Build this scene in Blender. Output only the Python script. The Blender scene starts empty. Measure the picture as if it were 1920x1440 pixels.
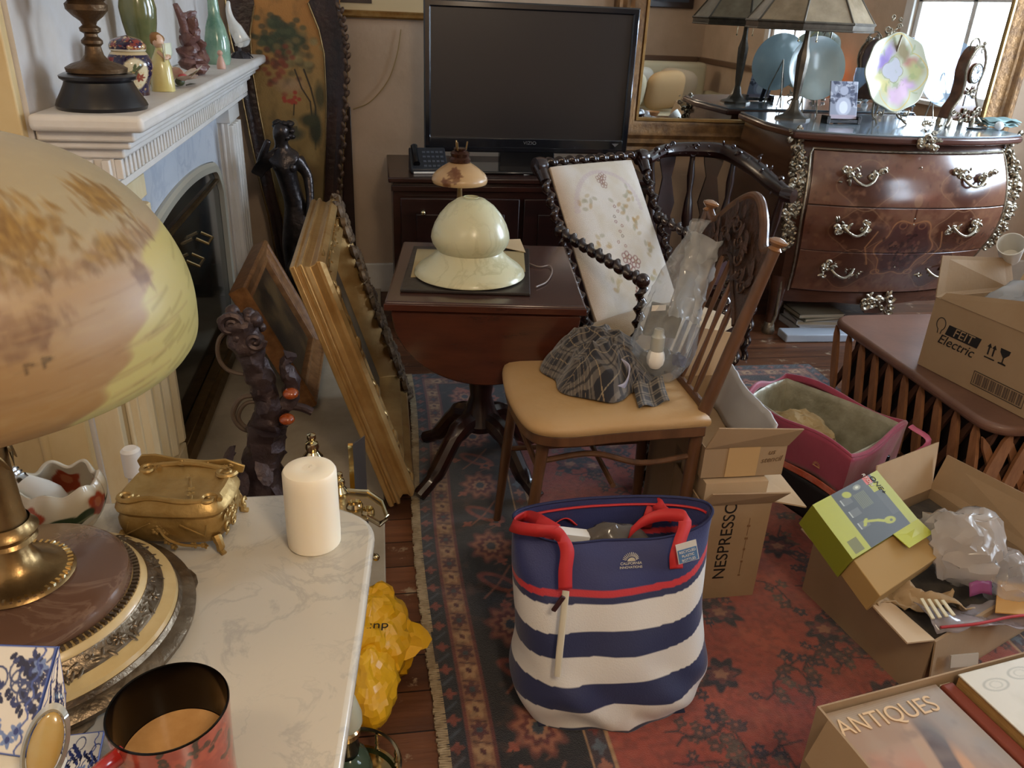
import bpy, bmesh, math, random
import numpy as np
from mathutils import Vector, Matrix, Euler, noise as mnoise
random.seed(7)
PI = math.pi
SC = bpy.context.scene
COL = SC.collection
# ---------------------------------------------------------------- camera
_f, _cx, _cy = 1498.0, 960.0, 720.0
CAM = np.array([0.0, 0.0, 1.45])
def _setup():
    d = np.array([815 - _cx, -(3880 - _cy), -_f]); d /= np.linalg.norm(d)
    up = -d
    Y = (-(705 - _cx) * up[0] + _f * up[2]) / up[1]
    dep = np.array([705 - _cx, Y, -_f]); dep /= np.linalg.norm(dep)
    return np.array([np.cross(dep, up), dep, up])
RM = _setup()
def P(u, v, x=None, y=None, z=None):
    """room point seen at photo pixel (u, v) on a given room plane"""
    r = RM @ np.array([u - _cx, -(v - _cy), -_f])
    k, val = (0, x) if x is not None else (1, y) if y is not None else (2, z)
    t = (val - CAM[k]) / r[k]
    return Vector((CAM + t * r).tolist())
cam_data = bpy.data.cameras.new('camera'); cam = bpy.data.objects.new('camera', cam_data)
COL.objects.link(cam); SC.camera = cam
cam_data.sensor_width = 36; cam_data.lens = _f / 1920 * 36; cam_data.clip_start = 0.02
m4 = Matrix([list(RM[i]) + [CAM[i]] for i in range(3)] + [[0, 0, 0, 1]])
cam.matrix_world = m4
# ---------------------------------------------------------------- colour
def lin(c):
    if isinstance(c, str):
        c = c.lstrip('#'); c = [int(c[i:i + 2], 16) / 255 for i in (0, 2, 4)]
    return tuple(x / 12.92 if x <= .04045 else ((x + .055) / 1.055) ** 2.4 for x in c)
MATS = {}
def M(name, col='#888888', rough=.5, metal=0., var=None, vs=6., vc=.5, bump=0., bs=40., trans=0., alpha=None,
      coat=0., emis=0., kind='noise', stretch=(1, 1, 1), attr=False, sheen=0., sss=0., spec=.5, ior=1.45, det=6):
    """procedural principled material; var = second colour blended in by a noise, wood or vein pattern"""
    if name in MATS: return MATS[name]
    m = bpy.data.materials.new(name); m.use_nodes = True; nt = m.node_tree; N = nt.nodes; L = nt.links
    b = N['Principled BSDF']
    b.inputs['Roughness'].default_value = rough; b.inputs['Metallic'].default_value = metal
    b.inputs['IOR'].default_value = ior; b.inputs['Specular IOR Level'].default_value = spec
    b.inputs['Transmission Weight'].default_value = trans; b.inputs['Coat Weight'].default_value = coat
    b.inputs['Coat Roughness'].default_value = .15
    b.inputs['Sheen Weight'].default_value = sheen; b.inputs['Subsurface Weight'].default_value = sss
    b.inputs['Subsurface Radius'].default_value = (.02, .015, .01)
    if alpha is not None: b.inputs['Alpha'].default_value = alpha
    c1 = (*lin(col), 1)
    b.inputs['Base Color'].default_value = c1
    tc = N.new('ShaderNodeTexCoord'); mp = N.new('ShaderNodeMapping'); L.new(tc.outputs['Object'], mp.inputs['Vector'])
    mp.inputs['Scale'].default_value = stretch
    out = None
    if var is not None:
        rp = N.new('ShaderNodeValToRGB'); rp.color_ramp.elements[0].color = c1; rp.color_ramp.elements[1].color = (*lin(var), 1)
        rp.color_ramp.elements[0].position = .5 - .5 * (1 - vc) * .6 - .02; rp.color_ramp.elements[1].position = .5 + .5 * (1 - vc) * .6 + .02
        tx = N.new('ShaderNodeTexNoise'); tx.inputs['Scale'].default_value = vs; tx.inputs['Detail'].default_value = det; tx.inputs['Roughness'].default_value = .6
        if kind == 'marble':
            tx.inputs['Distortion'].default_value = .9
            s = N.new('ShaderNodeMath'); s.operation = 'SUBTRACT'; s.inputs[1].default_value = .5; L.new(tx.outputs['Fac'], s.inputs[0])
            a = N.new('ShaderNodeMath'); a.operation = 'ABSOLUTE'; L.new(s.outputs[0], a.inputs[0])
            q = N.new('ShaderNodeMath'); q.operation = 'MULTIPLY'; q.inputs[1].default_value = 9; L.new(a.outputs[0], q.inputs[0])
            t2 = N.new('ShaderNodeTexNoise'); t2.inputs['Scale'].default_value = vs * .6; L.new(mp.outputs[0], t2.inputs['Vector'])
            g = N.new('ShaderNodeMath'); g.operation = 'MULTIPLY_ADD'; g.inputs[1].default_value = -1.3; g.inputs[2].default_value = 1.35
            L.new(t2.outputs['Fac'], g.inputs[0])
            w = N.new('ShaderNodeMath'); w.operation = 'ADD'; w.use_clamp = True; L.new(q.outputs[0], w.inputs[0]); L.new(g.outputs[0], w.inputs[1])
            L.new(mp.outputs[0], tx.inputs['Vector']); fac = w.outputs[0]
            rp.color_ramp.elements[0].color = (*lin(var), 1); rp.color_ramp.elements[1].color = c1
            rp.color_ramp.elements[0].position = .35; rp.color_ramp.elements[1].position = 1.0
        else:
            L.new(mp.outputs[0], tx.inputs['Vector']); fac = tx.outputs['Fac']
        L.new(fac, rp.inputs['Fac']); out = rp.outputs['Color']
    if attr:
        at = N.new('ShaderNodeAttribute'); at.attribute_name = 'Col'
        out = at.outputs['Color']
    if out is not None: L.new(out, b.inputs['Base Color'])
    if emis:
        b.inputs['Emission Strength'].default_value = emis
        if out is not None: L.new(out, b.inputs['Emission Color'])
        else: b.inputs['Emission Color'].default_value = c1
    if bump:
        tb = N.new('ShaderNodeTexNoise'); tb.inputs['Scale'].default_value = bs; tb.inputs['Detail'].default_value = 4
        L.new(mp.outputs[0], tb.inputs['Vector'])
        bp = N.new('ShaderNodeBump'); bp.inputs['Strength'].default_value = bump; bp.inputs['Distance'].default_value = .01
        L.new(tb.outputs['Fac'], bp.inputs['Height']); L.new(bp.outputs['Normal'], b.inputs['Normal'])
    MATS[name] = m
    return m
def film(name, col, opac, rough=.2, tint='#ffffff'):
    """thin see-through plastic or glass: part clear, part cloudy, glossy on top"""
    if name in MATS: return MATS[name]
    m = bpy.data.materials.new(name); m.use_nodes = True; nt = m.node_tree; N = nt.nodes; L = nt.links
    N.remove(N['Principled BSDF']); out = N['Material Output']
    tr = N.new('ShaderNodeBsdfTransparent'); tr.inputs[0].default_value = (*lin(tint), 1)
    df = N.new('ShaderNodeBsdfDiffuse'); df.inputs[0].default_value = (*lin(col), 1)
    tl = N.new('ShaderNodeBsdfTranslucent'); tl.inputs[0].default_value = (*lin(col), 1)
    gl = N.new('ShaderNodeBsdfGlossy'); gl.inputs['Roughness'].default_value = rough
    a = N.new('ShaderNodeMixShader'); a.inputs[0].default_value = .4; L.new(df.outputs[0], a.inputs[1]); L.new(tl.outputs[0], a.inputs[2])
    b = N.new('ShaderNodeMixShader'); b.inputs[0].default_value = opac; L.new(tr.outputs[0], b.inputs[1]); L.new(a.outputs[0], b.inputs[2])
    fr = N.new('ShaderNodeFresnel'); ge = N.new('ShaderNodeNewGeometry'); mr = N.new('ShaderNodeMapRange'); mr.inputs['To Min'].default_value = 1.45; mr.inputs['To Max'].default_value = .69
    L.new(ge.outputs['Backfacing'], mr.inputs['Value']); L.new(mr.outputs[0], fr.inputs[0])
    c = N.new('ShaderNodeMixShader'); L.new(fr.outputs[0], c.inputs[0]); L.new(b.outputs[0], c.inputs[1]); L.new(gl.outputs[0], c.inputs[2])
    L.new(c.outputs[0], out.inputs['Surface'])
    MATS[name] = m
    return m
# ---------------------------------------------------------------- mesh builder
def V(*a): return Vector(a)
def frame(d):
    d = Vector(d).normalized(); a = Vector((0, 0, 1)) if abs(d.z) < .95 else Vector((1, 0, 0))
    x = a.cross(d).normalized(); return x, d.cross(x)
class MB:
    def __init__(s): s.v = []; s.f = []; s.T = Matrix.Identity(4); s.col = None
    def add(s, vs, fs, cols=None):
        n = len(s.v)
        s.v += [tuple(s.T @ Vector(p)) for p in vs]; s.f += [tuple(i + n for i in f) for f in fs]
        return s
    def box(s, c, d, rz=0, rx=0, ry=0):
        R = Euler((rx, ry, rz)).to_matrix(); c = Vector(c)
        vs = [c + R @ Vector((x * d[0] / 2, y * d[1] / 2, z * d[2] / 2)) for x in (-1, 1) for y in (-1, 1) for z in (-1, 1)]
        return s.add(vs, [(0, 1, 3, 2), (4, 6, 7, 5), (0, 4, 5, 1), (2, 3, 7, 6), (0, 2, 6, 4), (1, 5, 7, 3)])
    def hexa(s, b, t):
        """eight corners: bottom four and top four, same order"""
        return s.add(list(b) + list(t), [(3, 2, 1, 0), (4, 5, 6, 7), (0, 1, 5, 4), (1, 2, 6, 5), (2, 3, 7, 6), (3, 0, 4, 7)])
    def tube(s, pts, r, n=10, closed=False, caps=True, flat=1.):
        pts = [Vector(p) for p in pts]; m = len(pts); rs = r if isinstance(r, (list, tuple)) else [r] * m
        vs = []; px = None
        for i, p in enumerate(pts):
            d = (pts[(i + 1) % m] - pts[i - 1]) if closed else (pts[min(i + 1, m - 1)] - pts[max(i - 1, 0)])
            if d.length < 1e-9: d = Vector((0, 0, 1))
            d.normalize()
            if px is None: x, y = frame(d)
            else:
                x = px - d * px.dot(d)
                x = x.normalized() if x.length > 1e-6 else frame(d)[0]; y = d.cross(x)
            px = x
            for k in range(n):
                a = 2 * PI * k / n; vs.append(p + x * (rs[i] * math.cos(a)) + y * (rs[i] * flat * math.sin(a)))
        fs = []
        for i in range(m if closed else m - 1):
            j = (i + 1) % m
            for k in range(n): l = (k + 1) % n; fs.append((i * n + k, i * n + l, j * n + l, j * n + k))
        if caps and not closed: fs += [tuple(range(n))[::-1], tuple((m - 1) * n + k for k in range(n))]
        return s.add(vs, fs)
    def cyl(s, a, b, r0, r1=None, n=20): return s.tube([a, b], [r0, r0 if r1 is None else r1], n)
    def lathe(s, prof, c=(0, 0, 0), n=32, sx=1, sy=1, a0=0, a1=2 * PI, R=None):
        c = Vector(c); full = abs(a1 - a0 - 2 * PI) < 1e-6; m = n if full else n + 1; vs = []
        for r, z in prof:
            for k in range(m):
                a = a0 + (a1 - a0) * k / n; p = Vector((r * math.cos(a) * sx, r * math.sin(a) * sy, z))
                vs.append(c + (R @ p if R else p))
        fs = []
        for i in range(len(prof) - 1):
            for k in range(n):
                l = (k + 1) % m; fs.append((i * m + k, i * m + l, (i + 1) * m + l, (i + 1) * m + k))
        return s.add(vs, fs)
    def ball(s, c, r, n=16, R=None):
        if not isinstance(r, (tuple, list)): r = (r, r, r)
        k = max(6, n // 2 + 2)
        pr = [(math.sin(PI * i / k), -math.cos(PI * i / k)) for i in range(k + 1)]
        vs = []; c = Vector(c)
        for a, z in pr:
            for j in range(n):
                t = 2 * PI * j / n; p = Vector((a * math.cos(t) * r[0], a * math.sin(t) * r[1], z * r[2])); vs.append(c + (R @ p if R else p))
        fs = [(i * n + j, i * n + (j + 1) % n, (i + 1) * n + (j + 1) % n, (i + 1) * n + j) for i in range(k) for j in range(n)]
        return s.add(vs, fs)
    def prism(s, poly, z0, z1, f=None):
        """extrude a 2D polygon; f maps (x, y, z) to room"""
        f = f or (lambda x, y, z: (x, y, z)); n = len(poly)
        vs = [f(x, y, z0) for x, y in poly] + [f(x, y, z1) for x, y in poly]
        fs = [tuple(range(n))[::-1], tuple(range(n, 2 * n))] + [(i, (i + 1) % n, (i + 1) % n + n, i + n) for i in range(n)]
        return s.add(vs, fs)
    def grid(s, fn, nu, nv, cu=False, cv=False):
        vs = [fn(i / (nu if cu else nu - 1), j / (nv if cv else nv - 1)) for j in range(nv) for i in range(nu)]
        fs = []
        for j in range(nv if cv else nv - 1):
            for i in range(nu if cu else nu - 1):
                a = (i + 1) % nu; b = (j + 1) % nv; fs.append((j * nu + i, j * nu + a, b * nu + a, b * nu + i))
        return s.add(vs, fs)
    def sweep(s, path, prof, closed=True, up=(0, 0, 1)):
        """mitred moulding: prof points (out, up) swept along a planar path"""
        pts = [Vector(p) for p in path]; n = len(pts); up = Vector(up); vs = []; k = len(prof)
        for i, p in enumerate(pts):
            d0 = (p - pts[i - 1]).normalized() if (closed or i) else (pts[1] - p).normalized()
            d1 = (pts[(i + 1) % n] - p).normalized() if (closed or i < n - 1) else d0
            n0 = d0.cross(up); n1 = d1.cross(up); o = n0 + n1; o = o / max(o.length_squared / 2, .2) if o.length > 1e-6 else n0
            for a, b in prof: vs.append(p + o * a + up * b)
        fs = []
        for i in range(n if closed else n - 1):
            j = (i + 1) % n
            for q in range(k): w = (q + 1) % k; fs.append((i * k + q, i * k + w, j * k + w, j * k + q))
        if not closed: fs += [tuple(range(k)), tuple((n - 1) * k + q for q in range(k))[::-1]]
        return s.add(vs, fs)
    def spiral(s, c, ax, ay, size, turns=1.5, r=.004, n=22, flip=1, nn=6):
        c = Vector(c); ax = Vector(ax); ay = Vector(ay); pts = []; rs = []
        for i in range(n):
            t = i / (n - 1); a = flip * turns * 2 * PI * t; q = size * (1 - .85 * t)
            pts.append(c + ax * (q * math.cos(a)) + ay * (q * math.sin(a))); rs.append(r * (1.1 - .5 * t))
        return s.tube(pts, rs, nn)
    def leaf(s, c, d, nrm, L, W, th=.003):
        """a pointed carved leaf, thick in the middle"""
        c = Vector(c); d = Vector(d).normalized(); nn = Vector(nrm).normalized(); w = d.cross(nn)
        vs = [c - nn * th]; N_ = 10
        rim = [c + d * (L * (math.cos(2 * PI * i / N_) * .5 + .5)) + w * (W * .5 * math.sin(2 * PI * i / N_)) for i in range(N_)]
        vs += rim + [c + d * L * .45 + nn * th]
        fs = [(1 + i, 1 + (i + 1) % N_, N_ + 1) for i in range(N_)] + [(1 + (i + 1) % N_, 1 + i, 0) for i in range(N_)]
        return s.add(vs, fs)
    def ornate(s, c, ax, ay, w, h, n=14, seed=1, th=.006):
        """a cluster of scrolls and leaves over a w by h area spanned by ax and ay"""
        rd = random.Random(seed); ax = Vector(ax).normalized(); ay = Vector(ay).normalized(); nr = ax.cross(ay); c = Vector(c)
        for i in range(n):
            p = c + ax * rd.uniform(-.5, .5) * w + ay * rd.uniform(-.5, .5) * h; z = min(w, h) * rd.uniform(.25, .5)
            if i % 2: s.spiral(p + nr * th * .3, ax, ay, z * .6, rd.uniform(.8, 1.5), th * rd.uniform(.5, .9), 14, rd.choice((-1, 1)), 5)
            else:
                a = rd.uniform(0, 2 * PI); s.leaf(p, ax * math.cos(a) + ay * math.sin(a), nr, z * 1.1, z * .5, th)
        return s
    def displace(s, amp, scale, seed=0, i0=0):
        o = Vector((seed * 7.3, seed * 3.1, 0))
        for i in range(i0, len(s.v)):
            p = Vector(s.v[i]); s.v[i] = tuple(p + mnoise.noise_vector(p * scale + o) * amp + mnoise.noise_vector(p * scale * 2.7 + o) * amp * .4)
        return s
def mesh(name, mb, mats, smooth=35, cols=None):
    me = bpy.data.meshes.new(name); me.from_pydata(mb.v, [], mb.f)
    if cols is not None:
        at = me.color_attributes.new('Col', 'FLOAT_COLOR', 'POINT')
        a = np.ones((len(mb.v), 4), dtype=np.float32); a[:, :3] = np.asarray(cols).reshape(-1, 3); at.data.foreach_set('color', a.ravel())
    else:
        bm = bmesh.new(); bm.from_mesh(me); bmesh.ops.recalc_face_normals(bm, faces=bm.faces); bm.to_mesh(me); bm.free()
    if not isinstance(mats, (list, tuple)): mats = [mats]
    for m in mats: me.materials.append(m)
    if smooth:
        me.polygons.foreach_set('use_smooth', [True] * len(me.polygons)); me.set_sharp_from_angle(angle=math.radians(smooth))
    me.update(); return me
def part(name, mb, mat, root, label=None, bev=0, smooth=35, cols=None, world=False, solid=0, sub=0, nseg=2):
    """one mesh object; a child of root when root is given. world=True: built in room coordinates"""
    o = bpy.data.objects.new(name, mb if isinstance(mb, bpy.types.Mesh) else mesh(name, mb, mat, smooth, cols)); COL.objects.link(o)
    if root is not None:
        o.parent = root
        if world:
            w = Matrix.Identity(4); r = root
            chain = []
            while r is not None: chain.append(r.matrix_parent_inverse @ r.matrix_basis); r = r.parent
            for q in reversed(chain): w = w @ q
            o.matrix_parent_inverse = w.inverted()
    if label: o['label'] = label
    if solid: md = o.modifiers.new('solid', 'SOLIDIFY'); md.thickness = solid; md.offset = 0
    if bev: md = o.modifiers.new('bevel', 'BEVEL'); md.width = bev; md.segments = nseg; md.limit_method = 'ANGLE'; md.angle_limit = math.radians(40)
    if sub: md = o.modifiers.new('sub', 'SUBSURF'); md.levels = sub; md.render_levels = sub
    return o
def thing(name, label, cat, loc=(0, 0, 0), rz=0, group=None, rx=0, ry=0):
    o = bpy.data.objects.new(name, None); COL.objects.link(o); o.empty_display_size = .05
    o.location = loc; o.rotation_euler = (rx, ry, rz); o['label'] = label; o['category'] = cat
    if group: o['group'] = group
    return o
def solo(name, label, cat, mb, mat, group=None, kind=None, **k):
    """a thing that is one mesh, built in room coordinates; its origin is moved to its base"""
    a = np.array(mb.v); c = (a.min(0) + a.max(0)) / 2; c[2] = a[:, 2].min(); mb.v = [tuple(x) for x in (a - c)]
    o = part(name, mb, mat, None, **k); o.location = c.tolist()
    o['label'] = label; o['category'] = cat
    if group: o['group'] = group
    if kind: o['kind'] = kind
    return o
def struct(name, mb, mat, **k):
    o = part(name, mb, mat, None, **k); o['kind'] = 'structure'; return o
def relabel(o, **k):
    for a, b in k.items(): o[a] = b
def copy_tree(o, parent=None):
    kids = [c for c in bpy.data.objects if c.parent == o]
    c = o.copy(); COL.objects.link(c)
    if parent is not None: c.parent = parent
    for ch in kids: copy_tree(ch, c)
    return c
FONT = bpy.data.fonts[0] if bpy.data.fonts else None
def text(name, body, size, mat, root, o, ax, ay, ext=.0004, align='CENTER', world=True, sx=1., shear=0, space=1., label=None):
    """lettering as a mesh: o is the anchor, ax the reading direction, ay the up direction"""
    cu = bpy.data.curves.new(name, 'FONT'); cu.body = body; cu.size = size; cu.extrude = ext; cu.align_x = align; cu.align_y = 'CENTER'; cu.shear = shear
    cu.space_character = space
    t = bpy.data.objects.new(name, cu); COL.objects.link(t)
    dg = bpy.context.evaluated_depsgraph_get(); me = bpy.data.meshes.new_from_object(t.evaluated_get(dg), depsgraph=dg)
    bpy.data.objects.remove(t); bpy.data.curves.remove(cu)
    ax = Vector(ax).normalized(); ay = Vector(ay); ay = (ay - ax * ay.dot(ax)).normalized(); az = ax.cross(ay)
    mt = Matrix(((ax.x * sx, ay.x, az.x, o[0]), (ax.y * sx, ay.y, az.y, o[1]), (ax.z * sx, ay.z, az.z, o[2]), (0, 0, 0, 1)))
    me.transform(mt); me.materials.clear(); me.materials.append(mat)
    return part(name, me, mat, root, world=world, label=label)
# ---------------------------------------------------------------- painted patterns (surface decoration held as vertex colours)
class Cv:
    def __init__(s, w, h, c, W=1., H=1.):
        s.w, s.h, s.W, s.H = w, h, W, H
        s.a = np.empty((h, w, 3)); s.a[:] = lin(c)
        s.X, s.Y = np.meshgrid(np.linspace(0, W, w), np.linspace(0, H, h))
    def win(s, x0, x1, y0, y1):
        i0 = int(max(0, math.floor(x0 / s.W * (s.w - 1)))); i1 = int(min(s.w, math.ceil(x1 / s.W * (s.w - 1)) + 1))
        j0 = int(max(0, math.floor(y0 / s.H * (s.h - 1)))); j1 = int(min(s.h, math.ceil(y1 / s.H * (s.h - 1)) + 1))
        return (slice(j0, max(j0, j1)), slice(i0, max(i0, i1)))
    def put(s, sl, m, c):
        m = np.clip(m, 0, 1)[..., None]; s.a[sl] = s.a[sl] * (1 - m) + np.array(lin(c)) * m
    def ell(s, x, y, rx, ry, c, rot=0, amt=1, soft=.15, lobes=0, la=.2, ring=0):
        R = max(rx, ry) * (1.4 + la); sl = s.win(x - R, x + R, y - R, y + R)
        dx = s.X[sl] - x; dy = s.Y[sl] - y; ca, sa = math.cos(rot), math.sin(rot)
        u = (dx * ca + dy * sa) / rx; v = (-dx * sa + dy * ca) / ry; d = np.hypot(u, v)
        if lobes: d = d / (1 + la * np.cos(lobes * np.arctan2(v, u)))
        m = (1 - d) / soft + .5
        if ring: m = 1 - np.abs((d - 1 + ring / 2) / (ring / 2)) + .3
        s.put(sl, np.clip(m, 0, 1) * amt, c); return s
    def line(s, pts, w, c, amt=1):
        px = s.W / s.w
        for (x0, y0), (x1, y1) in zip(pts[:-1], pts[1:]):
            p = w + px; sl = s.win(min(x0, x1) - p, max(x0, x1) + p, min(y0, y1) - p, max(y0, y1) + p)
            dx, dy = x1 - x0, y1 - y0; L2 = dx * dx + dy * dy + 1e-12
            t = np.clip(((s.X[sl] - x0) * dx + (s.Y[sl] - y0) * dy) / L2, 0, 1)
            d = np.hypot(s.X[sl] - x0 - t * dx, s.Y[sl] - y0 - t * dy)
            s.put(sl, np.clip((w / 2 - d) / px + .5, 0, 1) * amt, c)
        return s
    def rect(s, x0, x1, y0, y1, c, amt=1):
        sl = s.win(x0, x1, y0, y1); m = ((s.X[sl] >= x0) & (s.X[sl] <= x1) & (s.Y[sl] >= y0) & (s.Y[sl] <= y1)) * amt
        s.put(sl, m, c); return s
    def noise(s, c, sx, sy, lo=.5, hi=.6, amt=1, seed=0, oct=3, mask=None):
        n = vnoise(s.w, s.h, sx, sy, seed, oct); m = np.clip((n - lo) / (hi - lo), 0, 1) * amt
        if mask is not None: m = m * mask
        s.put((slice(0, s.h), slice(0, s.w)), m, c); return s
    def all(s, m, c): s.put((slice(0, s.h), slice(0, s.w)), m, c); return s
def vnoise(w, h, sx, sy, seed=0, oct=3):
    """value noise 0..1, sx and sy cells across"""
    rg = np.random.RandomState(seed); out = np.zeros((h, w)); tot = 0; amp = 1
    for o in range(oct):
        gx, gy = max(2, int(sx * 2 ** o)) + 2, max(2, int(sy * 2 ** o)) + 2
        g = rg.rand(gy, gx); x = np.linspace(0, gx - 2.001, w); y = np.linspace(0, gy - 2.001, h)
        xi = x.astype(int); yi = y.astype(int); fx = x - xi; fy = y - yi; fx = fx * fx * (3 - 2 * fx); fy = (fy * fy * (3 - 2 * fy))[:, None]
        a = g[np.ix_(yi, xi)]; b = g[np.ix_(yi, xi + 1)]; c = g[np.ix_(yi + 1, xi)]; d = g[np.ix_(yi + 1, xi + 1)]
        out += amp * ((a * (1 - fx) + b * fx) * (1 - fy) + (c * (1 - fx) + d * fx) * fy); tot += amp; amp *= .5
    out /= tot; return (out - out.min()) / (out.max() - out.min())
def sheet(cv, fn):
    """mesh grid whose vertices carry the canvas colours; fn(U, V) arrays 0..1 -> x, y, z arrays"""
    U, W_ = np.meshgrid(np.linspace(0, 1, cv.w), np.linspace(0, 1, cv.h)); x, y, z = fn(U, W_)
    mb = MB(); mb.v = list(map(tuple, np.stack([np.broadcast_to(x, U.shape).ravel(), np.broadcast_to(y, U.shape).ravel(), np.broadcast_to(z, U.shape).ravel()], 1).tolist()))
    idx = np.arange(cv.w * cv.h).reshape(cv.h, cv.w)
    mb.f = list(map(tuple, np.stack([idx[:-1, :-1].ravel(), idx[:-1, 1:].ravel(), idx[1:, 1:].ravel(), idx[1:, :-1].ravel()], 1).tolist()))
    return mb, cv.a.reshape(-1, 3)
def plane_sheet(cv, o, ax, ay):
    o = np.array(o); ax = np.array(ax); ay = np.array(ay)
    return sheet(cv, lambda U, W_: tuple(o[i] + ax[i] * U + ay[i] * W_ for i in range(3)))
def bez(p0, p1, p2, p3=None, n=12):
    p0, p1, p2 = Vector(p0), Vector(p1), Vector(p2); out = []
    for i in range(n + 1):
        t = i / n
        out.append(p0 * (1 - t) ** 2 + p1 * 2 * t * (1 - t) + p2 * t * t if p3 is None else
                   p0 * (1 - t) ** 3 + p1 * 3 * t * (1 - t) ** 2 + p2 * 3 * t * t * (1 - t) + Vector(p3) * t ** 3)
    return out
def cat(pts, n=6):
    """smooth curve through the points"""
    p = [Vector(q) for q in pts]; p = [p[0] * 2 - p[1]] + p + [p[-1] * 2 - p[-2]]; out = []
    for i in range(1, len(p) - 2):
        for k in range(n):
            t = k / n; a, b, c, d = p[i - 1:i + 3]
            out.append(.5 * ((2 * b) + (c - a) * t + (2 * a - 5 * b + 4 * c - d) * t * t + (3 * b - a - 3 * c + d) * t ** 3))
    return out + [p[-2]]
def spline1(xs, ys, x):
    """smooth interpolation of a list of values"""
    xs = np.array(xs, float); ys = np.array(ys, float); i = np.clip(np.searchsorted(xs, x) - 1, 0, len(xs) - 2)
    t = np.clip((x - xs[i]) / (xs[i + 1] - xs[i]), 0, 1); m = np.gradient(ys, xs); h = xs[i + 1] - xs[i]
    return (2 * t ** 3 - 3 * t ** 2 + 1) * ys[i] + (t ** 3 - 2 * t ** 2 + t) * h * m[i] + (-2 * t ** 3 + 3 * t ** 2) * ys[i + 1] + (t ** 3 - t ** 2) * h * m[i + 1]
def twist(mb, a, b, r, turns, off=.35, n=10, per=14):
    """barley-twist bar"""
    a = Vector(a); b = Vector(b); d = b - a; x, y = frame(d); m = int(turns * per) + 1; vs = []
    for i in range(m):
        t = i / (m - 1); ph = 2 * PI * turns * t; c = a + d * t + (x * math.cos(ph) + y * math.sin(ph)) * r * off
        for k in range(n):
            q = 2 * PI * k / n; vs.append(c + x * (r * (1 - off * .5) * math.cos(q)) + y * (r * (1 - off * .5) * math.sin(q)))
    fs = [(i * n + k, i * n + (k + 1) % n, (i + 1) * n + (k + 1) % n, (i + 1) * n + k) for i in range(m - 1) for k in range(n)]
    fs += [tuple(range(n))[::-1], tuple((m - 1) * n + k for k in range(n))]
    return mb.add(vs, fs)
# ---------------------------------------------------------------- shared materials
m_wall = M('wall_plaster_cream', 'c6ae97', .9, var='b59f88', vs=3, bump=.15, bs=30)
m_wallL = M('wall_plaster_white', 'd2cecd', .85, var='bfb7ad', vs=4, vc=.3, bump=.3, bs=25)
m_ceil = M('ceiling_paint', 'd8d2c4', .9)
m_trim = M('painted_trim_cream', 'd3bc8c', .55, var='c9ae7c', vs=5)
m_white = M('painted_wood_white', 'e0dcd8', .5, var='d0cac0', vs=7, vc=.3)
m_whiteworn = M('painted_wood_worn', 'dccfae', .55, var='c7ad7c', vs=8, vc=.4, stretch=(1, 1, .3))
m_gold = M('gilt_old_gold', 'b0905a', .38, .65, var='8a5f2a', vs=14, vc=.4, bump=.25, bs=60)
m_goldb = M('gilt_bright', 'c9a870', .33, .55, var='a37b45', vs=9, vc=.3, bump=.12, bs=50)
m_brass = M('polished_brass', 'd8c9a0', .15, 1.)
m_brassd = M('aged_brass', '9c8055', .32, .9, var='6e5636', vs=12, vc=.4, bump=.1, bs=60)
m_bronze = M('dark_bronze', '4c4442', .28, .7, var='2a2728', vs=8, bump=.3, bs=50)
m_ormolu = M('ormolu_silvered_gilt', 'aba292', .35, .8, var='766c58', vs=25, vc=.4, bump=.3, bs=90)
m_mahog = M('mahogany', '4a2014', .28, var='2e120c', vs=5, vc=.3, stretch=(1, 6, 6), coat=.3)
m_mahogd = M('mahogany_dark', '2c1410', .3, var='1b0c0a', vs=5, stretch=(1, 5, 5), coat=.3)
m_oak = M('golden_oak', '6a4830', .33, var='48301f', vs=7, vc=.3, stretch=(4, 4, 1), coat=.3)
m_oakd = M('carved_oak_dark', '4a2f1f', .4, var='2a1a12', vs=9, bump=.4, bs=60)
m_twist = M('barley_twist_walnut', '2c1814', .22, var='1b0f0d', vs=8, coat=.5)
m_card = M('cardboard', 'a38a6c', .85, var='977d5f', vs=3, bump=.05, bs=80)
m_cardin = M('cardboard_pale', 'c2a888', .85, var='b79b78', vs=3)
m_black = M('black_plastic', '0d0e11', .25)
m_ink = M('black_ink', '1c1a1a', .6)
m_paper = M('white_paper', 'dcd8d0', .8)
m_wax = M('candle_wax', 'efe5cf', .45, sss=.25)
m_navy = M('navy_canvas', '232a55', .75, bump=.2, bs=400)
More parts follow.
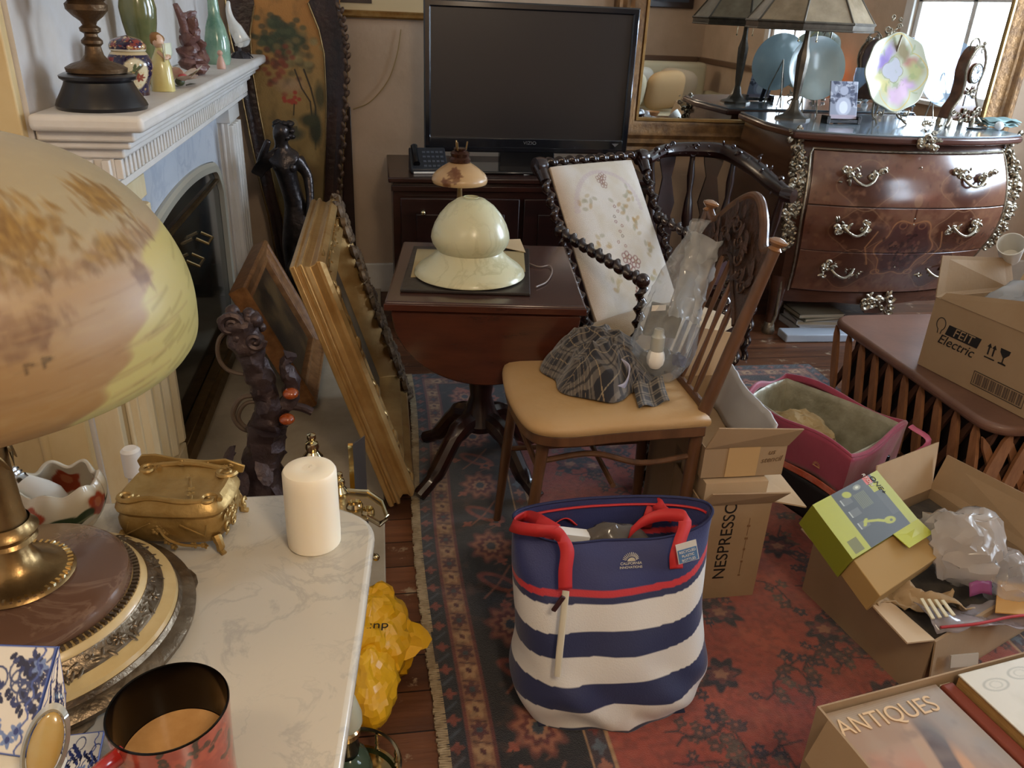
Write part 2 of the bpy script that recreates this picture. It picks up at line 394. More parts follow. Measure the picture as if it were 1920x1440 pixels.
# ---------------------------------------------------------------- room shell
XL, XR, YB, YR, ZC = -1.12, 4.05, 4.25, -2.0, 2.6
b = MB().box((1.4, 1.1, -.05), (5.8, 6.6, .1)); m_plank = M('floor_planks', '74492f', .45, var='4e2f1f', vs=6, vc=.3, stretch=(.6, 5, 1), bump=.15, bs=20, coat=.1)
def plank_nodes(m):
    nt = m.node_tree; N = nt.nodes; L = nt.links; bs = N['Principled BSDF']
    tc = N.new('ShaderNodeTexCoord'); sp = N.new('ShaderNodeSeparateXYZ'); L.new(tc.outputs['Object'], sp.inputs[0])
    a = N.new('ShaderNodeMath'); a.operation = 'MULTIPLY'; a.inputs[1].default_value = 1 / .115; L.new(sp.outputs['Y'], a.inputs[0])
    fl = N.new('ShaderNodeMath'); fl.operation = 'FLOOR'; L.new(a.outputs[0], fl.inputs[0])
    fr = N.new('ShaderNodeMath'); fr.operation = 'FRACT'; L.new(a.outputs[0], fr.inputs[0])
    g = N.new('ShaderNodeMath'); g.operation = 'LESS_THAN'; g.inputs[1].default_value = .035; L.new(fr.outputs[0], g.inputs[0])
    wn = N.new('ShaderNodeTexWhiteNoise'); wn.noise_dimensions = '1D'; L.new(fl.outputs[0], wn.inputs['W'])
    old = bs.inputs['Base Color'].links[0].from_socket
    hs = N.new('ShaderNodeHueSaturation'); L.new(old, hs.inputs['Color'])
    mv = N.new('ShaderNodeMapRange'); mv.inputs['To Min'].default_value = .6; mv.inputs['To Max'].default_value = 1.45; L.new(wn.outputs['Value'], mv.inputs['Value']); L.new(mv.outputs[0], hs.inputs['Value'])
    # old white paint spatters
    tn = N.new('ShaderNodeTexNoise'); tn.inputs['Scale'].default_value = 9; tn.inputs['Detail'].default_value = 8; tn.inputs['Roughness'].default_value = .7; L.new(tc.outputs['Object'], tn.inputs['Vector'])
    rp = N.new('ShaderNodeValToRGB'); rp.color_ramp.elements[0].position = .585; rp.color_ramp.elements[1].position = .66; L.new(tn.outputs['Fac'], rp.inputs['Fac'])
    mx = N.new('ShaderNodeMixRGB'); mx.inputs[2].default_value = (*lin('a48f75'), 1); L.new(rp.outputs['Color'], mx.inputs[0]); L.new(hs.outputs[0], mx.inputs[1])
    m2 = N.new('ShaderNodeMixRGB'); m2.inputs[2].default_value = (*lin('1c0f0a'), 1); L.new(g.outputs[0], m2.inputs[0]); L.new(mx.outputs[0], m2.inputs[1]); L.new(m2.outputs[0], bs.inputs['Base Color'])
plank_nodes(m_plank)
struct('floor', b, m_plank)
struct('ceiling', MB().box((1.4, 1.1, ZC + .05), (5.8, 6.6, .1)), m_ceil)
struct('wall_back', MB().box((1.4, YB + .06, 1.3), (5.8, .12, 2.6)), m_wall)
struct('wall_rear', MB().box((1.4, YR - .06, 1.3), (5.8, .12, 2.6)), m_wall)
b = MB().box((XL - .06, 1.1, 1.3), (.12, 6.3, 2.6)); struct('wall_left', b, m_wallL)
struct('wall_chimney_breast', MB().prism([(XL, 1.93), (-.74, 1.93), (-.74, YB), (XL, YB)], 0, ZC), m_wallL)
# casing board on the near edge of the chimney breast
b = MB().box((-.80, 1.915, 1.3), (.10, .03, 2.6)).box((-.93, 1.92, 1.3), (.16, .02, 2.6)).cyl((-.853, 1.905, 0), (-.853, 1.905, 2.6), .012)
struct('trim_1', b, m_trim, bev=.004)
# right wall with the window opening
wy0, wy1, wz0, wz1 = 2.25, 3.55, .95, 2.3; va, vb = -.15, .85
b = MB()
for y0, y1, z0, z1 in ((YR, va, 0, ZC), (vb, wy0, 0, ZC), (wy1, YB, 0, ZC), (va, vb, 0, wz0), (va, vb, wz1, ZC), (wy0, wy1, 0, wz0), (wy0, wy1, wz1, ZC)):
    b.box((XR + .06, (y0 + y1) / 2, (z0 + z1) / 2), (.12, y1 - y0, z1 - z0))
struct('wall_right', b, m_wall)
for nm, ya, yb in (('window_1', wy0, wy1), ('added_fill_window', va, vb)):  # the second window is added, made to carry a fill light
    b = MB(); ym = (ya + yb) / 2; zm = (wz0 + wz1) / 2
    for y in (ya + .03, yb - .03, ym): b.box((XR + .04, y, zm), (.05, .05, wz1 - wz0))
    for z in (wz0 + .03, wz1 - .03, zm): b.box((XR + .04, ym, z), (.05, yb - ya, .05))
    win = struct(nm, b, m_white, bev=.004)
    part('casing', MB().box((XR - .01, ya - .05, 1.62), (.02, .1, 1.5)).box((XR - .01, yb + .05, 1.62), (.02, .1, 1.5)).box((XR - .01, ym, wz1 + .05), (.02, yb - ya + .2, .1)), m_white, win, bev=.003)
    part('window_sill', MB().box((XR - .04, ym, wz0 - .02), (.1, yb - ya + .2, .03)), m_white, win, bev=.004)
    part('pane', MB().box((XR + .045, ym, zm), (.004, yb - ya, wz1 - wz0)), film('window_glass', 'e8f2ff', .03, .02), win)
for nm, y, x0, x1, ax in (('baseboard_back', YB - .012, -.7, XR, 0), ('baseboard_rear', YR + .012, XL, XR, 0)):
    struct(nm, MB().box(((x0 + x1) / 2, y, .08), (x1 - x0, .024, .16)), m_white, bev=.005)
struct('baseboard_right', MB().box((XR - .012, 1.1, .08), (.024, 6.2, .16)), m_white, bev=.005)
struct('trim_2', MB().box((1.9, YR + .02, .93), (4.2, .04, .06)).box((XR - .02, .1, .93), (.04, 4.2, .06)), M('chair_rail_brown', '6d5440', .5), bev=.008)
# hearth
m_hearth = M('hearth_slab_painted', 'b9ad98', .6, var='a39680', vs=5, bump=.2, bs=25)
struct('trim_3', MB().box((-.379, 2.87, .012), (.722, 2.7, .024)), m_hearth, bev=.004)
# ---------------------------------------------------------------- light
def area(name, loc, rot, sx, sy, w, col):
    l = bpy.data.lights.new(name, 'AREA'); l.shape = 'RECTANGLE'; l.size = sx; l.size_y = sy; l.energy = w; l.color = col
    o = bpy.data.objects.new(name, l); COL.objects.link(o); o.location = loc; o.rotation_euler = rot; return o
area('window_daylight', (XR + .14, (wy0 + wy1) / 2, (wz0 + wz1) / 2), (0, PI / 2, 0), wz1 - wz0, wy1 - wy0, 125, (.66, .82, 1.))
area('added_side_fill', (XR + .14, (va + vb) / 2, (wz0 + wz1) / 2), (0, PI / 2, 0), wz1 - wz0, vb - va, 42, (.66, .82, 1.))  # added cool fill for the room, set behind the added window
def bulb(name, loc, w, col, r=.06):
    l = bpy.data.lights.new(name, 'POINT'); l.energy = w; l.color = col; l.shadow_soft_size = r
    o = bpy.data.objects.new(name, l); COL.objects.link(o); o.location = loc; return o
bulb('ceiling_lamp_light', (.55, -.45, 2.3), 50, (1, .80, .58), .18)
bulb('rear_lamp_light', (-.8, .2, 2.1), 9, (1, .74, .48), .1)
w = bpy.data.worlds.new('world'); SC.world = w; w.use_nodes = True
w.node_tree.nodes['Background'].inputs[0].default_value = (.75, .85, 1, 1); w.node_tree.nodes['Background'].inputs[1].default_value = 5.
vs = SC.view_settings; vs.view_transform = 'Standard'; vs.look = 'None'; vs.gamma = 1; vs.use_curve_mapping = False; vs.exposure = .22
# ---------------------------------------------------------------- rug
def rug():
    x0, x1, y0, y1 = .095, 1.93, .62, 3.12; W, H = x1 - x0, y1 - y0
    c = Cv(int(W / .0042), int(H / .0042), '1c1722', W, H); rd = random.Random(3)
    def border(d0, d1, colr):     # ring band between distances d0..d1 from the edge
        D = np.minimum(np.minimum(c.X, W - c.X), np.minimum(c.Y, H - c.Y)); c.all(((D >= d0) & (D < d1)) * 1., colr)
    D = np.minimum(np.minimum(c.X, W - c.X), np.minimum(c.Y, H - c.Y))
    border(0, .045, '1c1f29'); border(.045, .052, '7a3a30'); border(.052, .100, '9a6a48'); border(.100, .107, '6c2a24')
    border(.107, .30, '120e15'); border(.30, .306, 'b08860'); border(.306, .35, '3c2a30'); border(.35, .356, 'b08860')
    field = D > .356; c.all(field * 1., '9a4130')
    def along(d):                 # points running round the rug at distance d
        return [((d, y), 0) for y in np.arange(d, H - d, .001)]
    def ring(d, step):
        out = []
        for y in np.arange(d + step / 2, H - d, step): out += [(d, y, PI / 2), (W - d, y, PI / 2)]
        for x in np.arange(d + step / 2, W - d, step): out += [(x, d, 0), (x, H - d, 0)]
        return out
    for x, y, a in ring(.022, .075):
        c.ell(x, y, .013, .013, '8c4434', lobes=4, la=.3); c.line([(x - .012 * math.sin(a) + .028 * math.cos(a), y + .028 * math.sin(a) - .012 * math.cos(a)), (x + .012 * math.sin(a) + .05 * math.cos(a), y + .05 * math.sin(a) + .012 * math.cos(a))], .006, '45505a')
    for i, (x, y, a) in enumerate(ring(.076, .058)):
        if i % 4 < 2: c.ell(x, y, .024, .018, 'b98f66', a, lobes=5, la=.25); c.ell(x, y, .01, .006, '5c2220', a + .6)
        else: c.ell(x, y, .021, .018, '5a2426', a, lobes=6, la=.3); c.ell(x, y, .008, .008, '33444c')
        c.line([(x + .028 * math.cos(a) - .018 * math.sin(a), y + .028 * math.sin(a) - .018 * math.cos(a)), (x + .02 * math.cos(a) + .018 * math.sin(a), y + .02 * math.sin(a) + .018 * math.cos(a))], .005, '4a1c1c')
    for i, (x, y, a) in enumerate(ring(.205, .165)):
        if i % 4 < 2:
            for rr, cc in ((.075, '74372c'), (.062, 'a8664a'), (.045, '6c2424'), (.03, 'b9805e'), (.017, '31404e')): c.ell(x, y, rr, rr * .8, cc, a, lobes=9, la=.14)
        else:
            c.ell(x, y, .07, .03, '8c3f2e', a + .9); c.ell(x, y, .05, .015, '2c2630', a + .9); c.line([(x - .05, y - .06), (x, y), (x + .04, y + .07)], .006, '9a5a40')
            c.ell(x + .03, y - .045, .022, .022, 'a0523a', lobes=5, la=.25); c.ell(x + .03, y - .045, .008, .008, '2a3440')
        t = rd.uniform(0, 6); c.ell(x + .075 * math.cos(t), y + .075 * math.sin(t), .016, .012, 'a8543c', t, lobes=4, la=.3)
        c.line([(x + .08 * math.cos(a), y + .08 * math.sin(a)), (x + .1 * math.cos(a) + .03 * math.sin(a), y + .1 * math.sin(a) + .03 * math.cos(a))], .005, '7a4a38')
    for i, (x, y, a) in enumerate(ring(.328, .05)):
        c.ell(x, y, .017, .013, ('9a6048', '6e2a28', '56606a')[i % 3], a, lobes=4, la=.3)
    # field: branching sprays of dark blossoms on red
    def infield(x, y, q=.03): return .356 + q < x < W - .356 - q and .356 + q < y < H - .356 - q
    for k in range(60):
        x, y = rd.uniform(.38, W - .38), rd.uniform(.38, H - .38)
        if infield(x, y, .05): c.ell(x, y, rd.uniform(.04, .11), rd.uniform(.03, .07), rd.choice(('7c2a2a', 'a84530', '6a2030', 'b0523a')), rd.uniform(0, 3), amt=.55, soft=.6)
    for k in range(120):
        x, y = rd.uniform(.38, W - .38), rd.uniform(.38, H - .38)
        if not infield(x, y, .05): continue
        t = rd.uniform(0, 2 * PI); pts = [(x, y)]
        for q in range(5):
            t += rd.uniform(-.8, .8); x += .03 * math.cos(t); y += .03 * math.sin(t)
            if not infield(x, y): break
            pts.append((x, y)); tt = t + rd.choice((-1, 1)) * 1.1; fx, fy = x + .026 * math.cos(tt), y + .026 * math.sin(tt)
            if infield(fx, fy, .01):
                c.line([(x, y), (fx, fy)], .004, '2a1620'); cc = rd.choice(('3a2630', '4d3530', '5c4a40', '2a2434'))
                c.ell(fx, fy, rd.uniform(.012, .02), rd.uniform(.01, .017), cc, tt, lobes=rd.choice((4, 5, 6)), la=.25); c.ell(fx, fy, .006, .005, '8c5040')
        c.line(pts, .005, '24161f')
    for k in range(26):
        x, y = rd.uniform(.4, W - .4), rd.uniform(.4, H - .4)
        if infield(x, y, .06):
            c.ell(x, y, .055, .04, '1f1a28', rd.uniform(0, 3), lobes=7, la=.2); c.ell(x, y, .035, .026, '6a3030', lobes=7, la=.2); c.ell(x, y, .018, .014, '9c6a50', lobes=5, la=.2)
    c.noise('0a0810', 180, 240, .3, .9, .35, 5, 1); c.noise('c08060', 60, 90, .6, .9, .12, 8)
    c.a *= np.where(D < .30, .78, .95)[..., None]; hh = vnoise(c.w, c.h, 10, 14, 4) * .004  # border darkened further: the shade beside the table is put into its colour
    idx = {'h': hh}
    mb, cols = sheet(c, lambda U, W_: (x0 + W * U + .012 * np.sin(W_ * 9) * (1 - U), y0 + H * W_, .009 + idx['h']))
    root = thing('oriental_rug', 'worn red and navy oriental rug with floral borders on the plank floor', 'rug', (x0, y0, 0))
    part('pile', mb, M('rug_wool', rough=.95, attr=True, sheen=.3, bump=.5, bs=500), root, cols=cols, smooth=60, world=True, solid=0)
    part('backing', MB().prism([(x0 + .02, y0 + .01), (x1, y0 + .01), (x1, y1 - .01), (x0 + .02, y1 - .01)], .0005, .008), M('rug_backing', '4a3028', .95), root, world=True)
    e = MB(); n = 420
    for i in range(n):
        y = y0 + H * (i + .5) / n; xx = x0 + .012 * math.sin((y - y0) / H * 9)
        w = .022 + .006 * rd.random(); e.box((xx - w / 2 + .006, y, .008), (w, H / n * .8, .008), rz=rd.uniform(-.2, .2))
    part('selvedge', e, M('rug_fringe_wool', 'b3a081', .95, var='8a775c', vs=30), root, 'frayed cream edge binding', world=True)
rug()
# ================================================================ chimneypiece
def skin_obj(name, joints, edges, mat, root, label=None, world=True, sub=2, disp=0, dscale=20):
    """one continuous body grown over a jointed skeleton; joints: (x, y, z, rx[, ry])"""
    me = bpy.data.meshes.new(name); me.from_pydata([j[:3] for j in joints], edges, [])
    o = part(name, me, mat, root, label, world=world); me.materials.append(mat)
    md = o.modifiers.new('skin', 'SKIN'); me.skin_vertices.new() if not me.skin_vertices else None
    sv = me.skin_vertices[0].data
    for i, j in enumerate(joints): sv[i].radius = (j[3], j[4] if len(j) > 4 else j[3])
    sv[0].use_root = True; md.use_smooth_shade = True
    s2 = o.modifiers.new('sub', 'SUBSURF'); s2.levels = sub; s2.render_levels = sub
    dg = bpy.context.evaluated_depsgraph_get(); nm = bpy.data.meshes.new_from_object(o.evaluated_get(dg), depsgraph=dg)
    o.modifiers.clear(); o.data = nm
    if disp:
        for v in nm.vertices: v.co += mnoise.noise_vector(v.co * dscale) * disp
    nm.polygons.foreach_set('use_smooth', [True] * len(nm.polygons)); nm.update()
    return o
def fireplace():
    y0, y1 = 1.90, 4.07
    r = thing('fireplace_mantel', 'white painted wooden chimneypiece with dentil moulding and arched marble surround', 'fireplace', (-.72, 2.95, 0))
    xb = -.738
    part('mantel_shelf', MB().box(((xb - .505) / 2, (y0 + y1) / 2, 1.182), (-.505 - xb, y1 - y0, .036)), m_white, r, world=True, bev=.012, nseg=3)
    b = MB()
    for z0, z1, x in ((1.140, 1.164, -.535), (1.122, 1.140, -.55), (1.098, 1.122, -.572)):
        b.box(((xb + x) / 2, (y0 + y1) / 2, (z0 + z1) / 2), (x - xb, y1 - y0 - .06 - 2 * (-.535 - x), z1 - z0))
    part('bed_moulding', b, m_white, r, world=True, bev=.006)
    b = MB().box(((xb - .60) / 2, (y0 + y1) / 2, 1.063), (-.60 - xb, y1 - y0 - .15, .07))
    y = y0 + .085
    while y < y1 - .08: b.box((-.592, y, 1.073), (.016, .017, .045)); y += .034
    for x in (-.615, -.65, -.685, -.72): b.box((x, y0 + .068, 1.073), (.017, .016, .045))
    b.box(((xb - .592) / 2, (y0 + y1) / 2, 1.037), (-.592 - xb, y1 - y0 - .13, .016))
    part('dentil_moulding', b, m_white, r, world=True, bev=.002)
    def pil(ya, yb, mt):
        b = MB().box(((xb - .645) / 2, (ya + yb) / 2, .515), (-.645 - xb, yb - ya, 1.03))
        for k in range(4):
            yy = ya + (yb - ya) * (k + .5) / 4; b.cyl((-.645, yy, .2), (-.645, yy, .93), (yb - ya) / 11, n=10)
        b.box(((xb - .63) / 2, (ya + yb) / 2, .09), (-.63 - xb, yb - ya + .02, .15)).box(((xb - .633) / 2, (ya + yb) / 2, .97), (-.633 - xb, yb - ya + .02, .06))
        for x in (-.72, -.695, -.67): b.cyl((x, ya, .17), (x, ya, 1.0), .008, n=8)
        part('pilaster', b, mt, r, world=True, bev=.003)
    pil(1.985, 2.31, m_whiteworn); pil(3.73, 3.97, m_white)
    # flared plinth-side boards on the near return, worn paint
    part('side_board', MB().box((-.765, 1.955, .52), (.17, .03, 1.03)).cyl((-.835, 1.94, 0), (-.835, 1.94, 1.04), .016).cyl((-.79, 1.94, 0), (-.79, 1.94, 1.04), .008), m_whiteworn, r, world=True, bev=.002)
    # arched marble surround
    m_mar = M('grey_marble_slips', 'c3c9d2', .3, var='a2acbc', vs=5, kind='marble')
    def arch(t, a=.68, zc=.853, k=.14, yc=3.0):     # t 0..1 round the opening
        yy = yc - a + 2 * a * t; e = abs(2 * t - 1); return yy, zc - k * (yy - yc) ** 2 - .10 * max(0, e - .8) ** 2 / .04
    n = 40; xs = -.69; b = MB(); vs = []; fs = []
    inn = [(2.34, .02)] + [arch(i / n) for i in range(n + 1)] + [(3.66, .02)]; inn[1] = (2.33, inn[1][1]); 
    m_ = len(inn); out = []
    for i, (yy, zz) in enumerate(inn):
        out.append((2.30, .02) if i == 0 else (3.74, .02) if i == m_ - 1 else (min(max(yy, 2.30), 3.74), 1.03) if 1 < i < m_ - 2 else ((2.30, 1.03) if i == 1 else (3.74, 1.03)))
    for x in (xs, -.735):
        for p, q in zip(inn, out): vs += [(x, *p), (x, *q)]
    for i in range(m_ - 1):
        a = 2 * i; fs += [(a, a + 1, a + 3, a + 2), (a, a + 2, a + 2 + 2 * m_, a + 2 * m_)]
    b.add(vs, fs); part('marble_surround', b, m_mar, r, world=True, smooth=0)
    # brass-framed arched fire screen with dark glass
    ins = [(yy + (3.0 - yy) * .035, zz - .012) for yy, zz in inn]; ins[0] = (ins[0][0], .03); ins[-1] = (ins[-1][0], .03)
    path = [(-.685, yy, zz) for yy, zz in ins]
    part('arch_band', MB().sweep(path, [(-.012, .006), (.0, .014), (.026, .010), (.026, -.01), (-.012, -.01)], up=(1, 0, 0)), M('pale_metal_band', 'b3ad9c', .4, .2), r, 'pale arched band', world=True)
    part('screen_frame', MB().box((-.675, 3.0, .065), (.04, 1.3, .06)).box((-.69, 2.42, .40), (.02, .06, .74)), m_brassd, r, world=True, bev=.003)
    part('screen_glass', MB().prism([(yy, zz) for yy, zz in ins], -.700, -.696, lambda a, b_, c: (c, a, b_)), M('smoked_fire_glass', '17171a', .08, var='3a3c38', vs=3, vc=.5, spec=.8), r, world=True, smooth=0)
    b = MB().box((-.688, 3.0, .728), (.014, 1.32, .012))
    part('screen_bar', b, m_brassd, r, world=True)
    for yy, zz in ((2.93, .563), (3.12, .592)):
        part('screen_handle', MB().tube([(-.69, yy - .045, zz + .02), (-.65, yy - .045, zz), (-.65, yy + .045, zz), (-.69, yy + .045, zz + .02)], .006, 8), m_brass, r, 'brass handle', world=True)
    part('screen_bottom_rail', MB().sweep([(-.66, 2.36, .03), (-.66, 3.62, .03)], [(0, 0), (.02, .0), (.03, .02), (.02, .05), (0, .06)], closed=False), m_brassd, r, world=True)
fireplace()
# ---------------------------------------------------------------- mantel ornaments
Z = 1.2
def mantel_lamp():
    x, y = -.62, 2.03; r = thing('urn_lamp', 'bronze urn lamp on a round black plinth at the near end of the mantel', 'lamp', (x, y, Z))
    part('plinth', MB().lathe([(0, 0), (.093, 0), (.096, .008), (.092, .018), (.082, .035), (.074, .05), (.071, .058), (.079, .064), (.08, .07), (.07, .075), (0, .076)], n=48), M('ebonised_wood', '131216', .28, coat=.3), r)
    part('foot', MB().lathe([(0, .076), (.062, .077), (.064, .086), (.05, .094), (.03, .1), (.02, .112), (.016, .13), (.022, .136), (.022, .142), (.014, .15), (.013, .16)], n=32), m_bronze2, r)
    part('knop', MB().lathe([(.013, .155), (.021, .16), (.022, .167), (.014, .173), (.017, .18), (.03, .19), (.042, .203), (.043, .214), (.036, .22), (.042, .225), (.043, .23)], n=32), m_bronze2, r)
    b = MB().lathe([(.042, .228), (.058, .242), (.075, .262), (.083, .29), (.078, .32), (.05, .35), (.03, .37)], n=40)
    for k in range(10):
        a = k * 2 * PI / 10; p = Vector((math.cos(a) * .075, math.sin(a) * .075, .262)); b.ornate(p, (-math.sin(a), math.cos(a), 0), (0, 0, 1), .04, .04, 5, k, .008)
    part('urn', b, m_bronze2, r)
m_bronze2 = M('antique_bronze', '7a6042', .42, .7, var='3a2a20', vs=16, vc=.3, bump=.3, bs=70)
mantel_lamp()
def jar():
    r = thing('ginger_jar', 'red, navy and gold Imari ginger jar with lid beside the urn lamp', 'jar', (-.625, 2.315, Z))
    c = Cv(180, 90, '2a1f3c', 2 * PI, 1)
    for k in range(4):
        a = k * PI / 2 + .5
        if k % 2 == 0: c.rect(a - .55, a + .55, .08, .85, '7a2320'); c.ell(a, .48, .33, .2, 'c47a52', lobes=8, la=.15); c.ell(a, .48, .2, .12, '8a3526', lobes=6, la=.2); c.ell(a, .48, .09, .05, 'd8a070')
        else: c.ell(a, .5, .62, .34, 'd8cba8'); c.ell(a - .1, .55, .3, .1, '566040', .4, lobes=5, la=.4); c.ell(a + .15, .42, .25, .08, '8a4030', lobes=7, la=.3); c.line([(a - .4, .3), (a, .55), (a + .35, .7)], .04, '4a4438')
    c.noise('c9a468', 60, 30, .72, .78, .6, 4); c.rect(0, 7, 0, .07, '3a1c1c'); c.rect(0, 7, .9, 1, 'c9b48a')
    R = lambda t: spline1([0, .15, .5, .75, .92, 1], [.037, .038, .051, .053, .044, .037], t)
    mb, cols = sheet(c, lambda U, W_: (R(W_) * np.cos(U * 2 * PI), R(W_) * np.sin(U * 2 * PI), .108 * W_))
    part('body', mb, M('porcelain_painted', rough=.12, attr=True, coat=.5), r, cols=cols)
    part('foot_ring', MB().lathe([(.0, .001), (.036, .001), (.037, .004)], n=32), M('porcelain_white', 'd9d4c6', .15), r)
    c = Cv(120, 30, '2c1e38', 2 * PI, 1); c.noise('8a3a30', 30, 6, .5, .6, 1, 3); c.noise('d0b078', 40, 8, .66, .72, 1, 5); c.rect(0, 7, 0, .12, 'd0c6b0')
    mb, cols = sheet(c, lambda U, W_: (spline1([0, .1, .5, .8, 1], [.042, .043, .041, .027, .001], W_) * np.cos(U * 2 * PI), spline1([0, .1, .5, .8, 1], [.042, .043, .041, .027, .001], W_) * np.sin(U * 2 * PI), .106 + .036 * W_))
    part('lid', mb, M('porcelain_painted'), r, cols=cols)
jar()
m_glaze = lambda n, a, b: M(n, a, .12, var=b, vs=9, coat=.6)
solo('olive_vase', 'tall olive green glazed vase against the wall behind the ginger jar', 'vase', MB().lathe([(r_, z + Z) for r_, z in ((0, 0), (.035, 0), (.037, .01), (.03, .05), (.034, .1), (.046, .16), (.05, .2), (.04, .25), (.03, .29), (.045, .33), (.042, .33), (.026, .29))], c=(-.665, 2.62, 0), n=32), m_glaze('olive_glaze', '565c3a', '77764c'))
solo('green_vase', 'bottle shaped green glass vase behind the reddish carved figure', 'vase', MB().lathe([(r_, z + Z) for r_, z in ((0, 0), (.04, 0), (.046, .02), (.046, .08), (.036, .13), (.022, .17), (.018, .24), (.03, .29), (.028, .29), (.015, .24))], c=(-.60, 3.42, 0), n=32), m_glaze('green_glaze', '4c7862', '9ab8a0'))
def fairy():
    r = thing('fairy_figurine', 'porcelain winged child figurine in a pale yellow dress on the mantel', 'figurine', (-.575, 2.42, Z))
    part('gown', MB().lathe([(0, 0), (.03, 0), (.031, .02), (.027, .06), (.02, .085), (.012, .1), (.009, .11), (0, .112)], n=24).displace(.003, 30, 2), m_glaze('fairy_yellow', 'd9cf95', 'c8b870'), r)
    part('head', MB().ball((0, 0, .125), (.015, .015, .018), 16), M('porcelain_flesh', 'd8b49a', .3), r)
    part('hair', MB().ball((-.003, .004, .13), (.018, .018, .018), 14).displace(.004, 60, 1), M('hair_gold', '8d6232', .6), r)
    for s in (-1, 1): part('wing', MB().grid(lambda u, v, s=s: (.012 + .01 * u, s * (.01 + .035 * u), .07 + .05 * v * (1 - .4 * u) + .02 * u), 5, 5), M('wing_cream', 'd9dcc0', .4), r, solid=.002)
    for s in (-1, 1): part('arm', MB().tube(cat([(.0, s * .012, .1), (.018, s * .018, .085), (.022, s * .006, .088)], 4), .005, 8), M('porcelain_flesh'), r)
fairy()
b = MB(); rd = random.Random(4)
b2 = MB()
for k in range(13):
    a = k * 2.4; q = .004 + .0028 * k
    b.leaf((-.565 + q * math.cos(a), 2.57 + q * math.sin(a), Z + .02), (math.cos(a), math.sin(a), .5 + .4 * math.sin(k)), (0, 0, 1), .055, .042, .004)
r = thing('shell_ornament', 'pink and cream flower shaped shell ornament in the middle of the mantel', 'ornament', (-.565, 2.57, Z))
part('petals', b, M('shell_pink', 'cf9e8e', .3, var='e2d8c0', vs=22, vc=.5), r, world=True)
part('leaves', MB().leaf((-.565, 2.53, Z + .004), (.4, -1, .1), (0, 0, 1), .03, .02, .003).leaf((-.55, 2.57, Z + .004), (1, .2, .1), (0, 0, 1), .03, .02, .003).ball((-.565, 2.57, Z + .012), (.014, .014, .012), 10), M('leaf_green', '4a5036', .4), r, world=True)
part('bud', MB().ball((-.55, 2.545, Z + .026), (.014, .012, .01), 12), M('rose_pink', 'b8565a', .3), r, world=True)
b = MB()
for k in range(16):
    t = k / 15; b.ball((-.59 + .018 * math.sin(k * 2.1), 2.92 + .028 * math.cos(k * 1.7), Z + .016 + .16 * t), (.03 * (1 - .55 * t), .036 * (1 - .55 * t), .022), 12)
b.tube([(-.59, 2.90, Z + .1), (-.6, 2.87, Z + .17), (-.61, 2.87, Z + .215)], [.012, .012, .006], 8); b.displace(.012, 26, 5).displace(.005, 75, 9)
solo('stone_carving', 'reddish brown carved soapstone figure group on the mantel', 'carving', b, M('soapstone_red', '5c3c37', .35, var='7c5a52', vs=14, bump=.4, bs=70))
r = thing('cherub_figurine', 'tiny pale pink figurine between the stone carving and the green vase', 'figurine', (-.555, 3.2, Z))
part('body', MB().lathe([(0, 0), (.014, 0), (.016, .015), (.010, .035), (.006, .045)], n=16).displace(.002, 60), M('bisque_pink', 'c99f8c', .4), r)
part('head', MB().ball((0, 0, .053), .010, 12), M('bisque_pink'), r)
r = thing('bird_pitcher', 'white porcelain bird with upright tail on a dark base at the far mantel end', 'figurine', (-.57, 3.78, Z))
mw = M('porcelain_bird_white', 'd4d4ce', .12, coat=.5)
body = skin_obj('body', [(0, .0, .09, .032), (.012, .0, .065, .034), (.018, 0, .042, .024), (-.018, .0, .125, .024), (-.03, .0, .155, .016), (-.034, 0, .19, .012), (-.03, 0, .22, .007)], [(0, 1), (1, 2), (0, 3), (3, 4), (4, 5), (5, 6)], mw, r, world=False)
part('wing', MB().leaf((-.01, -.03, .10), (.3, 0, -1), (0, -1, 0), .06, .035, .006).leaf((-.01, .03, .10), (.3, 0, -1), (0, 1, 0), .06, .035, .006), mw, r)
b = MB().lathe([(0, 0), (.04, 0), (.035, .012), (.02, .025), (0, .03)], n=16)
for k in range(5): a = k * 1.25; b.tube([(0, 0, .012), (.03 * math.cos(a), .03 * math.sin(a), .02), (.048 * math.cos(a), .048 * math.sin(a), .003)], [.006, .005, .003], 6)
part('base', b, M('dark_twig', '2e2a2c', .4, bump=.4), r, 'dark twig base')
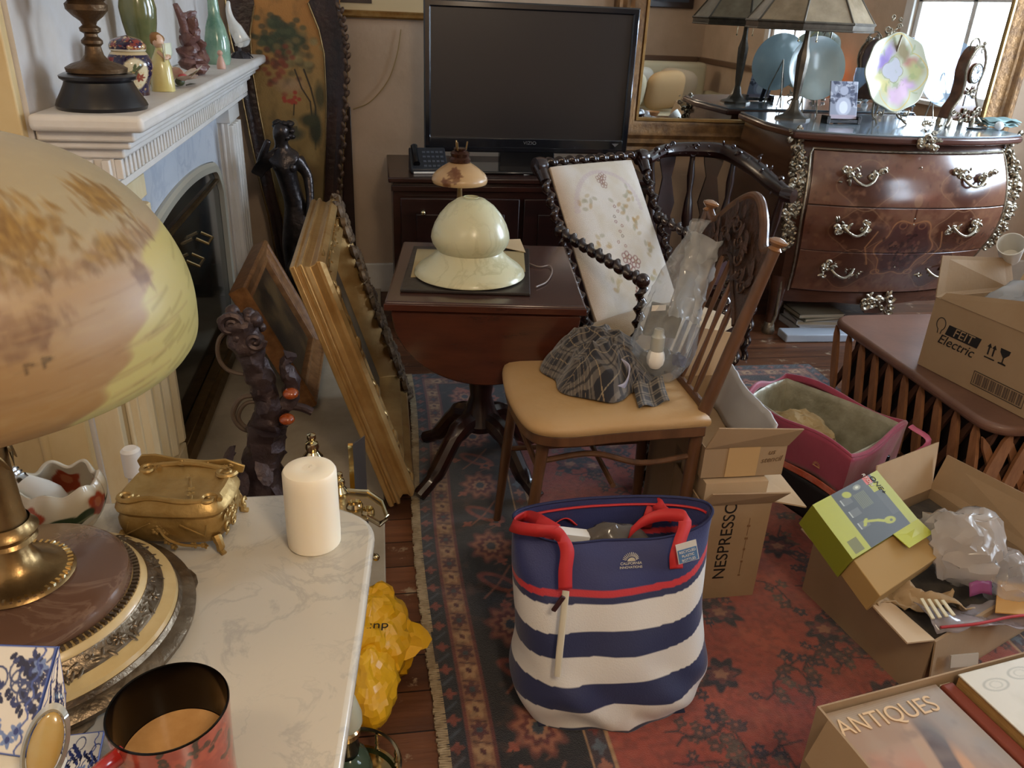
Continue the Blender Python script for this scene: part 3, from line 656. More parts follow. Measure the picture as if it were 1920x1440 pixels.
# ================================================================ painted screen behind the mantel's far end
def ringframe(mb, outer, inner, y0, y1, lip=.018):
    n = len(outer); vs = []
    for k in range(n):
        o, i = Vector(outer[k]), Vector(inner[k])
        pts = [(0, y1), (0, y0 + lip), (.12, y0), (.32, y0 + .004), (.45, y0 + .012), (.8, y0 + .010), (1, y0 + .016), (1, y1)]
        for t, y in pts: p = o.lerp(i, t); vs.append((p.x, y, p.y))
    m = 8; fs = []
    for k in range(n - 1):
        for q in range(m - 1): fs.append((k * m + q, k * m + q + 1, (k + 1) * m + q + 1, (k + 1) * m + q))
    return mb.add(vs, fs)
def screen():
    Y = 4.13
    def W(u, v): p = P(u, v, y=Y); return (p.x, p.z)
    ro = [(634, 480), (636, 400), (640, 330), (646, 250), (650, 180), (652, 110), (646, 60), (636, 10)]; ri = [(604, 480), (606, 400), (609, 330), (611, 260), (612, 180), (608, 100), (598, 55), (578, 5)]
    lo = [(520, 480), (505, 400), (487, 330), (472, 260), (458, 190), (446, 120), (432, 60), (425, 0)]; li = [(545, 480), (528, 400), (512, 330), (499, 265), (486, 200), (474, 130), (470, 60), (478, 10)]
    R0 = [W(*p) for p in ro]; R1 = [W(*p) for p in ri]; L0 = [W(*p) for p in lo]; L1 = [W(*p) for p in li]
    def ext(a, top, z): return [(a[0][0], .02)] + a + [(a[-1][0] + top * .6, a[-1][1] + .1), (a[-1][0] + top, z)]
    cx = (R1[0][0] + L1[0][0]) / 2
    outer = [(cx, .0), (L0[0][0] + .03, .0)] + L0 + [(-.62, 1.58), (-.50, 1.75), (-.36, 1.84), (-.22, 1.72), (-.16, 1.55)] + R0[::-1] + [(R0[0][0] - .01, .0), (cx, .0)]
    inner = [(cx, .09), (L1[0][0] + .02, .09)] + L1 + [(-.55, 1.54), (-.48, 1.66), (-.37, 1.73), (-.28, 1.64), (-.24, 1.5)] + R1[::-1] + [(R1[0][0] - .01, .09), (cx, .09)]
    r = thing('painted_screen', 'tall arched landscape painting in a dark carved frame leaning behind the mantel', 'painting', (cx, Y, 0))
    m = M('carved_walnut', '38211a', .35, var='1e120e', vs=12, bump=.4, bs=50, coat=.2)
    part('frame', ringframe(MB(), outer, inner, Y - .035, Y + .01), m, r, world=True)
    b = MB(); pth = [Vector((p[0], Y - .04, p[1])) for p in R0] ; b2 = MB()
    for k in range(len(pth) - 1):
        for q in range(6):
            p = pth[k].lerp(pth[k + 1], q / 6); b.leaf(p, (.4 * (-1) ** q, 0, 1), (0, -1, 0), .035, .02, .01)
    part('carved_edge', b, M('rubbed_gilt_edge', '6b5544', .4, .3, var='2c1c16', vs=40), r, world=True)
    b = MB().tube([(p[0], Y - .022, p[1]) for p in R1], .004, 6).tube([(p[0], Y - .022, p[1]) for p in L1], .004, 6).tube([(p[0], Y - .037, p[1]) for p in L0], .005, 6)
    part('gilt_bead', b, m_brassd, r, world=True)
    x0, x1, z0, z1 = -.64, -.14, .05, 1.78; c = Cv(220, 560, '9a7b46', x1 - x0, z1 - z0)
    X = lambda u, v: (W(u, v)[0] - x0, W(u, v)[1] - z0)
    zz = c.Y + z0; c.all(np.clip((zz - 1.1) / .25, 0, 1) * .9, 'b0783a'); c.all(np.clip((1.0 - zz) / .4, 0, 1) * .8, '6b5a34')
    def e(u, v, rx, ry, col, rot=0, **k): x, y = X(u, v); c.ell(x, y, rx, ry, col, rot, **k)
    rd = random.Random(9)
    for u, v, a in ((540, 60, .05), (515, 45, .04), (500, 75, .04), (545, 90, .05), (520, 85, .05), (560, 75, .04)): e(u, v, a, a * .7, '3d4630', soft=.7)
    for k in range(60): e(rd.gauss(522, 20), rd.gauss(70, 22), .016, .012, rd.choice(('3a4430', '4a5238', '333c2c')), soft=.6, amt=.8)
    for k in range(40): e(rd.gauss(560, 18), rd.gauss(115, 25), .018, .014, rd.choice(('7a6a42', '9a8a5a', '5a5236')), soft=.8, amt=.7)
    for k in range(36): e(rd.gauss(528, 14), rd.gauss(120, 20), .014, .011, rd.choice(('7c3826', '8f4a34', '5e3426')), soft=.8, amt=.8)
    e(545, 160, .06, .03, 'a8856a', soft=1, amt=.6)
    for k in range(10): e(rd.gauss(548, 9), rd.gauss(185, 6), .010, .009, 'a3402c', soft=.6)
    c.line([X(553, 130), X(566, 165), X(582, 190), X(590, 260)], .007, '2c2418'); c.line([X(570, 130), X(583, 165), X(592, 200), X(592, 280)], .008, '2c2418')
    e(592, 240, .03, .08, '2e3220', soft=.6); e(580, 225, .04, .03, '3c3c24', soft=.7); e(600, 180, .025, .06, '4a4428', soft=.8)
    c.line([X(552, 195), X(551, 215)], .006, '3a2e1c'); e(552, 235, .02, .035, '8f7c54'); x, y = X(550, 240); c.rect(x - .012, x + .02, y - .03, y + .01, '5a4a30')
    e(545, 250, .06, .03, '4a4a38', soft=.7); e(585, 290, .03, .05, 'a48a56', soft=.9, amt=.6); e(580, 330, .05, .06, '6a5430', soft=.9)
    e(540, 340, .08, .1, '5e5230', soft=1, amt=.7); c.noise('40361f', 14, 30, .55, .9, .4, 6)
    mb, cols = sheet(c, lambda U, W_: (x0 + (x1 - x0) * U, Y - .012 + 0 * U, z0 + (z1 - z0) * W_))
    # trim the canvas to the frame's arch
    poly = inner
    def inside(x, z):
        s = False
        for (xa, za), (xb, zb) in zip(outer, outer[1:] + outer[:1]):
            if (za > z) != (zb > z) and x < (xb - xa) * (z - za) / (zb - za) + xa: s = not s
        return s
    keep = [inside(v[0] + (.006 if v[0] < cx else -.006), v[2]) for v in mb.v]; mb.f = [f for f in mb.f if all(keep[i] for i in f)]
    used = sorted({i for f in mb.f for i in f}); mp = {o: n for n, o in enumerate(used)}; mb.v = [mb.v[i] for i in used]; mb.f = [tuple(mp[i] for i in f) for f in mb.f]
    part('painting', mb, M('oil_paint', rough=.5, attr=True, bump=.2, bs=200), r, cols=cols[used], world=True)
screen()
b = MB().prism([(P(643, 560, y=4.19).x, 0), (P(668, 560, y=4.19).x + .01, 0), (P(657, 200, y=4.19).x, P(657, 200, y=4.19).z), (P(644, 200, y=4.19).x, P(644, 200, y=4.19).z)], 4.175, 4.20, lambda a, c, d: (a, d, c))
solo('dark_board', 'narrow dark stained board standing behind the painted screen', 'board', b, m_mahogd, bev=.003)
# ================================================================ frames leaning on the hearth
def pframe(name, label, cat_, A, B, wy, prof, mat, wdt, th, orn=None, pic=None, group=None):
    """a picture frame leaning to the left. A bottom near corner, B top near corner (x, z), wy width away from the camera"""
    r = thing(name, label, cat_, (A[0], A[1], A[2]))
    A = Vector(A); B = Vector(B); up = (B - A); H = up.length; up.normalize(); dy = Vector((0, 1, 0)); n = dy.cross(up) # faces right/up
    if n.x < 0: n = -n
    # rectangle of the outer edge, on the front-most back plane
    c = [A, A + dy * wy, A + dy * wy + up * H, A + up * H]
    b = MB().sweep(c, [(-a, z) for a, z in prof], closed=True, up=n)
    # sweep offsets outward; negative values run into the picture
    cen = (c[0] + c[2]) / 2
    part('moulding', b, mat, r, world=True, bev=.002)
    q = [p + (cen - p).normalized() * wdt * 1.2 + n * .014 for p in c]
    if pic:
        o = q[0]; mb, cols = plane_sheet(pic, o, q[1] - q[0], q[3] - q[0]); part('picture', mb, M('old_picture_varnish', rough=.35, attr=True, bump=.2, bs=150), r, cols=cols, world=True, solid=.003)
    part('backing', MB().hexa([p - n * .0 for p in [x + (cen - x).normalized() * .03 for x in c]], [x + (cen - x).normalized() * .03 + n * .008 for x in c]), M('frame_backing', '4a3a2a', .9), r, world=True)
    if orn: orn(r, c, up, dy, n, H)
    return r
# big gilt frame
cv = Cv(60, 60, '3a332c'); cv.noise('5a5246', 4, 5, .4, .8, .8, 1); cv.noise('22201e', 6, 6, .5, .8, .7, 2)
def orn1(r, c, up, dy, n, H):
    b = MB().tube([c[0] + up * H * .02 + dy * .078 + n * .074, c[0] + up * H * .98 + dy * .078 + n * .074], .006, 6); rd = random.Random(2)
    for k in range(15):
        t = (k + .5) / 15; p = c[0] + up * H * t + dy * .078 + n * .078
        b.ball(p, (.012, .018, .02 + .01 * (k % 3 == 0)), 8) if k % 3 == 0 else b.leaf(p, up * (-1) ** k + n * .3, n, .035, .02, .007)
    part('near_ornament', b, m_goldb, r, world=True)
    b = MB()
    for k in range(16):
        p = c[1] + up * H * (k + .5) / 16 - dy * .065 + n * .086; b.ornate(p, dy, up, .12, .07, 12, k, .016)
    part('far_ornament', b, M('gilt_aged_shaded', '7a644a', .6, .3, var='4c3c30', vs=20), r, world=True)  # darker gilt: aged, with the shadow of the far side coloured in
    b = MB().tube([c[3] + dy * .05 - up * .07 + n * .070, c[3] + dy * .75 - up * .07 + n * .070], .006, 6)
    for k in range(9): b.ornate(c[3] + dy * (.06 + .08 * k) - up * .07 + n * .072, up, dy, .08, .06, 6, 40 + k, .010)
    part('top_ornament', b, m_gold, r, world=True)
prof = [(.004, -.004), (.0, .0), (0, .012), (.006, .014), (.006, .020), (.001, .024), (.001, .032), (.012, .036), (.019, .048), (.016, .062), (.008, .070), (.010, .078), (.022, .088), (.034, .088), (.045, .076), (.062, .060), (.084, .072), (.104, .084), (.114, .074), (.130, .036), (.138, .014), (.138, -.004)]
pframe('gilt_picture_frame', 'large bright gilt picture frame with carved foliage leaning upright at the edge of the hearth', 'picture frame', (.0, 2.10, .028), (-.245, 2.10, .80), .80, prof, m_goldb, .135, .06, orn1, cv)
# small wooden frame
cv = Cv(60, 60, '3b2c1c'); cv.noise('6a5230', 4, 4, .4, .8, .7, 3); cv.noise('1f1a14', 5, 5, .55, .8, .8, 6)
prof = [(0, -.004), (0, .052), (.006, .060), (.016, .060), (.02, .054), (.055, .036), (.062, .040), (.070, .038), (.076, .02), (.076, -.004)]
pframe('wooden_picture_frame', 'smaller brown wooden picture frame with a dark painting, tilted on the hearth', 'picture frame', (-.315, 2.77, .028), (-.535, 2.77, .50), .62, prof, M('frame_burl', '9a6c42', .45, var='6e4826', vs=30, vc=.4, bump=.15, bs=120), .075, .06, None, cv)
# ---------------------------------------------------------------- bronze nude with drapery
def nude():
    r = thing('bronze_statue', 'dark bronze statue of a standing nude woman behind the leaning frames', 'statue', (-.345, 3.66, .024))
    s = 1.0
    J = [(-.01, 0, .50, .062, .05), (-.03, 0, .58, .045, .038), (-.05, 0, .66, .050, .04), (-.062, 0, .74, .066, .040), (-.066, 0, .79, .048, .034), (-.066, -.008, .825, .020), (-.068, -.014, .865, .030, .032), (-.062, -.03, .90, .033, .038), (-.055, -.02, .93, .020),
         (.02, .0, .42, .055, .05), (.03, -.03, .30, .040), (.03, -.01, .16, .030), (.03, .0, .03, .02),
         (-.05, 0, .42, .055, .05), (-.055, .01, .28, .038), (-.05, .03, .15, .028), (-.05, .03, .03, .02),
         (-.115, 0, .775, .024), (-.165, .02, .72, .020), (-.135, -.03, .80, .015), (-.11, -.04, .86, .012),
         (-.012, 0, .775, .024), (.025, .005, .70, .020), (.03, -.02, .61, .016), (.02, -.05, .53, .012)]
    E = [(0, 1), (1, 2), (2, 3), (3, 4), (4, 5), (5, 6), (6, 7), (7, 8), (0, 9), (9, 10), (10, 11), (11, 12), (0, 13), (13, 14), (14, 15), (15, 16), (4, 17), (17, 18), (18, 19), (19, 20), (4, 21), (21, 22), (22, 23), (23, 24)]
    J = [tuple([x * 1.1, y, z + .01] + [q * 1.2 for q in rr]) for x, y, z, *rr in J]
    skin_obj('body', J, E, m_bronze, r, world=False)
    BY = 1
    b = MB()
    for k in range(26):
        a = k * 2.4; b.ball((-.06 + .032 * math.cos(a), -.008 + .03 * math.sin(a), .905 + .03 * math.sin(k * 1.7)), (.016, .013, .012), 8)
    part('hair', b, m_bronze, r)
    b = MB().ball((-.036, -.036, .752), (.024, .024, .024), 12).ball((-.092, -.036, .752), (.024, .024, .024), 12); part('bust', b, m_bronze, r)
    part('drapery', MB().lathe([(.10, .0), (.085, .1), (.09, .22), (.075, .34), (.068, .46)], c=(-.01, 0, .02), n=40, sx=1.0, sy=.8).displace(.018, 14, 3), m_bronze, r, solid=.006)
    b = MB()
    for a, c_ in (((-.11, -.01, .80), -1),):
        b.grid(lambda u, v: (-.06 - .13 * u - .02 * math.sin(v * 5), -.02 - .02 * math.sin(u * 4), .84 - .10 * u * u - .07 * v * (1 - .4 * u)), 10, 8)
    part('flying_scarf', b, m_bronze, r, solid=.006)
    part('base', MB().lathe([(0, 0), (.13, 0), (.13, .02), (.10, .03), (.095, .05), (0, .055)], n=40), m_bronze, r)
nude()
# ---------------------------------------------------------------- spelter lamp figure by the hearth
def spelter():
    r = thing('figural_lamp', 'dark bronze leaf and branch lamp with amber glass beads and bent cords on the hearth', 'lamp', (-.32, 1.7, .024))
    m = M('spelter_brown', '32262a', .45, .5, var='4a3c38', vs=20, vc=.3, bump=.4, bs=60)
    X = lambda u, v, y=1.7: P(u, v, y=y)
    b = MB().tube(cat([(-.33, 1.72, .03), (-.31, 1.7, .15), X(490, 920), X(495, 850), X(500, 800)], 6), [.055] * 8 + [.05] * 8 + [.045] * 9, 16).displace(.014, 30, 2)
    for k in range(34):
        t = k / 34; c = Vector((-.32, 1.7, .1 + .42 * t)); a = k * 2.4
        b.leaf(c + Vector((math.cos(a) * .042, math.sin(a) * .04, 0)), (math.cos(a) * .6, math.sin(a) * .6, -1), (math.cos(a), math.sin(a), .3), .075, .042, .006)
    part('leafy_trunk', b, m, r, world=True)
    b = MB().tube(cat([X(500, 800), X(505, 760), X(490, 710), X(470, 660), X(455, 620), X(455, 595)], 6), [.034, .034, .033, .033, .032, .032, .03, .03, .028, .028, .028, .028, .028, .03, .03, .03, .03, .032, .034, .034, .036, .036, .036, .034, .034, .034, .034, .034, .03, .028, .02][:31], 14)
    b.tube(cat([X(510, 790), X(535, 760), X(550, 720), X(535, 690), X(545, 665)], 6), .016, 10).displace(.012, 32, 7)
    part('branch_body', b, m, r, world=True)
    b = MB(); rd = random.Random(5)
    for k in range(14): b.ball(X(455 + rd.gauss(0, 16), 600 + rd.gauss(0, 14), 1.7 + rd.gauss(0, .015)), rd.uniform(.010, .018), 8)
    b.spiral(X(432, 610, 1.68), (1, 0, 0), (0, 0, 1), .026, 1.6, .008).spiral(X(478, 640, 1.67), (1, 0, 0), (0, 0, 1), .02, 1.4, .007, flip=-1)
    part('scroll_head', b, m, r, world=True)
    part('candle_arm', MB().tube(cat([X(515, 775), X(540, 762), X(565, 764), X(585, 772)], 5), .010, 10).lathe([(.0, 0), (.02, .004), (.028, .018), (.03, .018), (.018, .0)], c=X(525, 800), n=18), m, r, world=True)
    for u, v in ((545, 738), (538, 786)):
        part('amber_bead', MB().ball(X(u, v, 1.67), (.018, .018, .013), 16), M('amber_glass', 'a04a1c', .1, trans=.3, coat=.6), r, 'orange amber glass bead', world=True)
    mc = M('brown_cord', '4e4034', .6)
    part('cord', MB().tube(cat([X(440, 612), X(412, 635), X(410, 670), X(430, 695), X(475, 705)], 8), .005, 8), mc, r, world=True)
    part('cord', MB().tube(cat([X(500, 742), X(455, 745), X(437, 775), X(450, 800), X(478, 812)], 8), .006, 8).tube(cat([X(497, 752), X(462, 756), X(447, 780), X(460, 800), X(485, 805)], 8), .005, 8), mc, r, world=True)
spelter()
# ---------------------------------------------------------------- brass on the far side of the marble table
def finial(b, c, s=1.):
    return b.lathe([(0, -.06 * s), (.012 * s, -.06 * s), (.02 * s, -.045 * s), (.012 * s, -.03 * s), (.016 * s, -.02 * s), (.022 * s, -.008 * s), (.012 * s, .006 * s), (.015 * s, .016 * s), (.013 * s, .026 * s), (.006 * s, .03 * s), (.010 * s, .038 * s), (.009 * s, .046 * s), (0, .05 * s)], c=c, n=20)
r = thing('brass_stand', 'polished brass stand with turned finials and a flat rounded shelf behind the candle', 'stand', (-.15, 1.68, .024))
b = MB(); p1 = P(586, 850, y=1.68); p2 = P(637, 915, y=1.66)
for p in (p1, p2): b.cyl((p.x, p.y, .03), (p.x, p.y, p.z - .05), .008)
part('rod', MB().cyl((p1.x, p1.y, .045), (p1.x, p1.y, p1.z - .05), .008), m_brass, r, world=True)
part('rod', MB().cyl((p2.x, p2.y, .045), (p2.x, p2.y, p2.z - .05), .008), m_brass, r, world=True)
part('finial', finial(MB(), p1, 1.1), m_brass, r, world=True); part('finial', finial(MB(), p2, .9), m_brass, r, world=True)
part('knob', MB().ball(p1 + Vector((.022, -.01, -.035)), .011, 12).ball(p1 + Vector((-.03, 0, -.045)), .013, 12), m_brass, r, world=True)
zt = .375; q = [P(u, v, z=zt) for u, v in ((560, 930), (640, 922), (690, 926), (718, 945), (728, 972), (712, 985), (690, 972), (660, 990), (600, 995))]
part('shelf', MB().prism([(p.x, p.y) for p in q], zt - .008, zt), m_brassd2 if 'm_brassd2' in globals() else M('brass_satin', 'b9a98a', .25, .9), r, world=True, bev=.003, nseg=3)
part('rim', MB().tube([(p.x, p.y, zt + .006) for p in q[1:7]], .005, 8), m_brass, r, world=True)
for (u, v), s in (((665, 950), 1.), ((690, 962), .8)):
    p = P(u, v, z=zt); part('ring', MB().lathe([(.016 * s, 0), (.02 * s, .004), (.016 * s, .012), (.013 * s, .004), (.016 * s, 0)], c=(p.x, p.y, zt), n=24), m_brass, r, world=True)
p = P(705, 1045, z=.27); part('tap', MB().cyl((p1.x + .03, 1.64, .27), (p.x, p.y, .27), .007).ball(p, .009, 10), m_brass, r, world=True)
part('foot', MB().lathe([(0, 0), (.06, 0), (.055, .012), (.03, .02), (0, .022)], c=(-.15, 1.68, .024), n=36), m_brass, r, world=True)
t = [P(657, 832, y=1.78), P(684, 818, y=1.80), P(692, 940, y=1.80), P(668, 940, y=1.78)]
r = thing('brass_edged_screen', 'small dark panel with a brass edge standing on the hearth beside the gilt frame', 'panel', (t[0].x + .02, 1.79, .024))
part('panel', MB().hexa([(t[0].x + .006, 1.775, .026), (t[1].x, 1.80, .026), (t[1].x, 1.806, .026), (t[0].x + .006, 1.781, .026)], [(t[0].x + .006, 1.775, t[0].z), (t[1].x, 1.80, t[1].z), (t[1].x, 1.806, t[1].z), (t[0].x + .006, 1.781, t[0].z)]), M('smoked_panel', '4b4a4c', .2), r, world=True)
part('edge', MB().box((t[0].x, 1.776, (t[0].z + .03) / 2), (.012, .012, t[0].z - .03)), m_brass, r, 'brass edge', world=True)
# ================================================================ marble topped table
def mtable():
    zt = .75; r = thing('marble_table', 'white grey-veined marble table top on a wooden base in the foreground', 'table', (-.42, .75, 0))
    path = [(-.76, .30), (-.76, 1.05), (-.70, 1.088), (-.16, 1.088), (-.105, 1.06)] + [(p.x, p.y) for p in bez((-.07, 1.038, 0), (-.022, 1.01, 0), (-.024, .965, 0), n=6)] + [(-.036, .80), (-.056, .576), (-.085, .36), (-.14, .30)]
    m = M('carrara_marble', 'bcb4a5', .22, var='a29d94', vs=11, kind='marble', coat=.3)
    part('top', MB().prism(path, zt - .022, zt), m, r, world=True, bev=.008, nseg=3)
    part('apron', MB().prism([(x * .86 - .06, .75 + (y - .75) * .86) for x, y in path], zt - .10, zt - .023), m_mahog, r, world=True, bev=.004)
    for x in (-.66, -.20):
        for y in (.42, .98):
            part('leg', MB().lathe([(.02, 0), (.026, .02), (.018, .06), (.022, .3), (.03, .5), (.022, .56), (.032, .6), (.032, .66)], c=(x, y, 0), n=18), m_mahog, r, world=True)
mtable()
ZT = .75
# ---------------------------------------------------------------- round ornate stand, marble disc and painted lamp
AX, AY = -.42, .80
def stand():
    r = thing('round_plinth', 'round cream and antique silver moulded plinth under the painted lamp', 'plinth', (AX, AY, ZT))
    mc = M('aged_cream_enamel', 'c9b283', .35, var='a88e5c', vs=10, vc=.3, coat=.3); ms = M('antique_silver_gilt', '7d6f5c', .35, .8, var='564838', vs=24, bump=.25, bs=90)
    part('rim', MB().lathe([(0, .008), (.172, .008), (.180, .012), (.181, .018), (.174, .024), (.166, .026), (.163, .032), (.158, .032), (0, .030)], n=96), ms, r)
    part('enamel_band', MB().lathe([(.162, .031), (.160, .038), (.150, .042), (.146, .044), (.140, .044), (.10, .044)], n=96), mc, r)
    part('silver_band', MB().lathe([(.147, .043), (.146, .047), (.132, .056), (.131, .058), (.128, .054)], n=96), ms, r)
    b = MB()
    rd = random.Random(3)
    for k in range(96):
        a = k * 2 * PI / 96; p = Vector((.139 * math.cos(a), .139 * math.sin(a), .0515)); n = Vector((math.cos(a) * .5, math.sin(a) * .5, 1)).normalized(); t = Vector((-math.sin(a), math.cos(a), 0)); s = n.cross(t)
        for q in range(2): w = rd.uniform(0, 6); b.leaf(p + s * rd.uniform(-.005, .005), t * math.cos(w) + s * math.sin(w), n, .013, .004, .0014)
        if k % 8 == 0:
            for q in range(7): b.leaf(p, t * math.cos(q * .9) + s * math.sin(q * .9), n, .009, .0045, .0025)
            b.ball(p + n * .001, .0022, 6)
        if k % 3 == 0: b.spiral(p + s * rd.uniform(-.004, .004), t, s, .005, 1.2, .0011, 12, rd.choice((-1, 1)), 5)
    part('flower_relief', b, ms, r)
    part('inner_band', MB().lathe([(.131, .056), (.129, .060), (.124, .064), (.116, .064), (.1, .062)], n=96), mc, r)
    b = MB()
    for k in range(110): a = k * 2 * PI / 110; b.box((.1195 * math.cos(a), .1195 * math.sin(a), .0655), (.007, .0035, .005), rz=a)
    part('beading', b, ms, r)
    b = MB()
    for k in range(4):
        a = k * PI / 2 + .5; b.box((.165 * math.cos(a), .165 * math.sin(a), .006), (.035, .05, .012), rz=a)
    for k in range(4):
        a = k * PI / 2 + .5; part('foot', MB().ball((.163 * math.cos(a), .163 * math.sin(a), .006), (.026, .034, .006), 14, Euler((0, 0, a)).to_matrix()), ms, r)
stand()
def lamp():
    z0 = .8155 - .004; r = thing('table_lamp', 'brass table lamp with a large reverse painted landscape glass shade', 'lamp', (AX, AY, z0))
    part('marble_base', MB().lathe([(0, 0), (.108, 0), (.114, .004), (.116, .012), (.113, .022), (.104, .028), (0, .029)], n=80), M('brown_onyx', '5d4334', .22, var='7c6250', vs=9, vc=.6, kind='marble', stretch=(1, 1, 4), coat=.5), r, 'brown veined stone base')
    part('brass_foot', MB().lathe([(0, .029), (.056, .029), (.060, .032), (.056, .037), (.046, .040), (.030, .048), (.022, .062), (.019, .075), (.024, .080), (.030, .082), (.027, .086), (.031, .090), (.033, .094), (.028, .099), (.026, .106)], n=48), m_brassd, r)
    b = MB()
    for k in range(48): a = k * 2 * PI / 48; b.box((.0545 * math.cos(a), .0545 * math.sin(a), .0365), (.006, .003, .004), rz=a)
    part('beading', b, m_brass, r)
    part('column', MB().lathe([(.024, .104), (.022, .12), (.021, .18), (.023, .22), (.027, .26), (.022, .285), (.010, .29), (.008, .34)], n=32), m_brassd, r)
    b = MB()
    for k in range(44):
        a = k * 2.4; z = .20 + .075 * (k / 44); R_ = .0245
        b.leaf((R_ * math.cos(a), R_ * math.sin(a), z), (-math.sin(a) * (.4), math.cos(a) * .4, -1 + k % 2), (math.cos(a), math.sin(a), 0), .018, .008, .003)
    for k in range(12):
        a = k * PI / 6; b.leaf((.0225 * math.cos(a), .0225 * math.sin(a), .21), (-math.sin(a) * .5 * (-1) ** k, math.cos(a) * .5 * (-1) ** k, -1), (math.cos(a), math.sin(a), 0), .04, .006, .003)
    part('flower_relief', b, m_brassd, r)
    part('shade_holder', MB().cyl((0, 0, .33), (0, 0, .515), .006).lathe([(0, .505), (.03, .505), (.012, .52), (.008, .54), (0, .548)], n=24), m_brassd, r)
    # shade: domed glass, the landscape painted on it
    w, h = 520, 200; c = Cv(w, h, 'a99a72', 2 * PI, 1)
    XX, YY = c.X, c.Y      # angle and height (0 rim .. 1 crown)
    c.all(np.clip((YY - .25) / .3, 0, 1) * .8, 'a3957a'); c.all(np.clip(1 - np.abs(YY - .42) / .16, 0, 1) * .45, 'b48f78')
    c.all(np.clip((.38 - YY) / .1, 0, 1) * .75, 'a37f52')
    def th(u): return u
    rd = random.Random(11); A0 = -.9            # angle that faces the camera's right
    # the bright yellow bank on the right
    bank = np.clip((XX - 4.68 - 1.35 * YY + .03 * np.sin(YY * 60)) / .05, 0, 1) * np.clip((.485 - YY) / .02, 0, 1) * np.clip((6.2 - XX) / .1, 0, 1)
    c.all(bank, 'bdb070')
    for k in range(34):
        a = rd.uniform(5.1, 6.1); y = rd.uniform(.05, .45)
        if a > 4.75 + 1.35 * y: c.line([(a, y), (a + .16, y + .035)], .012, '9a8c50', .6)
    def hill(y0, amp, f, ph, col, a): c.all(np.clip((y0 + amp * np.sin(f * XX + ph) + amp * .5 * np.sin(f * 2.3 * XX) - YY) / .02, 0, 1) * a * (1 - bank), col)
    hill(.44, .015, 3, 0, 'a88a66', .6); hill(.30, .02, 2, 1, 'a07c50', .5); hill(.15, .02, 3, 2, '9c7848', .5)
    def leafy(a, y, ra, ry, n, col, am=.55):
        for k in range(n):
            p, q = rd.gauss(a, ra * .5), rd.gauss(y, ry * .5); c.ell(p, q, .028, .012, rd.choice(col), rd.uniform(0, 3), amt=am, soft=.9)
    for k in range(150):
        a = rd.uniform(3.6, 5.5); y = .475 + .012 * math.sin(5 * a) + abs(rd.gauss(0, .018)); c.ell(a, y, .03, .013, rd.choice(('8f7152', '7e6248', 'a58a66')), rd.uniform(0, 3), amt=.6, soft=.8)
    for a, y, b_, z in ((4.80, .47, 4.74, .62), (4.74, .52, 4.60, .60), (4.76, .54, 4.9, .62), (5.47, .47, 5.36, .66), (5.42, .55, 5.44, .63), (3.95, .47, 4.0, .66)): c.line([(a, y), ((a + b_) / 2 + .01, (y + z) / 2), (b_, z)], .010, '6e553e', .9)
    T1 = ('8d6c38', '7a5c34', 'a2824a', '866638'); leafy(4.72, .60, .30, .10, 230, T1); leafy(4.45, .56, .2, .08, 90, T1); leafy(5.37, .63, .13, .065, 120, T1, .6); leafy(3.95, .6, .3, .1, 200, T1); leafy(5.15, .50, .12, .03, 50, T1); leafy(4.60, .36, .16, .05, 110, ('7c5d46', '8c6c50', '967858')); leafy(5.20, .41, .05, .03, 30, ('86684c', '7c5d46'))
    for k in range(70): a = rd.uniform(3.5, 5.1); y = rd.uniform(.05, .42); c.line([(a, y), (a + rd.uniform(.1, .4), y + .012)], .005, rd.choice(('8c6c48', 'b09468', '7f6040')), .4)
    c.line([(4.60, .25), (4.605, .275), (4.63, .27)], .006, '4e3c2a'); c.line([(4.66, .255), (4.665, .28), (4.69, .275), (4.665, .268)], .006, '4e3c2a')
    c.noise('c8b88c', 70, 40, .5, .9, .12, 3); c.a *= .74
    ts = [0, .06, .15, .3, .45, .6, .75, .88, 1]; rs = [.2165, .2230, .2255, .2215, .205, .175, .130, .078, .03]; hs = [1.112, 1.122, 1.145, 1.185, 1.227, 1.268, 1.302, 1.322, 1.333]
    S = lambda W_: spline1(ts, rs, W_); Hh = lambda W_: spline1(ts, hs, W_) - z0
    mb, cols = sheet(c, lambda U, W_: (S(W_) * np.cos(U * 2 * PI + .78), S(W_) * np.sin(U * 2 * PI + .78), Hh(W_)))
    ms = M('painted_frosted_glass', rough=.42, attr=True, sss=.35, spec=.4)
    part('shade', mb, ms, r, cols=cols, solid=.003)
    part('shade_cap', MB().lathe([(0, 1.340 - z0), (.03, 1.336 - z0), (.036, 1.330 - z0)], n=32), m_brass, r)
lamp()
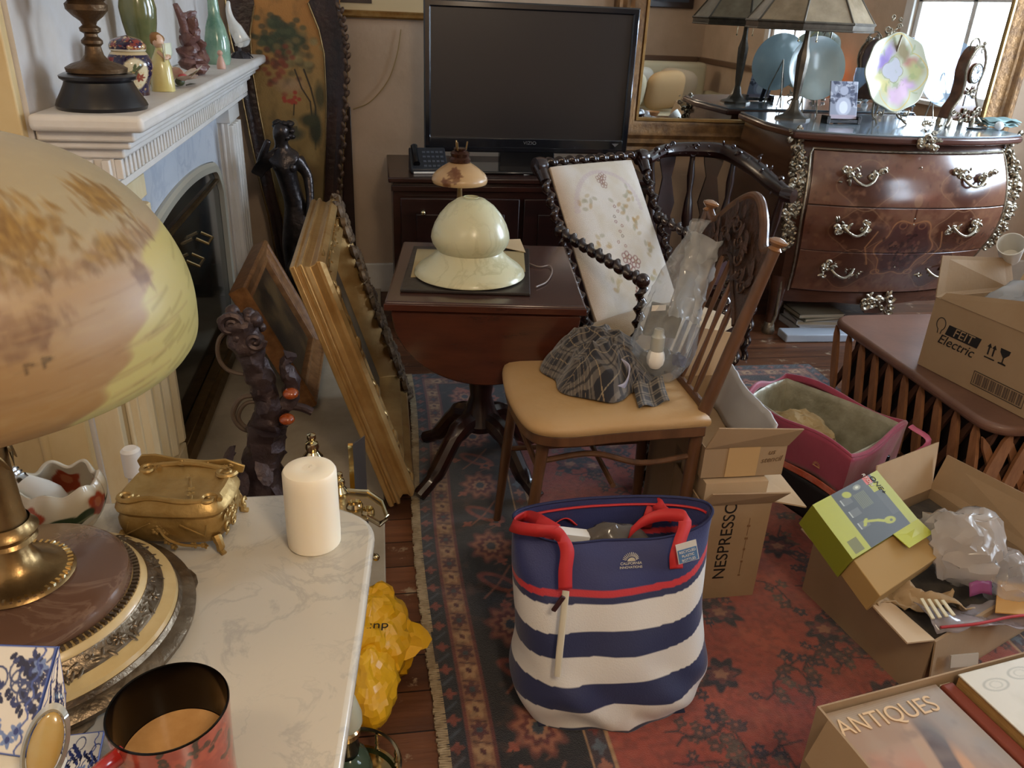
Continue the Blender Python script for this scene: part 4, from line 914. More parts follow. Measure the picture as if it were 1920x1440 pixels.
# ---------------------------------------------------------------- jewellery casket
def casket():
    r = thing('jewelry_casket', 'gilt metal jewelry box with scrolled lid and curled feet on the marble top', 'jewelry box', (-.292, 1.003, ZT), math.radians(-9))
    m = M('casket_gilt', 'b39660', .42, .6, var='94753f', vs=22, vc=.4, bump=.15, bs=80)
    def ringp(w, d, z, k=0, n=40):
        out = []
        for i in range(n):
            a = 2 * PI * i / n; c, s = math.cos(a), math.sin(a); q = (abs(c) ** 5 + abs(s) ** 5) ** (-1 / 5)
            wob = 1 + k * math.cos(4 * a) ; out.append((w / 2 * q * c * wob, d / 2 * q * s * wob, z))
        return out
    def loft(rings):
        b = MB(); vs = []; n = len(rings[0]); fs = []
        for g in rings: vs += g
        for j in range(len(rings) - 1): fs += [(j * n + i, j * n + (i + 1) % n, (j + 1) * n + (i + 1) % n, (j + 1) * n + i) for i in range(n)]
        fs += [tuple(range(n))[::-1], tuple((len(rings) - 1) * n + i for i in range(n))]; return b.add(vs, fs)
    W_, D_ = .148, .108
    part('body', loft([ringp(W_ * .86, D_ * .86, .014), ringp(W_ * .95, D_ * .95, .022), ringp(W_, D_, .036), ringp(W_, D_, .045), ringp(W_ * .95, D_ * .95, .055), ringp(W_ * .97, D_ * .97, .058)]), m, r)
    part('lid', loft([ringp(W_ * .99, D_ * .99, .0585), ringp(W_ * 1.04, D_ * 1.04, .062, .02), ringp(W_ * 1.02, D_ * 1.02, .067, .02), ringp(W_ * .93, D_ * .92, .074, .015), ringp(W_ * .88, D_ * .85, .079, .01), ringp(W_ * .82, D_ * .77, .079), ringp(W_ * .70, D_ * .62, .074), ringp(W_ * .4, D_ * .35, .073)]), m, r)
    b = MB()
    for x, y, f in ((-.055, .035, 1), (.055, .035, -1), (-.055, -.035, -1), (.055, -.035, 1)): b.spiral((x, y, .0785), (1, 0, 0), (0, 1, 0), .015, 1.4, .0036, flip=f)
    b.tube(cat([(-.05, -.047, .078), (-.02, -.042, .081), (.02, -.046, .08), (.05, -.04, .078)], 5), .0042, 8).tube(cat([(-.05, .045, .078), (0, .048, .083), (.05, .044, .078)], 5), .0045, 8)
    b.tube(cat([(.012, .012, .078), (.022, -.01, .08), (.03, -.03, .08), (.035, -.045, .079)], 5), .002, 6)
    for x, y in ((.012, .014), (.03, -.03), (.052, .042), (-.01, .046), (.026, -.018)):
        for k in range(5): b.leaf((x, y, .081), (math.cos(k * 1.257), math.sin(k * 1.257), .3), (0, 0, 1), .007, .005, .0015)
    part('lid_relief', b, m, r)
    part('back_crest', MB().prism([(-.074, 0), (.074, 0), (.078, .012), (.05, .022), (.02, .018), (-.02, .02), (-.05, .026), (-.07, .024), (-.078, .014)], 0, .004, lambda x, y, z: (x, .05 + z, .068 + y)), m, r, bev=.0015)
    part('back_crest_relief', MB().ornate((0, .048, .08), (1, 0, 0), (0, 0, 1), .12, .014, 12, 3, .002), m, r)
    for x in (-1, 1):
        for y in (-1, 1):
            part('foot', MB().tube(cat([(x * .062, y * .044, .026), (x * .068, y * .049, .014), (x * .068, y * .049, .006), (x * .074, y * .053, .002)], 4), [.007] * 3 + [.006] * 3 + [.0055] * 3 + [.004] * 4, 8), m, r)
    b = MB().tube(cat([(-.01, -.056, .045), (.0, -.058, .028), (.02, -.058, .018), (.045, -.055, .016)], 5), .002, 6)
    b.tube([(-.05, -.0545, .05), (-.055, -.055, .03), (-.02, -.056, .05)], .0012, 5).tube([(.055, -.0545, .05), (.052, -.056, .032), (.02, -.057, .05)], .0012, 5)
    for x, z in ((-.008, .044), (-.014, .038), (.0, .038), (0, .022), (.008, .014), (.036, .018), (.05, .018), (-.048, .016), (-.035, .018)):
        for k in range(5): b.leaf((x, -.056, z), (math.cos(k * 1.257), -.3, math.sin(k * 1.257)), (0, -1, 0), .006, .005, .0015)
    part('flower_relief', b, m, r)
    b = MB().ornate((.0735, 0, .04), (0, 1, 0), (0, 0, 1), .08, .035, 16, 8, .003); part('side_relief', b, m, r)
casket()
# ---------------------------------------------------------------- pillar candle
r = thing('pillar_candle', 'thick plain cream pillar candle on the marble top', 'candle', (-.1075, .957, ZT))
part('wax', MB().lathe([(0, .0), (.034, .0), (.0365, .003), (.0370, .02), (.0365, .10), (.0363, .117), (.034, .121), (.028, .1232), (.012, .1238), (.010, .1232), (.008, .1235), (0, .1232)], n=64), m_wax, r)
part('wick', MB().tube([(0, 0, .123), (.001, 0, .1255), (.004, .001, .126)], .0009, 6), M('wick_white', 'd8cfc0', .8), r)
# ---------------------------------------------------------------- ceramic pot with an LED bulb
def pot():
    r = thing('ceramic_pot', 'white ceramic planter with red and green painted relief behind the lamp', 'pot', (-.458, 1.03, ZT))
    c = Cv(140, 60, 'd6c9ae', 2 * PI, 1)
    for a in (4.3, 5.95, .6, 1.7, 3.0): c.ell(a, .60, .34, .24, 'a8482c', lobes=5, la=.12); c.ell(a, .66, .15, .1, 'c0704a')
    for a in (4.95, 5.4, .0, 2.3, 3.5): c.ell(a, .40, .4, .16, '3c4a34', .3); c.ell(a + .2, .3, .25, .08, 'd8d4c4', .3); c.line([(a - .3, .35), (a + .35, .42)], .03, '8a9070')
    c.ell(5.2, .25, .2, .15, 'a8545c'); c.rect(0, 7, .93, 1, 'd8ccb4'); c.rect(0, 7, 0, .1, 'cdbf9f')
    R_ = lambda U, W_: (spline1([0, .2, .6, .85, 1], [.034, .045, .056, .055, .050], W_)) * (1 + .05 * np.sin(U * 2 * PI * 7) * W_)
    mb, cols = sheet(c, lambda U, W_: (R_(U, W_) * np.cos(U * 2 * PI), R_(U, W_) * np.sin(U * 2 * PI) * .9, .002 + W_ * .075 + .005 * np.sin(U * 2 * PI * 7) * W_))
    part('bowl', mb, M('majolica', rough=.15, attr=True, coat=.5), r, cols=cols, solid=.005)
    part('base', MB().lathe([(0, 0), (.034, 0), (.036, .006), (0, .006)], n=24), M('porcelain_white'), r)
    rb = thing('light_bulb', 'white LED light bulb with silver screw base lying in the ceramic pot', 'light bulb', (-.475, 1.02, ZT + .045))
    A = Euler((-.5, -.75, .3)).to_matrix()
    part('globe', MB().lathe([(0, -.03), (.016, -.027), (.027, -.012), (.030, .004), (.026, .02), (.020, .034), (.016, .042)], n=28, R=A), M('bulb_white', 'e6e2d8', .25), rb)
    part('screw_base', MB().lathe([(.014, .042), (.0135, .047), (.0145, .05), (.013, .053), (.0145, .056), (.013, .059), (.0145, .062), (.013, .066), (.006, .071), (0, .072)], n=24, R=A), M('bright_metal', 'c0c4c8', .2, 1.), rb)
pot()
# white wooden spindle standing by the pilaster
p = P(243, 840, y=1.35)
solo('white_spindle', 'short white turned spindle standing between the jewelry box and the mantel', 'spindle', MB().lathe([(.02, .0), (.02, .02), (.012, .04), (.014, p.z - .10), (.012, p.z - .06), (.017, p.z - .055), (.017, p.z - .005), (.012, p.z), (0, p.z)], c=(p.x, 1.35, 0), n=20), m_white)
# ---------------------------------------------------------------- delft piece
def delft():
    r = thing('delft_ornament', 'blue and white painted Delft pottery stand with a glass panel at the table corner', 'pottery', (-.335, .60, ZT))
    def paint(w, h, W_, H_, seed):
        c = Cv(w, h, 'd6d3cc', W_, H_); rd = random.Random(seed)
        for k in range(13):
            x, y = rd.uniform(.1, .9) * W_, rd.uniform(.1, .9) * H_; a = rd.uniform(0, 6); pts = []
            for q in range(12): pts.append((x, y)); a += .45; x += .0045 * math.cos(a); y += .0045 * math.sin(a)
            c.line(pts, .0019, '3a4670')
            for q in range(6): c.ell(x + .004 * q - .01, y + .0032 * q - .008, .0042, .0024, rd.choice(('2a3668', '1e2342')), rd.uniform(0, 3))
        for k in range(5): x, y = rd.uniform(.1, .9) * W_, rd.uniform(.1, .9) * H_; c.ell(x, y, .007, .006, '6d83b4', lobes=5, la=.3); c.ell(x, y, .003, .003, '2c3c78')
        c.line([(W_ * .86 + .003 * math.sin(q * 1.3), H_ * q / 24) for q in range(25)], .002, '44589a'); c.line([(.003 + W_ * .08 + .003 * math.sin(q * 1.3), H_ * q / 24) for q in range(25)], .002, '44589a'); c.line([(0, 0), (W_, 0), (W_, H_), (0, H_), (0, 0)], .003, '4a5fa0'); return c
    m = M('delft_glaze', rough=.12, attr=True, coat=.6)
    def slab(name, pts, seed, n=90, th=.006):
        o, ax, ay = [Vector(p) for p in pts]; ax -= o; ay -= o; mb, cols = plane_sheet(paint(n, n, ax.length, ay.length, seed), o, ax, ay)
        part(name, mb, m, r, cols=cols, world=True, solid=th)
    T = lambda u, v, z: P(u, v, z=z)
    # a tall leaning painted face, a side face and the flat foot
    a = T(-60, 1206, .875); b = T(110, 1212, .872); c_ = T(50, 1420, .80); d = T(-80, 1400, .80)
    quad = lambda nm, A, B, C_, D, s: part(nm, *(lambda cv: (lambda mc: (mc[0], m, r))(sheet(cv, lambda U, W_: tuple((np.array(A)[i] * (1 - U) + np.array(B)[i] * U) * (1 - W_) + (np.array(D)[i] * (1 - U) + np.array(C_)[i] * U) * W_ for i in range(3)))))(paint(100, 100, .09, .09, s)), cols=paint(100, 100, .09, .09, s).a.reshape(-1, 3), world=True, solid=.006)
    quad('painted_face', a, b, c_, d, 3)
    e = T(125, 1385, .80); f = T(110, 1500, .772); quad('painted_side', b, T(123, 1300, .835), e, c_, 5)
    g = T(120, 1383, .764); h = T(196, 1374, .764); i_ = T(170, 1500, .764); j = T(60, 1500, .764); quad('painted_foot', g, h, i_, j, 8)
    part('core', MB().hexa([Vector((-.40, .50, ZT + .001)), Vector((-.31, .50, ZT + .001)), Vector((-.31, .61, ZT + .001)), Vector((-.40, .62, ZT + .001))], [Vector((-.385, .53, .80)), Vector((-.335, .53, .80)), Vector((-.335, .60, .80)), Vector((-.385, .61, .80))]), M('porcelain_white'), r, world=True, bev=.004)
    q = T(85, 1400, .83)
    part('glass_lens', MB().ball(q, (.014, .006, .030), 24, Euler((-.6, .25, 0)).to_matrix()), M('clear_amber_glass', 'a8925e', .08, var='a88848', vs=30, coat=1), r, world=True)
    part('lens_rim', MB().lathe([(.0165, -.003), (.019, 0), (.0165, .003), (.015, 0), (.0165, -.003)], c=q, n=40, sy=2.0, R=Euler((PI / 2 - .6, .25, 0)).to_matrix()), M('glass_rim', 'b9bcb8', .1, .6), r, world=True)
delft()
# ---------------------------------------------------------------- coffee mug
def mug():
    c0 = Vector((-.206, .572, ZT)); r = thing('coffee_mug', 'red and black patterned mug with black inside, half full of milky coffee', 'mug', c0)
    c = Cv(300, 120, '8c382c', 2 * PI, .09 / .053); rd = random.Random(4)
    for k in range(75):
        a = rd.uniform(0, 2 * PI); y = rd.uniform(0, 1.7); pts = [(a, y)]; t = rd.uniform(0, 6)
        for q in range(4): t += rd.uniform(-.7, .7); a += .08 * math.cos(t); y += .08 * math.sin(t); pts.append((a, y))
        c.line(pts, rd.uniform(.04, .10), '2c1b15'); c.ell(a, y, .07, .06, '2c1b15')
    c.noise('b05038', 30, 14, .55, .8, .4, 6)
    R_ = lambda W_: .0500 + .0035 * W_ ** 2
    mb, cols = sheet(c, lambda U, W_: (R_(W_) * np.cos(U * 2 * PI), R_(W_) * np.sin(U * 2 * PI), .002 + .106 * W_))
    part('outer_wall', mb, M('mug_lacquer', rough=.15, attr=True, coat=.6), r, cols=cols)
    part('inner_wall', MB().lathe([(.0, .002), (.050, .002), (.0502, .004)], n=64).lathe([(.0535, .108), (.053, .1095), (.0515, .109), (.0505, .10), (.048, .012), (0, .010)], n=64), M('mug_black_glaze', '050404', .15, spec=.35), r, 'glossy black lining')
    part('coffee', MB().lathe([(.0, .052), (.0486, .052), (.0486, .047), (0, .047)], n=64), M('milky_coffee', 'a87c4c', .2, var='bf9460', vs=30, vc=.4), r)
    hd = cat([(-.049, -.0, .095), (-.075, -.004, .096), (-.088, -.006, .07), (-.08, -.005, .035), (-.049, 0, .022)], 8); R0 = Matrix.Rotation(-.9 + PI / 2 * .9, 3, 'Z')
    part('handle', MB().tube([Matrix.Rotation(.85, 3, 'Z') @ p for p in hd], .0065, 12, flat=1.4), M('mug_red', '8c1f1c', .15, coat=.6), r, 'red handle')
mug()
# ---------------------------------------------------------------- yellow fire-log bag and brass tray lamp on the floor right of the table
def crumple(name, fn, nu, nv, amp, sc, seed, **k): 
    mb = MB().grid(fn, nu, nv); mb.displace(amp, sc, seed); return mb
r = thing('firelog_bag', 'crumpled yellow paper fire log bag on the floor beside the marble table', 'bag', (-.03, 1.42, 0))
my = M('yellow_wrapper', 'e6b41e', .4, var='d39a14', vs=10, vc=.3, coat=.2, bump=.3, bs=30)
b = MB().ball((-.052, 1.46, .105), (.10, .12, .09), 40); b.displace(.025, 9, 3); b.displace(.012, 34, 9)
part('upper_pack', b, my, r, world=True, smooth=12)
b = MB().ball((-.06, 1.35, .085), (.065, .12, .08), 36); b.displace(.02, 10, 5); b.displace(.010, 34, 8)
part('lower_pack', b, my, r, world=True, smooth=12)
b = MB().leaf((-.0, 1.46, .11), (1, -.15, -.2), (0, 0, 1), .09, .10, .01).leaf((-.02, 1.40, .10), (.8, .3, .1), (0, 0, 1), .09, .08, .01).displace(.006, 50, 2)
part('torn_wrapping', b, my, r, world=True, smooth=20)
text('lettering', 'duraflame', .036, m_ink, r, P(668, 1176, z=.193) , (-1, .06, 0), (0, -1, .1), .0004)
def tray():
    cx, cy = -.085, 1.13; r = thing('brass_gallery_tray', 'round brass gallery tray with turned posts and a green glass shade on the floor', 'tray', (cx, cy, 0))
    part('tray', MB().lathe([(0, .012), (.082, .012), (.09, .016), (.092, .03), (.086, .03), (.080, .022), (0, .02)], c=(cx, cy, 0), n=56), m_brassd3, r, world=True)
    part('foot_ring', MB().lathe([(0, 0), (.07, 0), (.07, .012), (0, .012)], c=(cx, cy, 0), n=40), m_brassd3, r, world=True)
    part('rail', MB().lathe([(.088, .074), (.092, .076), (.094, .080), (.09, .084), (.086, .08), (.088, .074)], c=(cx, cy, 0), n=56), m_brass, r, world=True)
    for k in range(9):
        a = k * 2 * PI / 9 + .35; part('post', MB().lathe([(.004, .03), (.006, .036), (.003, .042), (.006, .05), (.003, .058), (.005, .068), (.003, .076)], c=(cx + .088 * math.cos(a), cy + .088 * math.sin(a), 0), n=10), m_brass, r, world=True)
    r2 = thing('glass_lamp_font', 'pale glass lamp font with brass collar and black neck, standing in the brass tray', 'lamp part', (cx - .015, cy + .03, .022))
    part('font', MB().lathe([(0, 0), (.045, 0), (.05, .02), (.04, .05), (.024, .062)], n=32).displace(.002, 20), film('green_glass', '6f8672', .55, .1, 'a9c0a8'), r2)
    part('neck', MB().lathe([(.022, .060), (.026, .08), (.022, .11), (.024, .115)], n=24), m_black, r2)
    part('collar', MB().lathe([(.024, .113), (.030, .118), (.030, .13), (.026, .135)], n=28), m_brass, r2)
    part('globe', MB().lathe([(.026, .134), (.034, .145), (.034, .165), (.025, .20), (.016, .23), (.012, .24), (0, .242)], n=28), M('frosted_pale_glass', 'b6b49c', .3), r2)
m_brassd3 = M('brass_mirror_tray', 'a2916a', .18, 1.)
tray()
# ================================================================ television corner
m_cab = M('cabinet_mahogany', '35170f', .32, var='22100b', vs=4, stretch=(1, 6, 6), coat=.25)
def cabinet():
    r = thing('tv_cabinet', 'dark mahogany cabinet with small brass knob under the television', 'cabinet', (.63, 3.86, 0))
    x0, x1, y0, y1, z = .05, 1.22, 3.58, 4.14, .75
    part('top', MB().box(((x0 + x1) / 2, (y0 + y1) / 2, z - .012), (x1 - x0 + .04, y1 - y0 + .02, .024)), m_cab, r, world=True, bev=.006)
    part('body', MB().box(((x0 + x1) / 2, (y0 + y1) / 2 + .01, .39), (x1 - x0, y1 - y0 - .02, .672)).box(((x0 + x1) / 2, y0 + .01, .70), (x1 - x0 + .015, .02, .025)), m_cab, r, world=True, bev=.003)
    for k in range(2):
        xa = x0 + .04 + k * .555; d = part('door', MB().box((xa + .26, y0 - .004, .38), (.535, .018, .56)).box((xa + .26, y0 - .012, .38), (.40, .01, .42)), m_mahogd, r, world=True, bev=.004)
        part('knob', MB().ball((xa + (.09 if k == 0 else .45), y0 - .03, .60), .012, 14).cyl((xa + (.09 if k == 0 else .45), y0 - .03, .60), (xa + (.09 if k == 0 else .45), y0 - .01, .60), .005), m_brass, d, world=True)
    for x in (x0 + .06, x1 - .06):
        for y in (y0 + .05, y1 - .05): part('foot', MB().lathe([(.02, 0), (.03, .02), (.028, .06)], c=(x, y, 0), n=14), m_cab, r, world=True)
cabinet()
def tv():
    r = thing('television', 'black flat screen television on its stand on the mahogany cabinet', 'television', (.67, 3.83, .75)); Y = 3.80
    a, b_, c, d = P(799, 284, y=Y), P(1172, 291, y=Y), P(1203, 14, y=Y), P(790, 0, y=Y)
    x0, x1, z0, z1 = (a.x + d.x) / 2, (b_.x + c.x) / 2, .826, 1.462
    mb = MB().sweep([(x0, Y, z0), (x1, Y, z0), (x1, Y, z1), (x0, Y, z1)], [(0, .03), (0, 0), (.006, -.008), (.024, -.010), (.030, -.002), (.030, .03)], up=(0, 1, 0))
    part('bezel', mb, M('gloss_black_bezel', '14161b', .1, coat=1.), r, world=True)
    part('lower_bezel', MB().box(((x0 + x1) / 2, Y - .001, z0 + .038), (x1 - x0 - .05, .016, .055)), M('gloss_black_bezel'), r, world=True, bev=.003)
    part('screen', MB().box(((x0 + x1) / 2, Y + .008, (z0 + z1) / 2 + .02), (x1 - x0 - .04, .012, z1 - z0 - .08)), M('lcd_screen', '2a2523', .3, spec=.6), r, world=True)
    part('back_shell', MB().box(((x0 + x1) / 2, Y + .04, (z0 + z1) / 2), (x1 - x0 - .03, .05, z1 - z0 - .03)), m_black, r, world=True, bev=.012)
    part('neck', MB().box(((x0 + x1) / 2, Y + .02, .80), (.26, .05, .08)), m_black, r, world=True, bev=.004)
    part('base', MB().box(((x0 + x1) / 2, Y - .02, .7575), (.52, .24, .013)), M('gloss_black_bezel'), r, world=True, bev=.005)
    mg = M('logo_silver', '9a9ca0', .3, .8)
    text('maker_logo', 'VIZIO', .021, mg, r, (.69, Y - .0105, .872), (1, 0, 0), (0, 0, 1), sx=1.15)
    part('corner_badge', MB().prism([(1.085, .877), (1.118, .877), (1.1015, .862)], Y - .011, Y - .009, lambda x, z, y: (x, y, z)), mg, r, world=True)
tv()
r = thing('cordless_phone_base', 'dark grey office phone with keypad on the left end of the tv cabinet', 'telephone', (.21, 3.72, .75), .08)
part('body', MB().hexa([(-.08, -.06, 0), (.085, -.06, 0), (.085, .06, 0), (-.08, .06, 0)], [(-.08, -.06, .022), (.085, -.06, .022), (.085, .045, .10), (-.08, .045, .10)]), M('phone_grey', '23262c', .4), r, bev=.005)
N_ = Vector((0, -.6, .8))
part('handset', MB().tube([(-.055, -.05, .042), (-.055, -.03, .055), (-.055, .03, .092), (-.055, .045, .105)], [.016, .013, .013, .016], 10), m_black, r)
for i in range(5):
    for j in range(4): part('key', MB().box((-.015 + .02 * i, -.045 + .022 * j, .031 + .0165 * j), (.013, .011, .006), rx=.62), M('key_grey', '484c54', .5), r)
part('label_strip', MB().box((.0, -.0605, .006), (.14, .002, .008)), m_paper, r, 'white strip')
b = MB().box((.69, 3.70, .7515), (.10, .06, .002), rz=.2); solo('paper_slip', 'white slip of paper on the cabinet beside the armchair', 'paper', b, m_paper)
# gilt framed picture on the back wall, cable
r = thing('wall_picture', 'gilt framed dark picture hanging on the back wall above the painted screen', 'picture', (.0, 4.235, 1.37))
part('frame', MB().sweep([(-.30, 4.24, 1.367), (.36, 4.24, 1.367), (.36, 4.24, 1.9), (-.30, 4.24, 1.9)], [(0, 0), (0, -.02), (.008, -.028), (.02, -.018), (.03, -.022), (.035, 0)], up=(0, 1, 0)), m_gold, r, world=True)
part('mount', MB().box((.03, 4.235, 1.63), (.60, .006, .47)), M('mount_cream', 'c9b48c', .8), r, world=True)
part('picture', MB().box((-.16, 4.23, 1.66), (.28, .008, .46)), M('dark_print', '3a2a22', .4, var='241a18', vs=12), r, world=True)
solo('wall_cable', 'thin tan cable looping down the back wall', 'cable', MB().tube(cat([P(752, 55, y=4.24), P(745, 100, y=4.24), P(728, 150, y=4.24), P(695, 190, y=4.24), P(662, 205, y=4.24)], 8), .003, 6), M('tan_cable', '9c8458', .6))
# ================================================================ drop-leaf table
TA = -.115; T0 = Vector((-.001, 2.052, 0)); TX = Vector((math.cos(TA), math.sin(TA), 0)); TY = Vector((-TX.y, TX.x, 0)); TZ = .72
def tw(x, y, z): p = T0 + TX * x + TY * y; return Vector((p.x, p.y, z))
def droptable():
    r = thing('drop_leaf_table', 'mahogany drop-leaf table with a rounded leaf hanging at the front', 'table', tw(.27, .3, 0), TA)
    m = M('table_mahogany', '4c2416', .24, var='33170f', vs=5, vc=.3, stretch=(1, 6, 6), coat=.5); mt = M('table_top_worn', '4a3029', .22, var='35221f', vs=6, vc=.4, coat=.4, bump=.03, bs=12)
    part('top', MB().prism([(0, 0), (.545, 0), (.545, .60), (0, .60)], TZ - .02, TZ, lambda x, y, z: tw(x, y, z)), mt, r, world=True, bev=.006, nseg=3)
    part('edge_band', MB().prism([(-.002, -.004), (.547, -.004), (.547, .0), (-.002, .0)], TZ - .026, TZ - .006, lambda x, y, z: tw(x, y, z)), m, r, world=True, bev=.002)
    pl = [(.02, 0)] + [(.275 - .255 * math.cos(PI * i / 30), -.21 * math.sin(PI * i / 30)) for i in range(31)] + [(.53, 0)]
    part('front_leaf', MB().prism(pl, -.014, .004, lambda x, y, z: tw(x, z, TZ - .028 + y)), m, r, world=True, bev=.004)
    part('rear_leaf', MB().prism(pl, .596, .612, lambda x, y, z: tw(x, z, TZ - .028 + y)), m, r, world=True, bev=.004)
    part('apron', MB().prism([(.03, .03), (.515, .03), (.515, .57), (.03, .57)], TZ - .12, TZ - .02, lambda x, y, z: tw(x, y, z)), m_mahogd, r, world=True)
    c0 = tw(.27, .30, 0); part('pedestal', MB().lathe([(.05, .18), (.07, .21), (.05, .25), (.035, .30), (.045, .38), (.055, .44), (.04, .52), (.06, .58), (.08, .60)], c=c0, n=24), m_mahogd, r, world=True)
    for k in range(4):
        d = (TX + TY * (1 if k % 2 else -1)).normalized() * (1 if k < 2 else -1); part('foot', MB().tube(cat([c0 + Vector((0, 0, .22)), c0 + d * .10 + Vector((0, 0, .20)), c0 + d * .20 + Vector((0, 0, .08)), c0 + d * .27 + Vector((0, 0, .032))], 6), [.034] * 7 + [.028] * 6 + [.022] * 6, 10), m_mahogd, r, world=True)
droptable()
r = thing('black_tray', 'flat black folder with a cream sheet under the alabaster shade', 'folder', (.24, 2.34, TZ))
cn = [P(750, 545, z=TZ + .006), P(994, 552, z=TZ + .006), P(992, 468, z=TZ + .006), P(776, 463, z=TZ + .006)]
part('cover', MB().prism([(p.x, p.y) for p in cn], TZ + .001, TZ + .010), M('black_leatherette', '2b2624', .3, bump=.1), r, world=True, bev=.002)
part('sheet', MB().prism([(p.x, p.y) for p in (P(770, 520, z=TZ + .011), P(985, 510, z=TZ + .011), P(982, 472, z=TZ + .011), P(782, 467, z=TZ + .011))], TZ + .0105, TZ + .0115), M('cream_sheet', 'a8946a', .6), r, 'cream sheet', world=True)
c = P(880, 500, z=.735); ALB = Vector((.25, 2.255, TZ + .012))
r = thing('alabaster_shade', 'large pale green-white marbled glass shade with domed top and flared skirt', 'lamp shade', ALB)
prof = [(.158, 0), (.162, .003), (.160, .010), (.150, .022), (.130, .036), (.110, .052), (.097, .066), (.094, .072), (.099, .078), (.109, .092), (.1135, .108), (.111, .125), (.103, .148), (.088, .175), (.066, .200), (.040, .218), (.022, .223), (.018, .220), (0, .219)]
part('glass', MB().lathe(prof, n=72), M('alabaster_glass', 'c9c6a4', .3, var='b0ad88', vs=7, vc=.5, kind='marble', sss=.3, coat=.2), r, smooth=60)
part('top_opening', MB().lathe([(.020, .2232), (.0215, .225), (.0225, .2232)], n=32), M('alabaster_rim', 'b4b288', .3), r)
sp = P(862, 340, y=2.52); SL = Vector((sp.x, 2.52, TZ))
r = thing('small_oil_lamp', 'small brass lamp with brown flowered glass shade behind the alabaster shade', 'lamp', SL)
part('base', MB().lathe([(0, 0), (.05, 0), (.05, .01), (.02, .03), (.014, .05), (.03, .08), (.04, .1), (.03, .13), (.01, .15), (.008, .2), (.006, .27)], n=28), m_brassd, r)
c = Cv(120, 40, 'b5946a', 2 * PI, 1); c.all(np.clip((c.Y - .6) / .3, 0, 1) * .5, '94704a')
for k in range(3):
    a = 4.3 + k * 2.1
    for q in range(9): c.ell(a + .25 * math.sin(q * 2.3), .45 + .3 * math.cos(q * 1.9), .2, .12, '6b432c', q, lobes=5, la=.2, amt=.8)
hz = sp.z - TZ - .004
mb, cols = sheet(c, lambda U, W_: (spline1([0, .15, .4, .75, 1], [.083, .086, .080, .055, .030], W_) * np.cos(U * 2 * PI), spline1([0, .15, .4, .75, 1], [.083, .086, .080, .055, .030], W_) * np.sin(U * 2 * PI), hz + .062 * W_))
part('shade', mb, M('flowered_glass', rough=.3, attr=True), r, cols=cols, solid=.002)
part('collar', MB().lathe([(.028, hz + .058), (.034, hz + .066), (.034, hz + .074), (.028, hz + .080), (.030, hz + .090), (.024, hz + .096), (.018, hz + .098), (.02, hz + .105), (0, hz + .107)], n=28), M('dark_copper', '4e3226', .25, .8), r)
for a in (0, 2.1, 4.2): part('screw', MB().cyl((.018 * math.cos(a), .018 * math.sin(a), hz + .10), (.022 * math.cos(a), .022 * math.sin(a), hz + .125), .0025), m_brassd, r)
b = MB().prism([(p.x, p.y) for p in (P(940, 470, z=TZ + .002), P(985, 480, z=TZ + .002), P(975, 455, z=TZ + .002), P(945, 456, z=TZ + .002))], TZ + .013, TZ + .015)
solo('cream_card', 'small cream card lying at the back of the drop-leaf table', 'card', b, M('cream_card', 'c9b08a', .7))
cab_ = [P(u, v, z=TZ + .005) for u, v in ((960, 470), (985, 490), (1010, 500), (1030, 498), (1035, 510), (1025, 528), (1005, 538))]
solo('thin_cord', 'thin pale cord curling on the right of the drop-leaf table', 'cord', MB().tube(cat(cab_, 6), .0022, 6), M('pale_cord', '7d6c62', .5))
